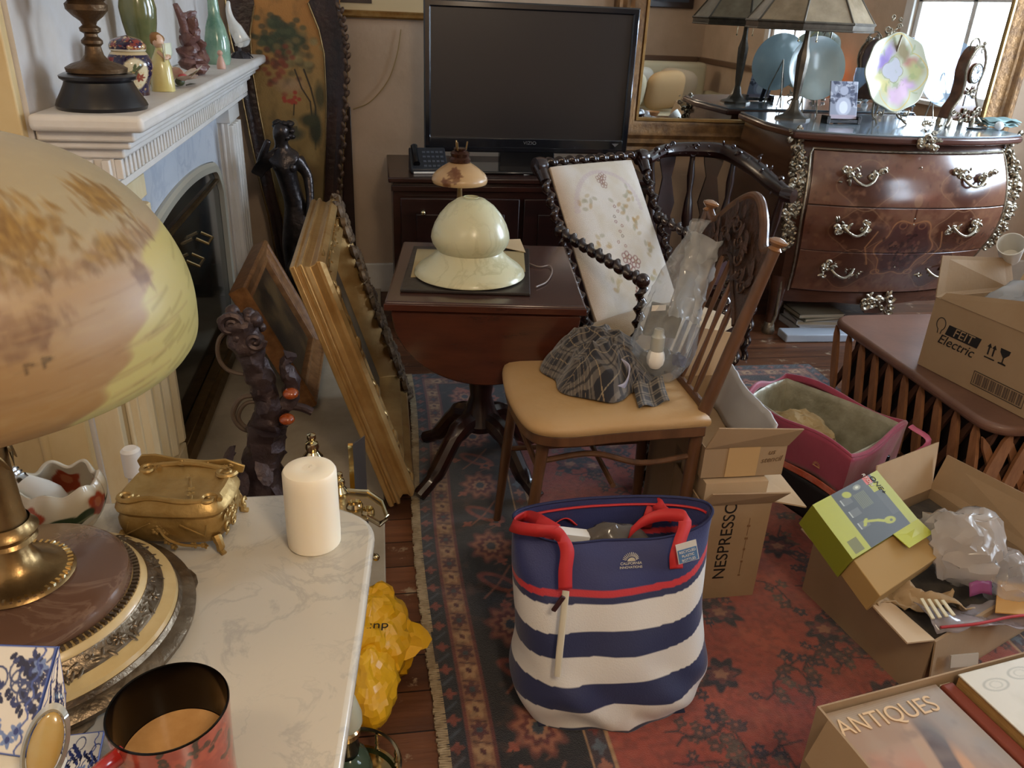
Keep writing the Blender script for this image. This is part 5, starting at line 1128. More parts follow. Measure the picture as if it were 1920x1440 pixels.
# ================================================================ barley-twist armchair
def armchair():
    TL, TR, BL, BR = P(1012, 306, z=.93), P(1203, 290, z=.93), P(1105, 600, z=.45), P(1235, 560, z=.45)
    BL = Vector((.705, 2.56, .45)); BR = BL + (TR - TL) * .92
    f = Vector((.40, -.915, 0)).normalized(); r = thing('barley_twist_armchair', 'dark barley-twist armchair with pale floral needlepoint back behind the oak chair', 'armchair', ((BL + BR) / 2 + f * .2).to_2d().to_3d())
    st = lambda a, b_, rr, n_: twist(MB(), a, b_, rr, n_)
    part('left_stile', st(BL.lerp(TL, -.05), BL.lerp(TL, .93), .019, 11), m_twist, r, world=True)
    part('right_stile', st(BR.lerp(TR, -.05), BR.lerp(TR, .93), .019, 11), m_twist, r, world=True)
    part('top_rail', st(TL + (TR - TL) * .06, TR - (TR - TL) * .06, .017, 9), m_twist, r, world=True)
    for T_ in (TL, TR): part('scroll_ear', MB().lathe([(0, -.022), (.03, -.02), (.034, 0), (.03, .02), (0, .022)], c=T_ + Vector((0, 0, -.01)), n=20, R=Vector((1, .4, 0)).to_track_quat('Z', 'Y').to_matrix()).tube([T_ + Vector((0, 0, -.01)), T_.lerp(BL if T_ is TL else BR, .12)], [.026, .020], 12), m_twist, r, world=True)
    # needlepoint panel
    w = (TR - TL).length; c = Cv(150, 200, 'c8bfb4', .40, .55); rd = random.Random(6)
    c.all(np.clip((.07 - c.X) / .06, 0, 1) * .6, 'b08c62'); c.noise('b9a98c', 6, 8, .45, .8, .5, 7)
    def flower(x, y, s, col, n=5):
        for k in range(n): c.ell(x + s * math.cos(k * 6.283 / n), y + s * math.sin(k * 6.283 / n), s * .8, s * .8, col, ring=.45, amt=.8)
        c.ell(x, y, s * .4, s * .4, '8a6a3a', amt=.6)
    for x, y in ((.20, .19), (.235, .17), (.20, .145)): flower(x, y, .014, '7a3a38')
    for x, y in ((.195, .48), (.215, .49), (.205, .46)): flower(x, y, .010, '7a4a42')
    for k in range(9): c.ell(.205 + rd.gauss(0, .012), .23 + k * .018, .007, .006, rd.choice(('7a3a38', '8a5a4a', '6a5a48')), ring=.5, amt=.9)
    for k in range(7): c.ell(.205 + rd.gauss(0, .006), .12 - k * .012, .004, .006, '7a4a3a')
    for x, y in ((.1, .40), (.30, .41), (.33, .22), (.10, .25), (.29, .30), (.12, .12), (.3, .1), (.26, .36)):
        for k in range(8): c.ell(x + rd.gauss(0, .018), y + rd.gauss(0, .018), .012, .007, rd.choice(('a8864e', 'ab9870', '9a9278')), rd.uniform(0, 3), amt=.65, soft=.6)
    for k in range(30): a = k / 30 * PI; c.ell(.2 + .15 * math.cos(a), .36 + .15 * math.sin(a), .012, .008, 'b09aa0', amt=.4)
    ax = (BR - BL) * .86; ay = (TL - BL) * .98; n = ax.cross(ay).normalized(); o = BL + (BR - BL) * .07 - ay * .02
    mb, cols = sheet(c, lambda U, W_: tuple(o[i] + ax[i] * U + ay[i] * W_ - n[i] * (-.028) * (1 - (2 * U - 1) ** 4) * (1 - (2 * W_ - 1) ** 4) * (1 if n.y < 0 else -1) for i in range(3)))
    part('upholstered_back', mb, M('needlepoint', rough=.9, attr=True, bump=.4, bs=500, sheen=.2), r, 'cream needlepoint panel with flowers', cols=cols, world=True, solid=.02)
    # seat
    sx = (BR - BL).normalized(); s0 = BL + Vector((0, 0, -.01)); q = [s0 - sx * .02, s0 + sx * (w * .92 + .02), Vector((1.275, 2.56, .44)), s0 - sx * .02 + f * .40]
    ce = sum(q, Vector()) / 4
    def seat(u, v):
        a, b_ = 2 * u - 1, 2 * v - 1; p = q[0].lerp(q[1], u).lerp(q[3].lerp(q[2], u), v); return p + Vector((0, 0, .05 * (1 - a ** 4) * (1 - b_ ** 4)))
    part('seat_cushion', MB().grid(seat, 24, 24), M('seat_tapestry', 'b49a72', .9, var='a3845c', vs=9, sheen=.3, bump=.4, bs=300), r, world=True, solid=.01)
    part('seat_frame', MB().prism([(p.x, p.y) for p in q], .35, .445), m_twist, r, world=True, bev=.006)
    for i, p in enumerate(q): part('leg', st(Vector((p.x, p.y, .010)), Vector((p.x, p.y, .36)), .02, 5), m_twist, r, world=True)
    for S_, E_ in ((BL, TL), (BR, TR)):
        a0 = S_.lerp(E_, .56); a1 = a0 + f * .46; a1.z = .67
        if S_ is BR: a1 = a0 + f * .40; a1.z = .67
        arm = part('arm', st(a0 + f * .02, a1, .020, 9), m_twist, r, world=True)
        for q_ in (a0, a1): part('arm_knob', MB().ball(q_, (.024, .024, .026), 14), m_twist, arm, world=True)
        part('arm_post', st(a1 - Vector((0, 0, .01)), Vector((a1.x, a1.y, .42)), .018, 5), m_twist, r, world=True)
armchair()
# ================================================================ dark corner chair
def cornerchair():
    r = thing('corner_chair', 'dark carved corner chair with curved arm rail beside the chest of drawers', 'chair', (1.38, 3.2, 0))
    pts = cat([P(1212, 300, z=.87), P(1245, 283, z=.885), P(1300, 280, z=.89), P(1360, 285, z=.89), P(1410, 312, z=.87), P(1450, 345, z=.855), P(1478, 366, z=.845)], 6)
    n = len(pts); b = MB(); w = [.028 + .016 * math.sin(PI * i / (n - 1)) for i in range(n)]
    b.tube(pts, w, 12, flat=.8); part('arm_rail', b, m_mahogd, r, world=True)
    b = MB()
    for i in range(3, n - 4, 2): b.ornate(pts[i] + Vector((0, -.03, .01)), (1, 0, 0), (0, 0, 1), .06, .05, 5, i, .008)
    part('rail_carving', b, m_mahogd, r, world=True)
    part('arm_scroll', MB().lathe([(0, -.026), (.026, -.024), (.029, 0), (.026, .024), (0, .026)], c=pts[-1], n=18, R=Vector((.6, -1, 0)).to_track_quat('Z', 'Y').to_matrix()), m_twist, r, world=True)
    sc = Vector((1.40, 3.22, .43)); q = [sc + Vector((math.cos(a), math.sin(a), 0)) * .27 for a in (0, PI / 2, PI, -PI / 2)]
    part('seat', MB().prism([(p.x, p.y) for p in q], .38, .43), m_mahogd, r, world=True, bev=.01)
    part('seat_pad', MB().ball((sc.x, sc.y, .435), (.22, .22, .03), 24), M('plum_seat', '3d2124', .8, bump=.3), r, world=True)
    for k, i in enumerate((2, 12, 20, n - 3)):
        t = pts[i]; d = Vector((sc.x + (t.x - sc.x) * .85, sc.y + (t.y - sc.y) * .85, .42))
        part('baluster', MB().tube([d.lerp(t, s) for s in (0, .1, .2, .35, .5, .6, .75, .9, 1)], [.018, .012, .020, .026, .020, .012, .018, .012, .014], 12), m_mahogd, r, world=True)
    for i in (7, 16):
        t = pts[i]; d = Vector((sc.x + (t.x - sc.x) * .85, sc.y + (t.y - sc.y) * .85, .42)); u = Vector((-(t - sc).y, (t - sc).x, 0)).normalized(); b = MB(); m_ = 9; vs = []
        W_ = [.05, .04, .055, .035, .06, .045, .03, .05, .06]
        for s in range(m_):
            p = d.lerp(t, s / (m_ - 1))
            for e_ in (-1, 1): vs += [p + u * W_[s] * e_ * .8 + Vector((0, -.006, 0)), p + u * W_[s] * e_ * .8 + Vector((0, .006, 0))]
        fs = []
        for s in range(m_ - 1):
            a = s * 4; fs += [(a, a + 2, a + 6, a + 4), (a + 1, a + 5, a + 7, a + 3), (a, a + 4, a + 5, a + 1), (a + 2, a + 3, a + 7, a + 6)]
        part('splat', b.add(vs, fs), m_mahogd, r, world=True)
    for p in q: part('leg', twist(MB(), (p.x * .93 + sc.x * .07, p.y * .93 + sc.y * .07, 0), (p.x * .93 + sc.x * .07, p.y * .93 + sc.y * .07, .39), .02, 5), m_twist, r, world=True)
cornerchair()
# ================================================================ oak pressed-back side chair
ZF = -.1245
def oakchair():
    r = thing('oak_side_chair', 'golden oak chair with carved back and tan upholstered seat, turned to the left', 'chair', (.62, 2.03, 0))
    # seat outline
    pl = [Vector(p) for p in ((.86, 1.80, 0), (.62, 1.785, 0), (.46, 1.77, 0), (.375, 1.80, 0), (.345, 1.90, 0), (.338, 2.05, 0), (.36, 2.20, 0), (.44, 2.285, 0), (.60, 2.30, 0), (.86, 2.245, 0))]
    cl = cat(pl + [pl[0]], 5)[:-1]; ce = Vector((.62, 2.04, 0)); nr = len(cl); b = MB(); vs = []; rings = [(1.0, .440), (1.012, .447), (1.015, .455), (1.005, .463), (.96, .472), (.85, .478), (.6, .482), (.3, .483)]
    for s, z in rings: vs += [Vector((ce.x + (p.x - ce.x) * s, ce.y + (p.y - ce.y) * s, z)) for p in cl]
    vs.append(Vector((ce.x, ce.y, .483))); fs = [(j * nr + i, j * nr + (i + 1) % nr, (j + 1) * nr + (i + 1) % nr, (j + 1) * nr + i) for j in range(len(rings) - 1) for i in range(nr)] + [((len(rings) - 1) * nr + i, (len(rings) - 1) * nr + (i + 1) % nr, len(vs) - 1) for i in range(nr)]
    part('seat_pad', b.add(vs, fs), M('tan_vinyl', 'b3936a', .55, var='a98656', vs=5, vc=.3, bump=.08, bs=60), r, 'tan upholstered seat pad', world=True, smooth=60)
    part('seat_frame', MB().prism([(ce.x + (p.x - ce.x) * .985, ce.y + (p.y - ce.y) * .985) for p in cl], .405, .440), m_oak, r, world=True, bev=.005)
    nb, nt = Vector((.845, 1.835, .43)), P(1452, 470, y=1.83); fb, ft = Vector((.845, 2.235, .43)), P(1326, 372, y=2.25); ft.z = nt.z; ft.x = nt.x - .01
    def post(bm, a, t):
        low = Vector((a.x + .0, a.y, ZF)); return bm.tube([low, a.lerp(low, .5) + Vector((-.006, 0, 0)), a, a.lerp(t, .25), a.lerp(t, .6), t], [.015, .018, .019, .018, .017, .015], 14)
    for nm, a, t in (('back_post', nb, nt), ('back_post', fb, ft)):
        q = part(nm, post(MB(), a, t), m_oak, r, world=True)
        d = (t - a).normalized(); R = d.to_track_quat('Z', 'Y').to_matrix()
        part('finial', MB().lathe([(.015, -.002), (.019, .002), (.012, .010), (.018, .014), (.024, .020), (.024, .026), (.012, .032), (0, .034)], c=t, n=20, R=R), M('oak_polished', '87603f', .2, coat=.6), q, world=True)
    # carved crest: spans between the posts, follows their lean
    up = (nt - nb).normalized(); ac = (ft - nt); W_ = ac.length; ac.normalize(); nn = ac.cross(up)
    if nn.x > 0: nn = -nn
    H0 = (nt - nb).length
    top = lambda s: .01 + .085 * math.exp(-((s - .5) / .26) ** 2) - .035 * math.exp(-((s - .12) / .1) ** 2) - .035 * math.exp(-((s - .88) / .1) ** 2) + .03
    bot = lambda s: -.11 - .12 * abs(2 * s - 1) ** 1.8 + .05 * math.exp(-((s - .5) / .15) ** 2)
    n = 36; b = MB(); vs = []
    for th in (-.009, .009):
        for i in range(n + 1): s = i / n; p = nt + ac * (W_ * s) - nn * (.012 * math.sin(PI * s)); vs += [p + up * (bot(s) - .02) + nn * th, p + up * (top(s) - .03) + nn * th]
    m_ = 2 * (n + 1); fs = []
    for i in range(n): a = 2 * i; fs += [(a, a + 1, a + 3, a + 2), (m_ + a, m_ + a + 2, m_ + a + 3, m_ + a + 1), (a, a + 2, m_ + a + 2, m_ + a), (a + 1, m_ + a + 1, m_ + a + 3, a + 3)]
    part('crest_rail', b.add(vs, fs), m_oakd, r, world=True)
    part('crest_edge', MB().tube([nt + ac * (W_ * i / n) - nn * (.012 * math.sin(PI * i / n)) + up * (top(i / n) - .03) for i in range(n + 1)], .013, 10), m_oak, r, world=True)
    part('arch_bead', MB().tube([nt + ac * (W_ * i / n) - nn * (.012 * math.sin(PI * i / n) - .009) + up * (bot(i / n) - .012) for i in range(2, n - 1)], .007, 8), m_oakd, r, world=True)
    b = MB()
    for sgn in (-1, 1):
        c0 = nt + ac * (W_ * .5) + nn * .012
        for k in range(15):
            s = .5 + .44 * (k + 1) / 16; s = s if sgn > 0 else 1 - s; p = nt + ac * (W_ * s) + nn * .011 + up * ((top(s) + bot(s)) / 2 - .02 + .03 * math.sin(k * 1.9)); b.leaf(p, ac * math.cos(k * .8) + up * math.sin(k * 1.1), nn, .045, .020, .005)
            if k % 3 == 0: b.spiral(p, ac, up, .022, 1.3, .004, flip=sgn)
    part('crest_carving', b, m_oakd, r, world=True)
    for k in range(6):
        s = .2 + .12 * k; a = nb + ac * (W_ * s) + up * .05; t = nt + ac * (W_ * s) + up * (bot(s) - .015); m3 = a.lerp(t, .5)
        part('spindle', MB().tube([a, a.lerp(t, .2), m3, a.lerp(t, .8), t], [.006, .009, .006, .009, .006], 10), m_oak, r, world=True)
    part('lower_back_rail', MB().tube([nb + up * .05, nb + up * .05 + ac * W_], .012, 10), m_oak, r, world=True)
    # front legs and rungs
    legs = {}
    for nm, x, y, dx in (('n', .415, 1.84, -.045), ('f', .40, 2.22, -.045)):
        a = Vector((x, y, .41)); l = Vector((x + dx, y, ZF)); legs[nm] = (a, l); part('front_leg', MB().tube([l, l.lerp(a, .5), l.lerp(a, .75), a], [.013, .017, .016, .019], 12), m_oak, r, world=True)
    lp = lambda t, z: t[1].lerp(t[0], (z - ZF) / (.41 - ZF)); bp = lambda a, z: Vector((a.x - .004, a.y, z))
    for nm, a in (('n', nb), ('f', fb)):
        for z in (.33, .15):
            p, q = lp(legs[nm], z), bp(a, z); mid = .018 if z > .2 else 0
            part('rung', MB().tube(cat([p, p.lerp(q, .33) + Vector((0, 0, mid)), p.lerp(q, .66) - Vector((0, 0, mid)), q], 6), .0085, 10), m_oak, r, world=True)
    p, q = lp(legs['n'], .30), lp(legs['f'], .30); part('rung', MB().tube([p, q], .009, 10), m_oak, r, world=True)
    p, q = lp(legs['n'], .20), bp(nb, .2)
    for i, s in enumerate((.5,)): part('cane_rung', MB().tube([lp(legs['n'], .24).lerp(bp(nb, .24), s), lp(legs['f'], .24).lerp(bp(fb, .24), s)], .008, 10), m_oak, r, world=True)
oakchair()
K = .915  # scale factor about the camera; shirt and plastic bag are placed with it too
for o in bpy.data.objects:      # the chair is scaled about the camera and its feet stand on the rug
    if o.name == 'oak_side_chair': o.scale = (K, K, K); o.location = (o.location.x * K, o.location.y * K, o.location.z * K + .1235)
# ---------------------------------------------------------------- plaid shirt
def shirt():
    r = thing('plaid_shirt', 'crumpled black, grey and tan plaid shirt on the tan chair seat', 'shirt', (.61 * .915, 2.05 * .915, .4845 * .915 + .1235)); r.scale = (1.04, 1.0, .86)
    n = 190; c = Cv(n, n, '1f1e24', 1, 1)
    U, W_ = c.X, c.Y; a = np.arctan2(W_ - .5, U - .5); q = np.clip(np.hypot(U - .5, W_ - .5) * 2, 0, 1.42)
    # cloth coordinates, warped by the folds
    n1, n2 = vnoise(n, n, 3, 3, 5, 2), vnoise(n, n, 3, 3, 8, 2)
    s, t = U * .94 + W_ * .34 + .13 * n1, W_ * .94 - U * .34 + .13 * n2
    def bands(v, per, w, ph=0): f = (v / per + ph) % 1; return (np.abs(f - .5) < w / 2) * 1.
    c.all(bands(s, .17, .36) * .36, '857a6c'); c.all(bands(t, .17, .36) * .36, '857a6c'); c.all(bands(s, .17, .07) * .8, '15141a'); c.all(bands(t, .17, .07) * .8, '15141a')
    c.all(bands(s, .17, .03, .5) * .7, 'a08a68'); c.all(bands(t, .17, .03, .5) * .7, '9a8a70')
    h = vnoise(n, n, 4, 4, 21, 3); rid = 1 - np.abs(2 * vnoise(n, n, 4, 4, 33, 2) - 1)
    def f(U, W_):
        x, y = 2 * U - 1, 2 * W_ - 1; k = np.maximum(np.abs(x), np.abs(y)) / np.maximum(np.hypot(x, y), 1e-6); x, y = x * k, y * k; R = np.hypot(x, y)
        edge = 1 + .10 * np.sin(3 * a + 1) + .06 * np.sin(7 * a); z = .115 * np.clip(1 - R ** 2, 0, 1) ** .75 * (.8 + .35 * h) + .05 * (rid - .5) * np.clip(1.15 - R, 0, 1) + .03 * np.exp(-((x + .1) ** 2 + (y - .5) ** 2) * 4)
        return x * .145 * edge, y * .15 * edge, np.clip(z, .001, 1) + .002
    mb, cols = sheet(c, f)
    part('body', mb, M('plaid_flannel', rough=.9, attr=True, sheen=.3), r, cols=cols, smooth=75)
    # collar with pale lining, and a cuff hanging forward
    cb = Cv(60, 20, 'a9a6b4', 1, 1); pt = cat([(-.03, -.12, .035), (-.01, -.14, .02), (.03, -.13, .025), (.05, -.09, .055), (.03, -.06, .07)], 5)
    part('collar_band', MB().grid(lambda u, v: pt[min(int(u * (len(pt) - 1)), len(pt) - 1)] + Vector((0, -.004 * v, .024 * v)), len(pt), 4), M('collar_lining', 'a6a5b8', .8), r, 'pale lilac collar lining', solid=.003)
    cc = Cv(50, 50, '1f1e24', 1, 1); cc.all(bands(cc.X, .35, .4) * .5, '8a7d6a'); cc.all(bands(cc.Y, .35, .4) * .5, '8a7d6a'); cc.all(bands(cc.X, .35, .1) * .8, '15141a'); cc.all(bands(cc.Y, .35, .1) * .8, '15141a')
    mb, cols = sheet(cc, lambda U, W_: (.05 + .085 * U + .012 * W_, -.20 + .10 * W_ + .03 * U, .003 + .022 * W_ ** 2 + .006 * np.sin(U * 9)))
    part('cuff', mb, M('plaid_flannel'), r, cols=cols, solid=.002)
shirt()
# ---------------------------------------------------------------- clear plastic bag with a bulb inside
def plastic():
    C0 = Vector((.785 * .915, 2.03 * .915, .4845 * .915 + .1235)); r = thing('clear_plastic_bag', 'tall knotted clear plastic bag of small parts standing on the tan chair seat', 'plastic bag', C0); r.scale = (.915,) * 3
    def f(u, v):
        a = 2 * PI * u; ww = spline1([0, .06, .2, .45, .6, .75, .9, 1], [.055, .085, .10, .085, .070, .055, .024, .032], v); dd = spline1([0, .06, .2, .45, .6, .8, 1], [.04, .06, .07, .055, .035, .02, .012], v)
        ww *= .92; k = 1 + .06 * math.sin(5 * a + v * 9) + .04 * math.sin(9 * a - v * 14)
        return (.0 + .06 * v * v + float(ww) * k * math.cos(a), float(dd) * k * math.sin(a), .002 + .46 * v)
    b = MB().grid(f, 72, 60, cu=True); b.displace(.007, 22, 3).displace(.0032, 70, 5); b.v = [(x, y, max(z, .001)) for x, y, z in b.v]
    part('film', b, film('clear_film', 'c9cccc', .30, .10), r, 'clear crinkled plastic film')
    b = MB().grid(lambda u, v: (-.0 + .10 * u + .03 * v, -.02 + .02 * math.sin(u * 7), .20 + .24 * v - .03 * u), 20, 24).displace(.012, 30, 8)
    part('inner_bag', b, film('milky_film', 'd0d2d0', .62, .2), r, 'milky white inner bag')
    b = MB().ball((-.0, .0, .05), (.065, .04, .045), 20).displace(.016, 30, 4); part('packets', b, film('grey_packets', '55534c', .9, .12), r, 'grey packets')
    b = MB().ball((.045, -.02, .06), (.022, .02, .024), 14).displace(.012, 60, 2); part('blue_packet', b, M('blue_foil', '23264e', .3), r, 'small blue foil packet')
    part('dark_item', MB().box((.0, .012, .17), (.10, .02, .09), ry=.2).displace(.006, 30), M('dark_item', '4a4a42', .6, var='6e6650', vs=30), r)
    part('paper_label', MB().box((-.035, -.03, .225), (.042, .002, .016), rz=.1), m_paper, r, 'small white label')
    bl = thing('led_bulb', 'frosted white bulb showing inside the clear plastic bag', 'light bulb', C0 + Vector((-.03, -.045, .075)))
    part('globe', MB().lathe([(0, -.028), (.014, -.026), (.022, -.014), (.024, 0), (.021, .014), (.017, .022)], n=24), M('bulb_white'), bl)
    part('stem', MB().lathe([(.017, .021), (.018, .03), (.018, .06), (.014, .065), (.012, .08), (0, .081)], n=20), M('bulb_stem', 'a9a99f', .3), bl)
plastic()
# ================================================================ leaning mirror
def mirror():
    r = thing('wall_mirror', 'large gilt framed mirror hanging behind the chest of drawers', 'mirror', (2.33, 4.2, .77))
    x0, x1, z0, z1 = 1.16, 3.49, .775, 2.25
    prof = [(0, .05), (0, .0), (.012, -.012), (.03, -.004), (.05, -.016), (.07, -.004), (.09, -.010), (.11, .0), (.14, .004), (.155, .016), (.17, .022), (.17, .05)]
    part('frame', MB().sweep([(x0, 4.19, z0), (x1, 4.19, z0), (x1, 4.19, z1), (x0, 4.19, z1)], prof, up=(0, 1, 0)), M('mirror_gilt', '8d6a42', .4, .5, var='5f4630', vs=18, bump=.3, bs=50), r, world=True)
    part('glass', MB().box(((x0 + x1) / 2, 4.215, (z0 + z1) / 2), (x1 - x0 - .3, .006, z1 - z0 - .3)), M('mirror_silver', 'd4d6d6', .015, 1.), r, world=True)
    part('inner_slip', MB().sweep([(x0 + .16, 4.21, z0 + .16), (x1 - .16, 4.21, z0 + .16), (x1 - .16, 4.21, z1 - .16), (x0 + .16, 4.21, z1 - .16)], [(0, 0), (0, -.012), (.012, -.012), (.016, 0)], up=(0, 1, 0)), m_goldb, r, world=True)
    b = MB()
    for k in range(6): b.ornate((x0 + .04 + .0 * k, 4.165, z0 + .04 + .012 * k), (1, 0, 0), (0, 0, 1), .08, .05, 5, k, .008)
    part('corner_ornament', b, m_gold, r, world=True)
mirror()
# ================================================================ bombe chest of drawers
CX = 2.41
cw = lambda z: spline1([0, .12, .25, .4, .6, .8, .97], [.50, .485, .475, .505, .55, .545, .52], z)
cy_ = lambda z: spline1([0, .12, .25, .4, .6, .8, .97], [3.54, 3.545, 3.54, 3.48, 3.42, 3.44, 3.52], z)
def cf(s, z, d=0.): return CX + (cw(z) - .0 + d * .3) * s, cy_(z) - .10 * (1 - np.abs(s) ** 2.5) - d, z
def commode():
    r = thing('bombe_commode', 'marquetry bombe chest of three drawers with gilt metal mounts', 'chest of drawers', (CX, 3.8, 0))
    mv = M('rosewood_veneer', '58382a', .25, var='3a231b', vs=6, vc=.3, stretch=(1, 1, 4), coat=.7)
    def ring(z):
        pts = []
        for i in range(25):
            s = -1 + 2 * i / 24; x, y, _ = cf(s, z); pts.append((float(x), float(y), z))
        w = float(cw(z)); pts += [(CX + w + .03, 3.75, z), (CX + w, 4.12, z), (CX - w, 4.12, z), (CX - w - .03, 3.75, z)]; return pts
    zs = [.20, .25, .32, .4, .5, .6, .7, .8, .9, .965]; vs = []; n = 29
    for z in zs: vs += ring(z)
    fs = [(j * n + i, j * n + (i + 1) % n, (j + 1) * n + (i + 1) % n, (j + 1) * n + i) for j in range(len(zs) - 1) for i in range(n)] + [tuple(range(n))[::-1], tuple((len(zs) - 1) * n + i for i in range(n))]
    part('carcase', MB().add(vs, fs), mv, r, world=True, smooth=50)
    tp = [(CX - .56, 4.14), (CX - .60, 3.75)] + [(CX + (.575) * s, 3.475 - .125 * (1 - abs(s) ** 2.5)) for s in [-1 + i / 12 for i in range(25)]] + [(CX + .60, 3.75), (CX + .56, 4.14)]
    part('top_edge', MB().prism(tp, .962, .992), M('top_rosewood', '4d2b22', .25, coat=.6), r, world=True, bev=.008, nseg=3)
    part('top_slab', MB().prism([(CX + (x - CX) * .985, 3.8 + (y - 3.8) * .975) for x, y in tp], .992, 1.0), M('sky_mirrored_top', '7e8a92', .1, var='6a757e', vs=5, coat=.6), r, world=True, bev=.002)  # blue-grey colour stands in for sky reflected in the polished top
    # marquetry: one canvas for the whole drawer front
    z0, z1 = .25, .915; W_, H_ = .94, z1 - z0; c = Cv(330, 240, '6a4636', W_, H_); rd = random.Random(12)
    c.noise('785440', 14, 10, .4, .8, .6, 3); c.noise('5a3226', 20, 14, .55, .85, .5, 9)
    for xc in (.235, .705):
        for zc, hh in ((.53, .085), (.33, .11), (.13, .10)): c.ell(xc - .0, zc, .11, hh, '452419', lobes=4, la=.05, soft=.3, amt=.85)
        for zc in (.53, .33, .13): c.ell(xc, zc, .125, .1, '7f5c44', ring=.04, lobes=4, la=.1)
    c.ell(.47, .245, .125, .13, '3d2125', lobes=6, la=.08, soft=.2, amt=.85); c.ell(.47, .245, .135, .142, '9a6a48', ring=.05, lobes=6, la=.1)
    c.noise('8a6248', 30, 20, .62, .9, .5, 21); c.noise('3a201a', 40, 26, .66, .95, .5, 23)
    for s in (-1, 1):
        c.ell(.47 + s * .045, .36, .020, .018, '8a5e44', ring=.3, amt=.6); c.ell(.47 + s * .09, .12, .025, .015, '9a6c48', ring=.3)
        c.line([(.47 + s * .15, .16), (.47 + s * .19, .25), (.47 + s * .155, .33)], .006, '9a6c48')
    for k in range(46): c.ell(.47 + rd.gauss(0, .045), .245 + rd.gauss(0, .045), .012, .007, rd.choice(('5e3a34', '6e4a3c', '2c161a')), rd.uniform(0, 3), amt=.8)
    c.line([(.47, .38), (.47, .46)], .008, '442318'); c.ell(.47, .47, .02, .03, '7f5c44')
    md = M('marquetry_veneer', rough=.2, attr=True, coat=.8)
    for nm, a, b_ in (('drawer', .692, .915), ('drawer', .474, .687), ('drawer', .25, .469)):
        j0, j1 = int((a - z0) / H_ * 239), int((b_ - z0) / H_ * 239) + 1; sub = Cv(330, j1 - j0, '000000'); sub.a = c.a[j0:j1]
        mb, cols = sheet(sub, lambda U, V_: cf((2 * U - 1) * .895, a + (b_ - a) * V_, .008)); d = part(nm, mb, md, r, cols=cols, world=True, solid=.012, smooth=50)
        zc = (a + b_) / 2 + .01
        for s in (-.50, .50):
            x, y, _ = cf(s, zc, .012); x, y = float(x), float(y); b = MB()
            b.tube(cat([(x - .058, y - .012, zc + .008), (x - .035, y - .03, zc - .014), (x, y - .036, zc - .026), (x + .035, y - .03, zc - .010), (x + .058, y - .012, zc + .014)], 5), .006, 8)
            for q in (-1, 1): b.ornate((x + q * .062, y - .006, zc + .012), (1, 0, 0), (0, 0, 1), .075, .062, 14, int(zc * 100) + q, .009)
            part('handle', b, m_ormolu, d, 'gilt scroll handle', world=True)
        x, y, _ = cf(0, zc + .04, .012)
        part('key_escutcheon', MB().ornate((float(x), float(y), zc + .04), (1, 0, 0), (0, 0, 1), .02, .03, 5, 3, .003), m_ormolu, d, world=True)
    # beaded border round the drawers
    pth = [cf(-.92, z, .010) for z in np.linspace(.235, .90, 16)] + [cf(s, .925, .010) for s in np.linspace(-.9, .9, 16)] + [cf(.92, z, .010) for z in np.linspace(.90, .235, 16)]
    part('beaded_border', MB().tube([tuple(float(q) for q in p) for p in pth], .0055, 8), m_ormolu, r, 'gilt border', world=True)
    for s in (-1, 1):
        b = MB()
        for k in range(15):
            z = .50 + .42 * k / 14; x, y, _ = cf(s, z); b.ornate((float(x), float(y) - .006, z), (1, .0, 0), (0, 0, 1), .075 - .03 * (k < 5), .06, 10, k + 5, .012); b.ornate((float(x) + s * .006, float(y) + .03, z), (0, 1, 0), (0, 0, 1), .05, .05, 5, k + 30, .010)
        part('corner_mount', b, m_ormolu, r, 'pierced gilt corner mount', world=True)
        x, y, _ = cf(s * .97, .2)
        lg = part('leg', MB().tube([(float(x), y + .03, .30), (float(x) + s * .0, y + .025, .20), (float(x) + s * .01, y + .02, .10), (float(x) + s * .03, y - .0, .02)], [.055, .042, .03, .024], 12), mv, r, world=True)
        part('sabot', MB().lathe([(.03, 0), (.034, .015), (.028, .04), (.022, .06)], c=(float(x) + s * .028, y, 0), n=16).tube([(float(x) + s * .012, y - .012, .28), (float(x) + s * .010, y - .016, .10), (float(x) + s * .03, y - .02, .03)], .008, 8), m_ormolu, lg, world=True)
        part('rear_leg', MB().box((CX + s * .46, 4.08, .11), (.05, .05, .22)), mv, r, world=True)
        x, y, _ = cf(s * .98, .97); part('shoulder_mount', MB().ornate((CX - .56 * 1 if s < 0 else CX + .56, 3.50, .985), (1, .5, 0), (0, 0, 1), .10, .05, 9, 5, .014), m_ormolu, r, world=True)
    # scalloped apron
    n = 40; vs = []
    for i in range(n + 1):
        s = -1 + 2 * i / n; zb = .14 + .05 * math.cos(s * PI * 2) * -1 + (.04 if abs(s) > .9 else 0); zb = .135 if abs(s) < .13 else (.19 - .03 * abs(abs(s) - .5))
        x, y, _ = cf(s * .95, .24, .004); vs += [(float(x), float(y), zb), (float(x), float(y), .24), (float(x), float(y) + .02, zb), (float(x), float(y) + .02, .24)]
    fs = []
    for i in range(n): a = 4 * i; fs += [(a, a + 1, a + 5, a + 4), (a + 2, a + 6, a + 7, a + 3), (a, a + 4, a + 6, a + 2)]
    part('apron', MB().add(vs, fs), mv, r, world=True)
    x, y, _ = cf(0, .2, .02); part('apron_mount', MB().ornate((float(x), float(y) - .004, .19), (1, 0, 0), (0, 0, 1), .15, .09, 22, 6, .012), m_ormolu, r, world=True)
    part('top_mount', MB().ornate((CX - .0, 3.335, .985), (1, 0, 0), (0, 0, 1), .10, .06, 14, 9, .014).ornate((CX, 3.34, 1.0), (1, 0, 0), (0, .3, 1), .05, .04, 8, 10, .010), m_ormolu, r, world=True)
commode()
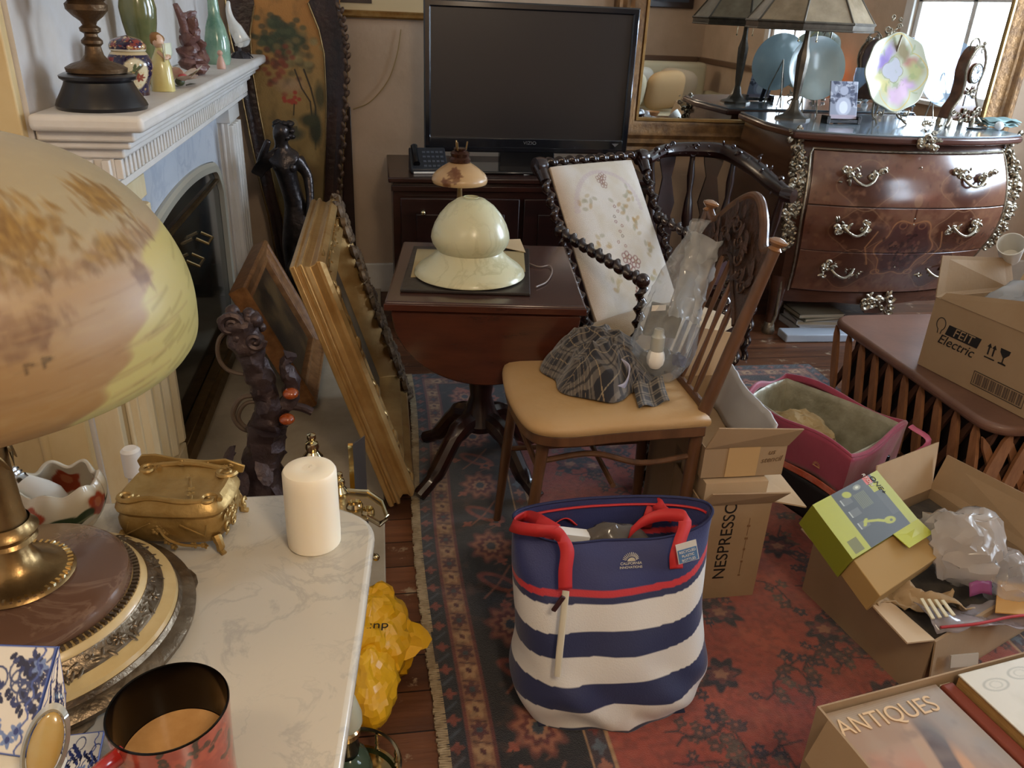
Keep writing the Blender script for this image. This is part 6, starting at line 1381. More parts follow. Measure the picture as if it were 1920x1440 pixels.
# ---------------------------------------------------------------- things on the commode
def slaglamp():
    x, y = 2.01, 3.86; r = thing('panel_lamp', 'bronze table lamp with stained glass panel shade at the left of the chest', 'lamp', (x, y, 1.0))
    part('base', MB().lathe([(0, 0), (.085, 0), (.083, .010), (.05, .022), (.028, .05), (.018, .09)], n=8, a0=PI / 8, a1=2 * PI + PI / 8), m_pewter, r)
    part('stem', MB().lathe([(.014, .085), (.019, .12), (.028, .24), (.030, .29), (.018, .33), (.014, .36), (.012, .50)], n=8), m_pewter, r)
    z0, z1, R0, R1 = .405, .66, .30, .12; f = MB(); pts = lambda R, z, k: Vector((R * math.cos(k * PI / 4 + .3), R * .82 * math.sin(k * PI / 4 + .3), z))
    for k in range(8):
        a, b, c_, d = pts(R0, z0 + .03, k), pts(R0, z0 + .03, k + 1), pts(R1, z1, k + 1), pts(R1, z1, k)
        part('glass_panel', MB().hexa([a, b, c_, d], [p * .985 for p in (a, b, c_, d)]), M('amber_slag_glass', 'a3937a', .25, var='85765f', vs=12, sss=.2), r)
        f.tube([a, d], .005, 6).tube([a, b], .007, 6).tube([a - Vector((0, 0, .03)), b - Vector((0, 0, .03))], .004, 6)
        f.hexa([a - Vector((0, 0, .03)), b - Vector((0, 0, .03)), b, a], [p * .99 for p in (a - Vector((0, 0, .03)), b - Vector((0, 0, .03)), b, a)]).tube([d, pts(R1, z1, k + 1)], .005, 6)
    f.tube([(0, 0, .50), (0, 0, .66)], .006, 6).tube([pts(R1, z1, 0), pts(R1, z1, 4)], .004, 6).tube([pts(R1, z1, 2), pts(R1, z1, 6)], .004, 6)
    part('shade_frame', f, m_pewter, r)
    for q in (-1, 1): part('socket', MB().cyl((q * .03, 0, .44), (q * .04, 0, .50), .014, n=12), m_pewter, r); part('pull_chain', MB().tube([(q * .045, -.01, .44), (q * .046, -.01, .36)], .0016, 5).ball((q * .046, -.01, .355), .005, 8), m_brass, r)
m_pewter = M('bronze_pewter', '6a6256', .4, .6, var='4b453e', vs=14)
slaglamp()
def easel(r, x, y, h, w, m):
    b = MB()
    for s in (-1, 1):
        b.tube(cat([(x + s * w * .5, y - .06, 1.003), (x + s * w * .45, y - .03, 1.02), (x + s * w * .38, y + .03, 1.07), (x + s * w * .1, y + .12, 1.0 + h)], 5), .005, 6)
        b.tube(cat([(x + s * w * .35, y - .03, 1.04), (x + s * w * .4, y - .07, 1.045), (x + s * w * .42, y - .075, 1.07)], 4), .004, 6).ornate((x + s * w * .42, y - .05, 1.035), (1, 0, 0), (0, 0, 1), .04, .04, 5, 3, .005)
    b.tube([(x - w * .35, y - .02, 1.05), (x + w * .35, y - .02, 1.05)], .004, 6).tube([(x, y + .02, 1.0 + h), (x, y + .10, 1.003)], .005, 6)
    return part('easel', b, m, r, world=True)
def plate():
    x, y = 2.47, 3.80; r = thing('flower_plate', 'round plate painted in lilac, yellow and green on a gilt easel', 'plate', (x, y, 1.0))
    easel(r, x, y, .40, .16, m_ormolu)
    part('easel_crest', MB().ornate((x + .0, y + .10, 1.43), (1, 0, 0), (0, 0, 1), .07, .10, 12, 4, .006), m_ormolu, r, world=True)
    n = 110; c = Cv(n, n, 'b9bba6', 2, 2)
    for a, cc in ((.4, 'b07a74'), (1.2, '8f8468'), (2.2, 'a18fb8'), (3.0, 'c4bd88'), (3.9, 'c9c08a'), (4.8, 'c3a6bc'), (5.6, 'b79ac0'), (0, 'a8a878'), (2.7, '8e7cb4'), (5.2, 'd0b4c8')): c.ell(1 + .62 * math.cos(a), 1 + .62 * math.sin(a), .3, .22, cc, a + 1.57, soft=.8, lobes=5, la=.1)
    c.ell(.9, 1.05, .33, .33, 'b4b4bc', soft=.1); c.ell(.9, 1.05, .35, .35, '8f8a6a', ring=.06); c.ell(1, 1, .98, .98, 'c8b06a', ring=.04); c.noise('8a9a70', 12, 12, .7, .8, .5, 5)
    def f(U, V_):
        p, q = 2 * U - 1, 2 * V_ - 1; m = np.maximum(np.abs(p), np.abs(q)) / np.maximum(np.hypot(p, q), 1e-6); p, q = p * m, q * m; R = np.hypot(p, q); sc = 1 + .025 * np.cos(8 * np.arctan2(q, p)) * R
        return x + .165 * p * sc, y - .045 + .06 * (q + 1) * .9 - .018 * R ** 3, 1.235 + .172 * q * sc
    mb, cols = sheet(c, f); part('dish', mb, M('porcelain_painted'), r, cols=cols, world=True, solid=.006)
plate()
x, y = 2.20, 3.74; r = thing('painted_tile', 'small grey and white figure painted tile on a black stand', 'tile', (x, y, 1.0))
c = Cv(70, 90, '8f94a2', .14, .18); rd = random.Random(5)
for k in range(60): c.ell(rd.uniform(0, .14), rd.uniform(.05, .18), .008, .014, rd.choice(('5a6074', 'b8bcc8', '474b5c')), rd.uniform(0, 3), amt=.8)
c.ell(.07, .135, .022, .022, 'a8acbc'); c.ell(.07, .06, .04, .045, 'b4b8c8'); c.ell(.07, .055, .022, .03, 'd8dce4'); c.rect(0, .14, 0, .02, 'a89ca8')
mb, cols = plane_sheet(c, (x - .07, y - .01, 1.022), (.14, 0, 0), (0, .05, .165)); part('tile', mb, M('porcelain_painted'), r, cols=cols, world=True, solid=.008)
part('stand', MB().box((x, y - .01, 1.012), (.17, .035, .016)).box((x - .08, y, 1.018), (.018, .06, .036)).box((x + .08, y, 1.018), (.018, .06, .036)).box((x, y + .06, 1.05), (.02, .012, .10), rx=-.4), m_black, r, 'black stand', world=True, bev=.002)
def disc_plate(nm, label, x, y, zc, R, mat):
    r = thing(nm, label, 'plate', (x, y, 1.0)); Rm = Matrix.Rotation(math.radians(80), 3, 'X')
    part('dish', MB().lathe([(0, 0), (R * .55, 0), (R * .7, .012), (R, .022), (R, .026), (R * .68, .017), (R * .5, .005), (0, .005)], c=(x, y, zc), n=48, R=Rm), mat, r, world=True)
    part('prop', MB().tube([(x - .04, y - .035, 1.004), (x - .04, y - .0, zc - R + .03), (x, y + .03, zc + .02), (x, y + .09, 1.004)], .004, 6).tube([(x + .04, y - .035, 1.004), (x + .04, y, zc - R + .03), (x, y + .03, zc + .02)], .004, 6), m_ormolu, r, world=True)
disc_plate('teal_plate', 'large pale teal plate standing behind the panel lamp', 2.165, 4.02, 1.225, .15, M('teal_glaze', 'a9bfc2', .15, var='b9cccd', vs=8, coat=.5))
disc_plate('crystal_plate', 'big clear cut glass plate standing behind the gilt clock', 2.90, 4.02, 1.22, .16, film('crystal', 'b5c6d6', .3, .05, 'e6f0fa'))
def clock():
    x, y = 2.84, 3.78; r = thing('mantel_clock', 'small gilt and brown mantel clock with white dial and flared scroll sides', 'clock', (x, y, 1.0), math.radians(18))
    h = [(0, .095), (.05, .085), (.10, .05), (.16, .045), (.22, .058), (.27, .052), (.31, .03), (.33, .006)]
    poly = [(-w, z) for z, w in h] + [(w, z) for z, w in h[::-1]]; poly = [(a * 1.05, b_ + .035) for a, b_ in poly]
    part('case', MB().prism(poly, -.035, .035, lambda a, b_, c_: (a, c_, b_)), M('tortoiseshell', '4a2f22', .25, var='6b4630', vs=18, coat=.5), r, bev=.006)
    b = MB()
    for s in (-1, 1):
        b.tube(cat([(s * (w * 1.05 + .004), -.034, z + .035) for z, w in h], 3), .006, 6)
        b.tube(cat([(s * .10, -.04, .04), (s * .12, -.05, .02), (s * .14, -.055, .004)], 4), .007, 6).spiral((s * .09, -.04, .07), (1, 0, 0), (0, 0, 1), .02, 1.3, .005, flip=s)
    b.ornate((0, -.04, .055), (1, 0, 0), (0, 0, 1), .13, .05, 16, 3, .008).ornate((0, -.03, .36), (1, 0, 0), (0, 0, 1), .08, .05, 12, 5, .007).ornate((0, -.04, .15), (1, 0, 0), (0, 0, 1), .05, .06, 9, 6, .006)
    b.tube(cat([(-.03, 0, .345), (-.035, 0, .38), (0, 0, .40), (.03, 0, .375), (.025, 0, .35)], 4), .004, 6); part('gilt_mounts', b, m_ormolu, r)
    for x_, y_ in ((-.085, -.03), (.085, -.03), (-.085, .03), (.085, .03)): part('foot', MB().lathe([(0, 0), (.012, 0), (.015, .02), (.01, .04)], c=(x_, y_, 0), n=10), m_ormolu, r)
    R = Matrix.Rotation(PI / 2, 3, 'X'); d = part('dial', MB().lathe([(0, .046), (.040, .046), (.042, .040)], c=(0, 0, .245), n=32, R=R), M('enamel_dial', 'b4c2d2', .3), r, 'white enamel dial')
    part('dial_rim', MB().lathe([(.041, .036), (.047, .044), (.041, .05), (.041, .036)], c=(0, 0, .245), n=32, R=R), m_ormolu, r)
    b = MB()
    for k in range(12): a = k * PI / 6; b.box((.032 * math.sin(a), -.0468, .245 + .032 * math.cos(a)), (.003, .001, .008), ry=a)
    part('numerals', b, m_ink, d)
    part('hand', MB().tube([(0, -.049, .245), (.012, -.049, .262)], .0016, 5), m_ink, d); part('hand', MB().tube([(0, -.049, .245), (-.005, -.049, .272)], .0013, 5), m_ink, d)
    part('glass_panel', MB().box((0, -.037, .12), (.05, .004, .05)), M('clock_glass', 'a9bccb', .1), r)
clock()
solo('glass_ball', 'small white glass ball on the chest in front of the clock', 'ball', MB().ball((2.96, 3.62, 1.021), .021, 24), M('milk_glass', 'e8eef2', .12, coat=.6))
solo('black_oval', 'flat black oval dish on the chest in front of the clock', 'dish', MB().lathe([(0, 1.001), (.05, 1.001), (.056, 1.006), (.05, 1.008), (0, 1.006)], c=(2.86, 3.645, 0), n=32, sy=.5), m_black)
solo('gilt_sprig', 'small gilt leaf spray ornament on the chest between plate and clock', 'ornament', MB().ornate((2.62, 3.66, 1.016), (1, 0, 0), (0, .8, .6), .09, .035, 14, 8, .010), m_ormolu)
b = MB()
for k in range(3): b.grid(lambda u, v, k=k: (2.99 + .17 * u, 3.73 + .10 * v + .01 * math.sin(u * 9 + k), 1.003 + .013 * k + .010 * math.sin(PI * v) + .004 * math.sin(u * 14 + k * 2)), 20, 8)
b.displace(.002, 30, 1); b.v = [(x, y, max(z, 1.0015)) for x, y, z in b.v]
solo('folded_cloth', 'folded pale teal cloth on the right end of the chest', 'cloth', b, M('teal_cloth', '86a0a0', .9), solid=.004)
for (gx, gy), lb in (((2.68, 3.98), 'stemmed wine glass behind the flower plate and nearer it'), ((2.775, 4.05), 'stemmed wine glass behind the left of the clock')):
    g = thing('wine_glass', lb, 'glass', (gx, gy, 1.0), group='wine glasses on the chest')
    part('glass', MB().lathe([(0, .001), (.034, .001), (.034, .003), (.006, .008), (.004, .02), (.004, .10), (.01, .112), (.034, .14), (.038, .17), (.034, .215), (.032, .215), (.036, .17), (.032, .142), (0, .114)], n=32), film('wine_glass_clear', 'd5e2ee', .12, .03, 'eef4fa'), g)
# books and papers under the commode
z = .0
for i, (w_, d_, t_, a_, col, lb) in enumerate(((.26, .20, .035, .05, 'b8bcc4', 'white box file lying under the chest, bottom of the pile'), (.24, .18, .022, -.1, 'c6c8cc', 'pale grey paperback under the chest, second from the bottom'), (.22, .17, .016, .14, '6e6a58', 'olive spined book under the chest, third from the bottom'), (.25, .17, .018, .02, 'a09c8c', 'beige thin book under the chest, on top of the pile'))):
    r = thing('book', lb, 'book', (2.20, 3.62, z), a_, 'books piled under the chest')
    part('cover', MB().box((0, 0, t_ * .06), (w_, d_, t_ * .12)).box((0, 0, t_ * .94), (w_, d_, t_ * .12)).box((-w_ / 2 + .003, 0, t_ / 2), (.006, d_, t_)), M('book_cover_%s' % ('white', 'grey', 'olive', 'beige')[i], col, .5), r)
    part('pages', MB().box((.004, 0, t_ / 2), (w_ - .012, d_ - .01, t_ * .74)), M('book_pages', 'b8ae9a', .9), r); z += t_ + .0008
solo('white_parcel', 'low white parcel on the floor in front of the books under the chest', 'parcel', MB().box((2.13, 3.44, .022), (.36, .10, .04), rz=-.03), M('parcel_white', 'a8b0bc', .7), bev=.005)
# ================================================================ low leather-topped slatted table
def trunk():
    x0, x1, y0, y1, zt = 1.80, 2.62, 1.86, 2.84, .36
    r = thing('slatted_table', 'low rustic table with brown leather top and crossed wooden slat sides', 'table', ((x0 + x1) / 2, (y0 + y1) / 2, 0))
    def rr(a, b, c, d, q, n=6):
        out = []
        for cx, cy, s in ((b - q, d - q, 0), (a + q, d - q, 1), (a + q, c + q, 2), (b - q, c + q, 3)):
            for k in range(n + 1): t = (s + k / n) * PI / 2; out.append((cx + q * math.cos(t), cy + q * math.sin(t)))
        return out
    part('leather_top', MB().prism(rr(x0, x1, y0, y1, .09), zt - .035, zt), M('brown_pigskin', '7c5a4a', .42, var='684a3c', vs=5, vc=.4, coat=.25, bump=.06, bs=60), r, world=True, bev=.014, nseg=4)
    mw = M('slat_cedar', 'a87650', .6, var='7c5438', vs=9, vc=.3, stretch=(3, 3, 1), bump=.15, bs=60); md = M('slat_cedar_dark', '5f3e2c', .7, var='452c20', vs=9)
    a, b, c, d = x0 + .04, x1 - .04, y0 + .05, y1 - .04
    def slat(p, q, w, nrm, m, th=.006):
        p, q, nrm = Vector(p), Vector(q), Vector(nrm); u = (q - p).normalized(); s = u.cross(nrm).normalized(); vs = []
        for t, k in ((0, .25), (.25, 1), (.6, 1.05), (.88, .8), (1, .12)): e = p.lerp(q, t); vs += [e - s * w * k - nrm * th, e + s * w * k - nrm * th, e + s * w * k + nrm * th, e - s * w * k + nrm * th]
        fs = [(0, 1, 2, 3), (16, 19, 18, 17)] + [(i * 4 + k, i * 4 + (k + 1) % 4, i * 4 + 4 + (k + 1) % 4, i * 4 + 4 + k) for i in range(4) for k in range(4)]
        part('slat', MB().add(vs, fs), m, r, world=True)
    for i in range(10):
        y = c + .02 + (d - c - .04) * i / 9; slat((a - .004, y - .03, .03), (a - .014, y + .03, .325), .018, (1, 0, 0), mw)
        if i < 9: slat((a + .012, y + .11, .03), (a + .012, y - .03, .32), .013, (1, 0, 0), md)
    for i in range(9):
        x = a + .04 + (b - a - .06) * i / 8; slat((x - .03, c - .012, .03), (x + .02, c - .014, .325), .022, (0, 1, 0), mw)
        slat((x + .10, c + .004, .04), (x - .06, c + .004, .30), .014, (0, 1, 0), mw); slat((x - .08, c + .016, .04), (x + .08, c + .016, .30), .014, (0, 1, 0), md)
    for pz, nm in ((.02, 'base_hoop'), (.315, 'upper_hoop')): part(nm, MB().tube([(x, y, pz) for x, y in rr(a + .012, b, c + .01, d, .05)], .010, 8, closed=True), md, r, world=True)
    part('lining', MB().prism(rr(a + .04, b - .03, c + .04, d - .03, .04), .012, .32), M('shadow_block', '241a18', .95), r, world=True)  # solid dark block, put in as the shade seen between the slats
trunk()
# ================================================================ cardboard
def flap(nm, r, pts, nrm=None, mat=None, th=.004, label=None):
    p = [Vector(q) for q in pts]; n = (p[1] - p[0]).cross(p[3] - p[0]).normalized(); return part(nm, MB().hexa(p, [q + n * th for q in p]), mat or m_card, r, label, world=True)
def carton(name, label, c4, z0, z1, group=None, bottom=True, t=.004, faces='0123'):
    """open carton: c4 = four floor corners anticlockwise"""
    ce = sum((Vector((*p, 0)) for p in c4), Vector()) / 4; r = thing(name, label, 'cardboard box', (ce.x, ce.y, z0), group=group)
    b = MB(); inn = [Vector((*p, 0)).lerp(ce, t / (Vector((*p, 0)) - ce).length * 1.4) for p in c4]
    for i in range(4):
        if str(i) not in faces: continue
        p, q = Vector((*c4[i], 0)), Vector((*c4[(i + 1) % 4], 0)); pi, qi = inn[i], inn[(i + 1) % 4]; Z0, Z1 = Vector((0, 0, z0)), Vector((0, 0, z1)); b.hexa([p + Z0, q + Z0, qi + Z0, pi + Z0], [p + Z1, q + Z1, qi + Z1, pi + Z1])
    b.prism([tuple(p.to_2d()) for p in inn], z0, z0 + t); part('walls', b, m_card, r, world=True); return r
# ---- light bulb carton on the slatted table
def feit():
    A, B = P(1720, 682, z=.362), P(1920, 785, z=.362); d = (B - A).normalized(); n = Vector((-d.y, d.x, 0)); n = n if n.x > 0 else -n
    z0, zf = .362, .612; L, D = .56, .36; A = A + Vector((.0, 0, 0)); c4 = [A, A + d * L, A + d * L + n * D, A + n * D]
    r = carton('bulb_carton', 'big open cardboard light bulb carton on the slatted table', [(p.x, p.y) for p in c4], z0, zf)
    U = Vector((0, 0, 1)); o = -n
    T = [p + U * (zf - z0) for p in c4]
    flap('front_flap', r, [T[0] + d * .02, T[1], T[1] + U * .14 + n * .05, T[0] + U * .022 + n * .01 + d * .03])
    flap('side_flap', r, [T[3], T[0], T[0] + U * .14 - d * .02 + n * .0, T[3] + U * .10 - d * .05])
    flap('back_flap', r, [T[2], T[3], T[3] + U * .15 + n * .06, T[2] + U * .2 + n * .06], mat=m_cardin)
    flap('torn_flap', r, [T[3] + d * .0, T[3] + n * .01, T[3] + n * .02 - d * .16 + U * .02, T[3] - d * .16 + U * .0], mat=m_cardin)
    g = lambda s, z: A + d * s + U * (z - z0) + o * .0012
    def tx(body, s, z, size, **k): return text('print_lettering', body, size, k.pop('mat', m_ink), r, g(s, z), d, U, **k)
    q = lambda pts, nm='print_block', m=m_ink: part(nm, MB().prism(pts, 0, .0006, lambda a, b_, c_: tuple(g(a, z0 + b_) + o * c_)), m, r, world=True)
    q([(.075, .142), (.205, .142), (.213, .178), (.083, .178)]); text('print_lettering', 'FEIT', .042, m_card, r, g(.145, z0 + .160) + o * .0009, d, U, shear=.2, sx=1.05)
    tx('Electric', .125, z0 + .120, .046, shear=.3, sx=1.05)
    ol = [(.050 + .018 * math.cos(t), .170 + .022 * math.sin(t)) for t in [(-1.1 + i * (2 * PI - .9) / 20) for i in range(21)]]; ol = [(.056, .136)] + ol + [(.044, .136)]
    part('bulb_outline', MB().tube([g(a, z0 + b_) for a, b_ in ol], .0014, 5), m_ink, r, world=True)
    for k in range(2): q([(.245 + k * .018, .14), (.250 + k * .018, .14), (.250 + k * .018, .165), (.2555 + k * .018, .165), (.2475 + k * .018, .178), (.2395 + k * .018, .165), (.245 + k * .018, .165)], 'arrow_mark')
    q([(.238, .128), (.276, .128), (.276, .132), (.238, .132)], 'arrow_mark'); q([(.29, .128), (.318, .128), (.318, .132), (.306, .134), (.306, .15), (.32, .165), (.322, .178), (.286, .178), (.288, .165), (.302, .15), (.302, .134), (.29, .132)], 'glass_mark')
    b = MB(); bars = [(.228 + i * .0085, .228 + i * .0085 + (.006 if i % 3 else .003)) for i in range(21)]
    for a, e in bars: b.hexa([g(a, z0 + .030), g(e, z0 + .030), g(e, z0 + .030) + o * .0006, g(a, z0 + .030) + o * .0006], [g(a, z0 + .066), g(e, z0 + .066), g(e, z0 + .066) + o * .0006, g(a, z0 + .066) + o * .0006])
    part('bar_marks', b, M('print_grey', '5a4a3c', .7), r, world=True); part('bar_frame', MB().tube([g(.222, z0 + .025), g(.412, z0 + .025), g(.412, z0 + .071), g(.222, z0 + .071)], .0012, 4, closed=True), m_ink, r, world=True)
    ce = A + d * .27 + n * .18; s = film('soft_film', 'd2d6da', .5, .2)
    b = MB().ball(ce + U * .25, (.13, .22, .10), 40).displace(.045, 9, 4).displace(.012, 30, 6)
    w = thing('plastic_wrap', 'loose clear plastic packing bag bulging from the light bulb carton', 'plastic bag', tuple(ce + U * .15)); part('film', b, s, w, world=True)
    cp = P(1895, 470, z=.74); bb = thing('white_cup', 'white plastic cup on top of the clutter in the light bulb carton', 'cup', tuple(cp - Vector((0, 0, .05)))); R = Euler((.5, -.7, 0)).to_matrix()
    part('cup', MB().lathe([(0, -.05), (.032, -.05), (.045, .045), (.042, .045), (.030, -.045), (0, -.045)], c=cp, n=32, R=R), M('cup_white', 'dcdad2', .4), bb, world=True)
feit()
# ---- pink cooler bag
def pink():
    L, Bk, R, F = P(1400, 738, z=.30), P(1473, 703, z=.30), P(1700, 793, z=.30), P(1596, 858, z=.30); ce = (L + Bk + R + F) / 4
    r = thing('cooler_bag', 'open pink and black insulated cooler bag on the floor by the slatted table', 'bag', (ce.x, ce.y, .009)); n = 72
    def ringpt(k, s=1., z=0):
        cs = [L, Bk, R, F]; t = 4 * k / n; i = int(t) % 4; f = t - int(t); p = cs[i].lerp(cs[(i + 1) % 4], f); m_ = math.sin(PI * f); p = p + (p - ce).normalized() * .012 * m_; q = ce + (p - ce) * s; return Vector((q.x, q.y, z))
    cor = lambda k: abs(((4 * k / n) % 1) - .5) * 2
    def loft(rg, name, mat, label=None, sol=.004):
        b = MB(); b.grid(lambda u, v: rg(int(round(u * n)) % n, v), n, 10, cu=True); return part(name, b, mat, r, label, world=True, solid=sol, smooth=60)
    mp = M('pink_nylon', 'a03a55', .5, var='8e3049', vs=5, sheen=.4, bump=.12, bs=30)
    loft(lambda k, v: ringpt(k, .98 + .03 * v + .006 * math.sin(k * .9 + v * 5), .165 + .135 * v + .014 * math.sin(k * .35)), 'pink_body', mp)
    loft(lambda k, v: ringpt(k, 1.01 - .07 * v, .30 + .012 * math.sin(PI * v) - .012 * v + .014 * math.sin(k * .35)), 'rolled_rim', mp)
    loft(lambda k, v: ringpt(k, .985, .143 + .022 * v + .008 * math.sin(k * .35)), 'orange_trim', M('orange_trim', 'b8502e', .6, var='c97a6a', vs=30), 'orange zip trim')
    loft(lambda k, v: ringpt(k, .93 + .05 * v, .010 + .135 * v), 'black_base', M('black_nylon', '1c1a1d', .7, bump=.2, bs=40))
    loft(lambda k, v: ringpt(k, .94 - .10 * v, .295 - .20 * v), 'lining', M('silver_lining', 'aeaa96', .4, .15, var='8c8872', vs=14, bump=.5, bs=30), 'grey foil lining')
    b = MB().prism([tuple(ringpt(k, .86).to_2d()) for k in range(n)], .012, .10); part('floor_panel', b, M('silver_lining'), r, world=True)
    hb = [R + Vector((0, -.02, .0)), R + Vector((.03, -.08, -.03)), P(1665, 880, z=.16), P(1655, 905, z=.12)]
    part('side_strap', MB().tube(cat(hb, 6), .016, 8, flat=.25), M('pink_strap', 'b3566c', .5), r, world=True); part('buckle', MB().box(P(1650, 865, z=.20), (.05, .02, .05)), m_black, r, 'black buckle', world=True, bev=.004)
    lg = P(1551, 864, z=.20); ax = (F - L).normalized(); g = Vector((ax.y, -ax.x, 0)); g = g if g.y < 0 else -g
    q = L.lerp(F, .78) + g * .016; q.z = .22; b = MB()
    for k in range(7): t = PI * (k + .5) / 7; b.tube([q + ax * .007 * math.cos(t) + Vector((0, 0, .007 * math.sin(t))), q + ax * .014 * math.cos(t) + Vector((0, 0, .014 * math.sin(t)))], .001, 4)
    part('sun_logo', b.tube([q - ax * .014 - Vector((0, 0, .002)), q + ax * .014 - Vector((0, 0, .002))], .0015, 4), M('logo_tan', 'b58a58', .6), r, world=True)
    pc = L.lerp(R, .38); b = MB().ball((pc.x, pc.y, .20), (.13, .06, .05), 36, Euler((0, 0, -.8)).to_matrix()).displace(.03, 14, 2).displace(.01, 40, 3)
    p = thing('crumpled_paper', 'crumpled tan packing paper inside the pink cooler bag', 'paper', (pc.x, pc.y, .15)); part('paper', b, M('tan_paper', 'ad9468', .8, var='987f56', vs=9, bump=.3, bs=40), p, world=True, smooth=20)
pink()
# ---- coffee carton and the box on top
def nes():
    y0, x0, x1 = 1.61, .787, .978; r = carton('coffee_carton', 'tall cardboard coffee machine carton standing behind the striped tote', [(x0, y0), (x1, y0), (x1, y0 + .21), (x0, y0 + .21)], .0095, .318, faces='0123')
    flap('front_flap', r, [(x0 - .012, y0, .318), (x1, y0, .318), (x1 + .025, y0 - .03, .365), (x0 + .012, y0 - .02, .365)])
    flap('right_flap', r, [(x1, y0 + .005, .318), (x1, y0 + .2, .318), (x1 + .10, y0 + .16, .30), (x1 + .10, y0 + .0, .295)], mat=m_cardin)
    text('print_lettering', 'NESPRESSO', .047, m_ink, r, (.868, y0 - .0006, .20), (0, 0, 1), (-1, 0, 0), align='CENTER', sx=1.05)
    b = MB().tube([(.925, y0 - .0008, .09), (.925, y0 - .0008, .125)], .0008, 4).tube([(.925, y0 - .0008, .14), (.925, y0 - .0008, .20)], .0008, 4).tube([(.925, y0 - .0008, .215), (.925, y0 - .0008, .27)], .0008, 4)
    for z in (.085, .13, .17, .205, .245): b.box((.925, y0 - .001, z), (.006 + .003 * (z > .2), .001, .006))
    part('print_marks', b, M('print_brown', '7a5a3c', .7), r, world=True)
    x0, x1, ya, yb, z0, z1 = .789, 1.012, 1.652, 2.08, .372, .462
    part('inner_pack', MB().box((.885, 1.72, .19), (.17, .17, .35)), m_cardin, r, world=True)
    r2 = carton('flap_carton', 'smaller open cardboard box stacked on the tall coffee carton', [(x0, ya), (x1, ya), (x1, yb), (x0, yb)], z0, z1)
    flap('front_flap', r2, [(x0 + .0, ya, z1), (x1, ya, z1), (x1 + .015, ya - .03, z1 + .062), (x0 + .02, ya - .015, z1 + .065)])
    flap('back_flap', r2, [(x1 - .14, yb, z1), (x1, yb, z1), (x1 + .01, yb + .02, z1 + .13), (x1 - .10, yb + .02, z1 + .15)], mat=m_cardin)
    part('packing_tape', MB().box(((x0 + x1) / 2 - .005, ya - .001, (z0 + z1) / 2), (.085, .002, z1 - z0 - .002)), M('tan_tape', 'b8976a', .35), r2, 'strip of packing tape', world=True)
    text('handwriting', 'us\nstencil', .022, M('pencil_mark', '6a5138', .8), r2, (.972, ya - .0008, .43), (1, 0, .1), (0, 0, 1), shear=.4)
    m = thing('bubble_mailer', 'silvery bubble mailer standing along the right wall of the upper box', 'envelope', (.985, 1.87, z0 + .005))
    part('mailer', MB().grid(lambda u, v: (1.000 - .03 * (1 - v) + .006 * math.sin(u * 9), 1.70 + .36 * u, z0 + .006 + (.115 + .03 * u) * v), 24, 8).displace(.003, 30), M('mailer_grey', 'b4b4b6', .3), m, world=True, solid=.006)
    # support under the overhanging back of the upper box
    s = solo('brown_box', 'plain closed brown box standing behind the coffee carton under the open box', 'cardboard box', MB().box((.90, 1.975, .190), (.19, .21, .36)), m_card, bev=.003)
nes()
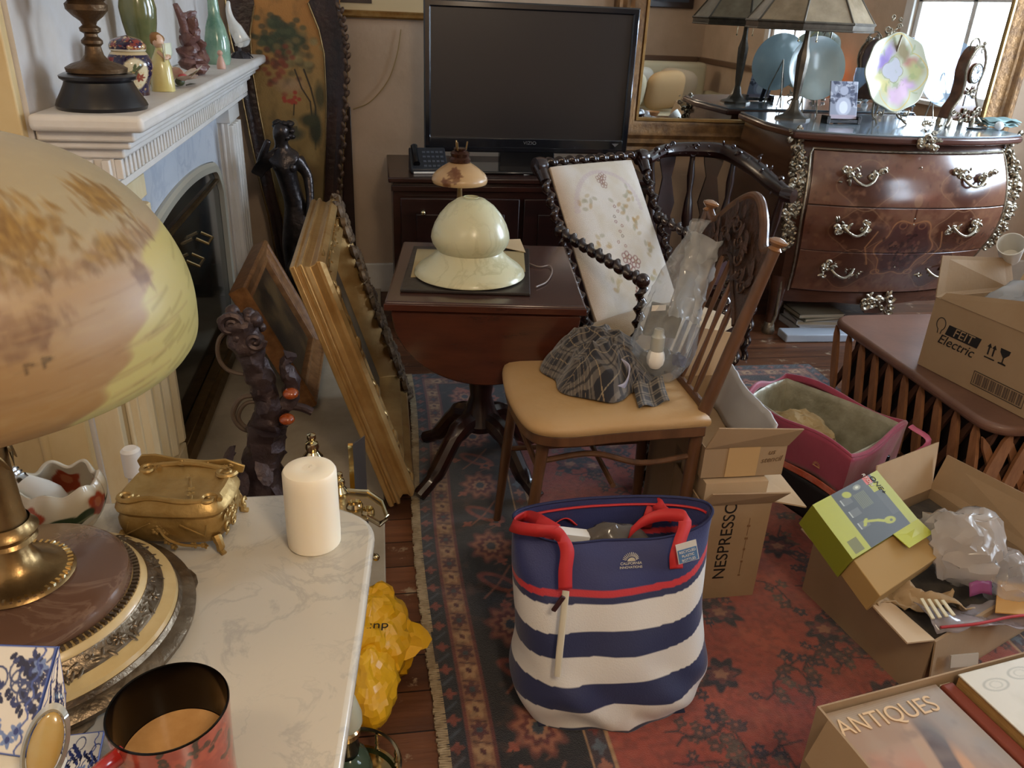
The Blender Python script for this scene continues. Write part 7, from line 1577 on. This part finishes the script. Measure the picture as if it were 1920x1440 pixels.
# ---- wide open box with the drill kit
def obox():
    z1 = .19; FL, FR, BL, BR = P(1752, 1202, z=z1), P(1960, 1180, z=z1), P(1528, 1006, z=z1), P(1745, 915, z=z1); FR = FL + (BR - BL)
    r = carton('open_carton', 'wide open cardboard box of craft supplies at the right', [(p.x, p.y) for p in (FL, FR, BR, BL)], .0095, z1); U = Vector((0, 0, 1))
    d = (BL - FL).normalized(); o = Vector((d.y, -d.x, 0)); o = o if o.x < 0 else -o
    flap('left_flap', r, [FL, BL, BL + o * .055 + U * .035, FL + o * .085 + U * .015], mat=m_cardin, label='flap folded outward')
    flap('back_flap', r, [BL.lerp(BR, .45), BR + U * 0, BR + U * .13 + Vector((.02, .05, 0)), BL.lerp(BR, .5) + U * .12 + Vector((0, .05, 0))], mat=m_cardin)
    flap('right_flap', r, [BR, FR, FR - o * .06 + U * .13, BR - o * .03 + U * .11])
    flap('front_flap', r, [FR, FL, FL - d * .02 - U * .12, FR - d * .02 - U * .12])
    t = P(1805, 1235, z=.14); part('clear_tape', MB().box((t.x, t.y - .005, t.z), (.07, .004, .03), rx=-.3), M('clear_tape', 'b9b2a8', .15), r, 'strip of clear tape', world=True)
    part('filling', MB().prism([tuple((p.lerp((FL + BR) / 2, .06)).to_2d()) for p in (FL, FR, BR, BL)], .014, .165).displace(.004, 20), M('dark_clutter', '2a2622', .8, var='4a4238', vs=20), r, world=True)
    # drill kit
    TL, TR, BRr, BLl = P(1523, 947, z=.36), P(1644, 882, z=.37), None, P(1599, 1049, z=.305); BRr = BLl + TR - TL; ce = (TL + TR + BRr + BLl) / 4; nz = (TR - TL).cross(BLl - TL).normalized(); nz = nz if nz.z > 0 else -nz
    k = thing('drill_kit_box', 'lime and grey drill kit box tilted on top of the open box', 'box', tuple(ce - U * .08))
    c = Cv(170, 130, '3f403c', 1., .75); lime = 'a6a81e'
    # u along TL->BL (reading direction), v from left strip to right strip
    c.rect(0, 1, 0, .20, lime); c.rect(0, 1, .66, .75, lime); c.rect(.74, .96, .05, .15, '6d6a22'); c.rect(.1, .75, .58, .66, '4a4b46')
    for x in (.2, .42, .64): c.rect(x - .05, x + .07, .24, .34, '5a5b56'); c.rect(x - .05, x + .06, .235, .245, 'a9aaa0')
    for j in range(8): c.line([(.18, .38 + j * .016), (.44, .38 + j * .016)], .006, '77784a')
    c.ell(.12, .33, .06, .04, lime, .3); c.ell(.09, .46, .045, .04, '8a8b78'); c.ell(.09, .46, .02, .018, 'c8c8b0')
    c.rect(0, .14, .56, .63, 'c24a34'); c.rect(.15, .30, .57, .66, lime)
    for p in (((.62, .31), (.70, .42)), ((.70, .42), (.76, .47)), ((.60, .33), (.67, .29))): c.line(p, .035, lime)
    c.ell(.79, .52, .065, .05, lime, .5); c.ell(.80, .53, .02, .015, '5a5a30')
    mb, cols = sheet(c, lambda U_, V_: tuple((TL[i] * (1 - U_) + BLl[i] * U_) * (1 - V_) + (TR[i] * (1 - U_) + BRr[i] * U_) * V_ + nz[i] * .0008 for i in range(3)))
    part('printed_face', mb, M('printed_card', rough=.35, attr=True, coat=.2), k, cols=cols, world=True)
    dn = -nz * .075; part('carton_body', MB().hexa([TL + dn, BLl + dn, BRr + dn, TR + dn], [TL, BLl, BRr, TR]), M('lime_card_shaded', '7c7e20', .5), k, world=True)  # lime darkened here, the shadow on the box sides is in the colour
    fw = (BLl - TL).normalized(); a, b_ = BLl.lerp(BRr, .03), BLl.lerp(BRr, .97); q = nz * -.008
    part('inner_tray', MB().hexa([a + dn * .95, b_ + dn * .95, b_ + dn * .95 + fw * .10, a + dn * .95 + fw * .10], [a + q, b_ + q, b_ + q + fw * .10, a + q + fw * .10]), M('kraft_tray', 'a3824e', .8), k, 'plain kraft inner tray sliding out', world=True, bev=.002)
    e0, e1 = BLl.lerp(BRr, .60), BRr; part('end_flap', MB().hexa([e0, e1, e1 + fw * .05 + nz * .006, e0 + fw * .05 + nz * .012], [p + nz * .002 for p in (e0, e1, e1 + fw * .05 + nz * .006, e0 + fw * .05 + nz * .012)]), M('lime_flap', 'b3b422', .4), k, 'lime end flap', world=True)
    sd = (TR - TL).normalized(); text('print_lettering', 'ONE+', .022, m_ink, k, TL.lerp(BLl, .22).lerp(TR.lerp(BRr, .22), .87) + nz * .0015, fw, sd, sx=1.)
    text('print_lettering', 'RYOBI', .015, m_paper, k, TL.lerp(BLl, .07).lerp(TR.lerp(BRr, .07), .80) + nz * .0015, fw, sd)
    # plastic carrier bags
    s = film('carrier_film', 'd2c6ba', .66, .2)
    for (u, v, z_), rad, sd_, nm, lb in (((1805, 1020, .27), (.105, .10, .095), 3, 'carrier_bag', 'crumpled white plastic carrier bag beside the drill kit box'), ((1880, 1075, .23), (.06, .08, .07), 7, 'clear_bag', 'shiny clear plastic bag at the right of the carrier bag')):
        p = P(u, v, z=z_); t = thing(nm, lb, 'plastic bag', (p.x, p.y, p.z - rad[2])); b = MB().ball(p, rad, 40).displace(.030, 12, sd_).displace(.010, 38, sd_); part('film', b, s if sd_ == 3 else film('shiny_film', 'cfc6c0', .42, .08), t, world=True, smooth=30)
    p = P(1690, 1125, z=.20); t = thing('brown_wrapping', 'crumpled tan wrapping paper under the drill kit box', 'paper', (p.x, p.y, p.z - .03)); part('paper', MB().grid(lambda u, v: (p.x - .09 + .24 * u, p.y - .03 + .07 * v + .02 * math.sin(u * 5), p.z + .02 * math.sin(u * 9 + v * 4)), 30, 14).displace(.016, 24, 3), M('wrapping_tan', 'a78e6c', .7), t, world=True, solid=.003, smooth=25)
    for i in range(4):
        a = P(1724 + i * 13, 1124 + i * 1, z=.235); e = P(1746 + i * 13, 1162 - i * 2, z=.222)
        solo('craft_stick', 'flat white craft stick, %s of the four fanned in the open box' % ('leftmost', 'second from left', 'third from left', 'rightmost')[i], 'stick', MB().hexa([a, a + Vector((.009, 0, 0)), e + Vector((.009, 0, 0)), e], [q + Vector((0, 0, .004)) for q in (a, a + Vector((.009, 0, 0)), e + Vector((.009, 0, 0)), e)]), M('stick_white', 'cabf9f', .6), group='craft sticks in the open box', bev=.001)
    ev = [P(u, v, z=.20) for u, v in ((1870, 1090), (1990, 1110), (1990, 1160), (1865, 1150))]; solo('manila_envelope', 'orange manila envelope under the clear bag in the open box', 'envelope', MB().hexa(ev, [q + Vector((0, 0, .004)) for q in ev]), M('manila', 'b98a48', .7), bev=.001)
    z0 = P(1840, 1170, z=.19); t = thing('zip_bag', 'clear zip bag with a red zip strip lying across the open box', 'plastic bag', (z0.x, z0.y, .16))
    part('pouch', MB().grid(lambda u, v: (z0.x - .13 + .30 * u, z0.y - .02 + .09 * v, .185 + .02 * math.sin(u * 4 + v * 3) + .015 * v), 30, 12).displace(.008, 26, 5), film('zip_film', 'c5bcc0', .5, .1), t, world=True, solid=.002)
    part('zip_strip', MB().tube(cat([(z0.x - .12, z0.y - .015, .205), (z0.x - .03, z0.y - .02, .212), (z0.x + .07, z0.y - .005, .21), (z0.x + .17, z0.y - .0, .205)], 6), .0035, 8), M('red_zip', 'a8383c', .35), t, 'red zip strip', world=True)
    part('purple_tab', MB().grid(lambda u, v: (z0.x + .02 + .06 * u, z0.y + .075 + .015 * v, .215 + .03 * v - .02 * abs(u - .5)), 8, 4), M('purple_film', '8a4a78', .3), t, world=True, solid=.002)
obox()
# ---- book carton
def bbox():
    z1 = .350; an = math.radians(9.5); d = Vector((math.cos(an), math.sin(an), 0)); n = Vector((d.y, -d.x, 0)); A = P(1530, 1332, z=.34); A.z = 0
    c4 = [A + n * .38, A + n * .38 + d * .52, A + d * .52, A]
    r = carton('book_carton', 'cardboard box of large books at the bottom right corner', [(p.x, p.y) for p in c4], .013, z1)
    U = Vector((0, 0, 1)); flap('left_flap', r, [A + U * z1 + n * .03, A + U * z1 + n * .38, A + U * (z1 - .10) + n * .38 - d * .03, A + U * (z1 - .09) + n * .03 - d * .028])
    pt = lambda s, t, z: A + d * s + n * t + U * z
    part('filling', MB().prism([tuple(p.to_2d()) for p in (pt(.01, .01, 0), pt(.51, .01, 0), pt(.51, .37, 0), pt(.01, .37, 0))], .018, .296), M('paper_filling', '5a4634', .9), r, world=True)
    # magazine
    c = Cv(230, 300, '96785f', .26, .34)
    c.rect(0, .26, .30, .34, '94806a'); c.all(np.clip((c.X - .15 - (.34 - c.Y) * .35) / .04, 0, 1) * .8, '9a8c7e'); c.all(np.clip((.09 + .0 * c.X - np.abs(c.X - .06 - (.30 - c.Y) * .12)) / .05, 0, 1) * np.clip((.25 - c.Y) / .03, 0, 1) * .8, 'b07a60')
    c.ell(.145, .19, .03, .09, '55423a', -.25, soft=.5); c.ell(.12, .21, .014, .09, 'a8876a', -.25, soft=.5); c.ell(.165, .14, .012, .08, 'b5855c', -.2, soft=.5); c.ell(.2, .25, .04, .10, '7c7a78', .5, soft=.8, amt=.45)
    for k in range(7): c.line([(.02, .312 + .004 * k), (.2, .318 + .0045 * k)], .0015, 'a8957c', .5)
    c.noise('a08a74', 5, 6, .55, .9, .4, 3); c.noise('5c4a42', 7, 8, .62, .9, .4, 8)
    m = thing('antiques_magazine', 'antiques magazine with brown architectural cover on top in the book box', 'magazine', tuple(pt(.14, .16, .30))); zz = .336
    o, ax, ay = pt(.008, .33, zz), d * .255, n * -.322; mb, cols = plane_sheet(c, o, ax, ay); part('front_cover', mb, M('glossy_print', rough=.5, attr=True), m, cols=cols, world=True)
    part('pages', MB().prism([tuple(p.to_2d()) for p in (pt(.008, .008, 0), pt(.263, .008, 0), pt(.263, .33, 0), pt(.008, .33, 0))], .300, zz - .0006), M('book_pages'), m, world=True)
    text('title', 'ANTIQUES', .049, M('title_cream', 'cfae84', .5), m, pt(.120, .045, zz + .001), d, -n, ext=.0003, sx=.92)
    text('caption', 'NOVEMBER', .012, M('title_cream'), m, pt(.215, .235, zz + .001), d, -n, ext=.0003)
    b = thing('red_book', 'narrow brick red book wedged between the magazine and the white book', 'book', tuple(pt(.285, .18, .30)))
    part('cover', MB().prism([tuple(p.to_2d()) for p in (pt(.270, .012, 0), pt(.298, .012, 0), pt(.298, .35, 0), pt(.270, .35, 0))], .298, .338), M('red_cloth', '7c3a2a', .7, bump=.1), b, world=True, bev=.004)
    part('pages', MB().prism([tuple(p.to_2d()) for p in (pt(.272, .0095, 0), pt(.296, .0095, 0), pt(.296, .0118, 0), pt(.272, .0118, 0))], .30, .333), M('book_pages'), b, world=True)
    w = thing('white_book', 'thick white covered book at the right of the book box', 'book', tuple(pt(.41, .18, .30)))
    pr = lambda a0, a1, t0, t1, z0_, z1_: MB().prism([tuple(p.to_2d()) for p in (pt(a0, t0, 0), pt(a1, t0, 0), pt(a1, t1, 0), pt(a0, t1, 0))], z0_, z1_)
    part('pages', pr(.306, .50, .016, .35, .298, .352), M('old_pages', 'b08a52', .9, var='9a7440', vs=40, stretch=(1, 1, 8)), w, 'yellowed page block', world=True)
    c = Cv(110, 160, 'c9c2b2', .2, .34)
    for x, y, s in ((.05, .30, .03), (.12, .31, .03), (.16, .24, .03), (.10, .15, .035)): c.ell(x, y, s, s * .5, 'aaa596', ring=.25); c.ell(x, y, s * .5, s * .3, 'b5b0a0', ring=.3)
    c.noise('b4ac98', 6, 9, .5, .9, .4, 2); mb, cols = plane_sheet(c, pt(.304, .352, .3535), d * .198, n * -.338); part('cover', mb, M('glossy_print'), w, cols=cols, world=True, solid=.003)
bbox()
# ================================================================ striped tote
def tote():
    r = thing('striped_tote', 'navy and white striped tote bag with red handles standing on the rug', 'tote bag', (.49, 1.36, .010))
    nz = [0, .06, .15, .25, .33, .40]; xl = [.295, .262, .272, .268, .264, .268]; xr = [.665, .712, .705, .700, .712, .728]; yf = [1.215, 1.212, 1.243, 1.288, 1.332, 1.385]; yb = [1.42, 1.46, 1.475, 1.49, 1.495, 1.50]
    S = lambda a, z: spline1(nz, a, z); nu, nv = 200, 150; c = Cv(nu, nv, '23294e', 1, 1)
    def f(U, V_):
        th = U * 2 * PI; z = V_ * .40; cx = (S(xl, z) + S(xr, z)) / 2; hx = (S(xr, z) - S(xl, z)) / 2; cy = (S(yf, z) + S(yb, z)) / 2; hy = (S(yb, z) - S(yf, z)) / 2
        ct, st = np.cos(th), np.sin(th); e = .55; x = cx + hx * np.sign(ct) * np.abs(ct) ** e; y = cy + hy * np.sign(st) * np.abs(st) ** (.9)
        w = .007 * np.sin(x * 34 + z * 30 + 2 * np.sin(z * 14)) * (st < 0) + .004 * np.sin(x * 23 - z * 40) + .0035 * np.sin(z * 70 + x * 60) * np.clip(1 - z / .2, 0, 1)
        return x, y + w * (1 - .6 * V_), .0105 + z + .018 * V_ * (np.abs(ct) ** 3) - .016 * V_ * (st < 0) * (1 - np.abs(ct) ** 2) + .02 * V_ * (st > 0) * (1 - np.abs(ct) ** 2)
    U, V_ = c.X, c.Y; st = np.sin(U * 2 * PI); ct = np.cos(U * 2 * PI); x, y, z = f(U, V_)
    zz = V_ - .09 * np.abs(ct) ** 2.2 * (ct > 0) + .03 * np.abs(ct) ** 2 * (ct < 0); wh = 'cfcbc6'
    for a, b_ in ((.31, .45), (.58, .72)): c.all(((zz > a) & (zz < b_)) * 1., wh)
    c.a[:] = np.where(((zz > .02) & (zz < .175))[..., None], np.array(lin(wh)), c.a); c.a[:] = np.where((zz < .02)[..., None], np.array(lin('2a2e44')), c.a)
    c.all(((zz > .755) & (zz < .79)) * 1., 'b82a32'); c.all((zz >= .79) * 1., '262c5c')
    mb, cols = sheet(c, f); part('body', mb, M('tote_fabric', rough=.6, attr=True, sheen=.25, bump=.12, bs=300), r, cols=cols, world=True, solid=.003, smooth=70)
    part('bottom', MB().prism([(.31, 1.24), (.65, 1.24), (.66, 1.44), (.30, 1.44)], .010, .014), M('tote_bottom', '2a2e44', .8), r, world=True)
    th = np.linspace(0, 2 * PI, 90, endpoint=False); xx, yy, zz_ = f(th / (2 * PI), np.ones(90)); part('rim_binding', MB().tube(list(zip(xx.tolist(), yy.tolist(), zz_.tolist())), .0035, 6, closed=True), M('navy_binding', '1d2148', .7), r, world=True)
    part('inner_red_seam', MB().tube([(a_ * .97 + .015, b_ - .006, c_ - .018) for a_, b_, c_ in zip(xx.tolist(), yy.tolist(), zz_.tolist()) if b_ > 1.45], .003, 6), M('red_webbing', 'bb2a2c', .6), r, world=True)
    mr = M('red_webbing')
    def ribbon(nm, pts, w, nrm=(0, -1, 0)):
        p = cat(pts, 7); n_ = len(p); vs = []
        for i in range(n_):
            t = (p[min(i + 1, n_ - 1)] - p[max(i - 1, 0)]).normalized(); s = t.cross(Vector(nrm)).normalized() if not callable(nrm) else nrm(i / (n_ - 1), t); vs += [p[i] - s * w / 2, p[i] + s * w / 2]
        return part(nm, MB().add(vs, [(2 * i, 2 * i + 1, 2 * i + 3, 2 * i + 2) for i in range(n_ - 1)]), mr, r, 'red webbing handle', world=True, solid=.0025)
    Q = lambda u, v, y: P(u, v, y=y)
    ribbon('front_handle', [Q(1060, 1104, 1.312), Q(1060, 1070, 1.325), Q(1063, 1030, 1.345), Q(1045, 1000, 1.36), Q(1010, 995, 1.36), Q(975, 990, 1.38), Q(960, 982, 1.42), Q(985, 968, 1.46), Q(1010, 975, 1.40), Q(1040, 992, 1.36)], .030, lambda t, v: Vector((1, 0, 0)) if t < .28 else (Vector((.4, .1, 1)).normalized() if t < .9 else Vector((.8, 0, .6)).normalized()))
    ribbon('front_handle', [Q(1268, 1066, 1.335), Q(1268, 1040, 1.345), Q(1276, 1010, 1.365), Q(1284, 985, 1.385), Q(1278, 968, 1.40), Q(1240, 966, 1.42), Q(1205, 978, 1.42), Q(1180, 1000, 1.42)], .030, lambda t, v: Vector((1, 0, 0)) if t < .5 else Vector((.3, .3, 1)).normalized())
    ribbon('back_handle', [Q(1210, 990, 1.485), Q(1218, 965, 1.485), Q(1228, 940, 1.50), Q(1240, 955, 1.47), Q(1262, 972, 1.44)], .028, (0, -1, 0)); ribbon('back_handle', [Q(1035, 985, 1.485), Q(1060, 972, 1.49), Q(1080, 985, 1.48)], .024, (0, -.6, -.8))
    # zip, logo, tag
    b = MB().tube([Q(1061, 1108, 1.305), Q(1056, 1160, 1.277), Q(1050, 1215, 1.25), Q(1045, 1268, 1.228)], .0075, 8, flat=.5); part('zip', b, M('zip_cream', 'c8c0ac', .5), r, 'cream vertical zip', world=True)
    part('zip_pull', MB().box(Q(1047, 1132, 1.278), (.011, .006, .042), ry=.5), M('brown_leather_tab', '3c2224', .5), r, world=True, bev=.002)
    lw = M('logo_cream', 'cfc8b0', .6); c0 = Q(1183, 1050, 1.338); b = MB()
    for k in range(13): t = PI * (k + .5) / 13; b.tube([c0 + Vector((.011 * math.cos(t), -.002, .011 * math.sin(t))), c0 + Vector((.018 * math.cos(t), .002, .019 * math.sin(t)))], .0007, 4)
    part('sun_rays', b, lw, r, world=True); part('sun_disc', MB().prism([(.009 * math.cos(t), .009 * math.sin(t)) for t in [i * PI / 10 for i in range(11)]], 0, .001, lambda a, b_, c_: (c0.x + a, c0.y - .003 - c_, c0.z + b_)), lw, r, world=True)
    text('logo_lettering', 'CALIFORNIA', .0085, lw, r, c0 + Vector((0, -.004, -.006)), (1, 0, 0), (0, .3, 1)); text('logo_lettering', 'INNOVATIONS', .0075, lw, r, c0 + Vector((0, -.006, -.015)), (1, 0, 0), (0, .3, 1))
    tc = Q(1288, 1032, 1.335); ax, ay = Vector((.96, .05, .22)), Vector((-.18, .3, .9)); rot = lambda a, b_: tc + ax * a + ay * b_
    tg = part('care_tag', MB().hexa([rot(-.024, -.026), rot(.024, -.026), rot(.024, .020), rot(-.024, .020)], [p + Vector((0, -.0015, 0)) for p in (rot(-.024, -.026), rot(.024, -.026), rot(.024, .020), rot(-.024, .020))]), M('tag_white', 'c9c6c2', .6), r, 'white and blue recycled plastic tag', world=True)
    part('tag_band', MB().hexa([rot(-.022, -.024), rot(.022, -.024), rot(.022, .006), rot(-.022, .006)], [p + Vector((0, -.0028, 0)) for p in (rot(-.022, -.024), rot(.022, -.024), rot(.022, .006), rot(-.022, .006))]), M('tag_blue', '4f76a4', .6), tg, world=True)
    for i, t in enumerate(('RECYCLED', 'PLASTIC', 'BOTTLES')): text('tag_lettering', t, .0078, m_paper, tg, rot(0, .001 - .0098 * i) + Vector((0, -.004, 0)), ax, ay)
    g = thing('foil_packet', 'grey and clear packet showing in the mouth of the striped tote', 'packet', (.50, 1.44, .30)); part('packet', MB().ball((.50, 1.445, .335), (.09, .035, .06), 28).displace(.012, 22, 3), film('packet_film', '7c746a', .7, .1), g, world=True)
    part('white_item', MB().box((.40, 1.44, .345), (.07, .03, .08), ry=.2), m_paper, g, world=True)
tote()
# ================================================================ the rest of the room, seen in the mirror
def back():
    r = thing('sofa', 'cream upholstered sofa along the rear wall seen in the mirror', 'sofa', (3.05, -1.0, 0)); m = M('cream_upholstery', 'c4b898', .9, bump=.1, bs=60)
    part('seat', MB().box((3.05, -.92, .22), (1.6, .8, .42)), m, r, world=True, bev=.04, nseg=3); part('backrest', MB().box((3.05, -1.33, .60), (1.6, .2, .66)), m, r, world=True, bev=.05, nseg=3)
    for x in (2.18, 3.92): part('arm', MB().box((x, -.92, .315), (.14, .85, .61)), m, r, world=True, bev=.04, nseg=3)
    for x, y, a, col, lb in ((2.42, -1.02, .3, 'c49a6a', 'peach'), (2.90, -1.0, -.25, 'cfc9b8', 'white'), (3.40, -1.02, .2, 'b7a284', 'tan'), (2.68, -.66, .2, 'd0c4a4', 'ivory'), (3.15, -.66, -.2, 'c4a070', 'ochre')):
        b = MB().grid(lambda u, v: (0, 0, 0), 2, 2); b = MB().ball((0, 0, 0), (.24, .09, .22), 24); b.v = [(math.copysign(abs(p[0] / .24) ** .6 * .24, p[0]), p[1], math.copysign(abs(p[2] / .22) ** .6 * .22, p[2])) for p in b.v]
        R = Euler((-.35, a * .5, a)).to_matrix(); b.v = [tuple(R @ Vector(p) + Vector((x, y, .665))) for p in b.v]; solo('cushion', '%s cushion on the sofa seen in the mirror' % lb, 'cushion', b, M('cushion_' + lb, col, .9), group='cushions on the sofa')
    t = thing('side_table', 'low dark table with oddments in front of the sofa seen in the mirror', 'table', (2.7, -.1, 0)); part('top', MB().box((2.7, -.1, .42), (.9, .4, .03)), m_mahog, t, world=True, bev=.005)
    for x in (2.3, 3.1):
        for y in (-.25, .05): part('leg', MB().cyl((x, y, 0), (x, y, .41), .02), m_mahog, t, world=True)
    for i, (x, c_, lb) in enumerate(((2.45, 'b86a5a', 'rose'), (2.62, 'b9bcc0', 'silver'), (2.85, 'b07f50', 'copper'))): solo('bowl', '%s bowl on the low table seen in the mirror' % lb, 'bowl', MB().lathe([(0, .436), (.04, .436), (.08, .50), (.075, .50), (.035, .445), (0, .445)], c=(x, -.1, 0), n=24), M('bowl_' + lb, c_, .3), group='bowls on the low table')
    f = thing('picture_frame', 'dark picture hanging on the rear wall seen in the mirror', 'picture', (3.5, -1.97, 1.5)); part('frame', MB().box((3.5, -1.975, 1.8), (.7, .03, .6)), m_mahogd, f, world=True, bev=.01); part('image', MB().box((3.5, -1.955, 1.8), (.56, .012, .46)), M('slate_picture', '3f4856', .5), f, world=True)
    l = thing('amber_lamp', 'glowing orange glass lamp on the side table seen in the mirror', 'lamp', (3.85, 1.38, 0)); part('table', MB().lathe([(.14, 0), (.03, .03), (.025, .68), (.20, .70), (.20, .72), (0, .72)], c=(3.85, 1.38, 0), n=28), m_mahog, l, world=True)
    part('stem', MB().lathe([(.07, .72), (.02, .76), (.015, .98)], c=(3.85, 1.38, 0), n=20), m_brassd, l, world=True); part('shade', MB().lathe([(.15, .93), (.14, 1.0), (.09, 1.08), (.03, 1.11)], c=(3.85, 1.38, 0), n=28), M('orange_glow', 'e07a34', .4, emis=2.2), l, 'lit orange shade', world=True, solid=.004)
back()
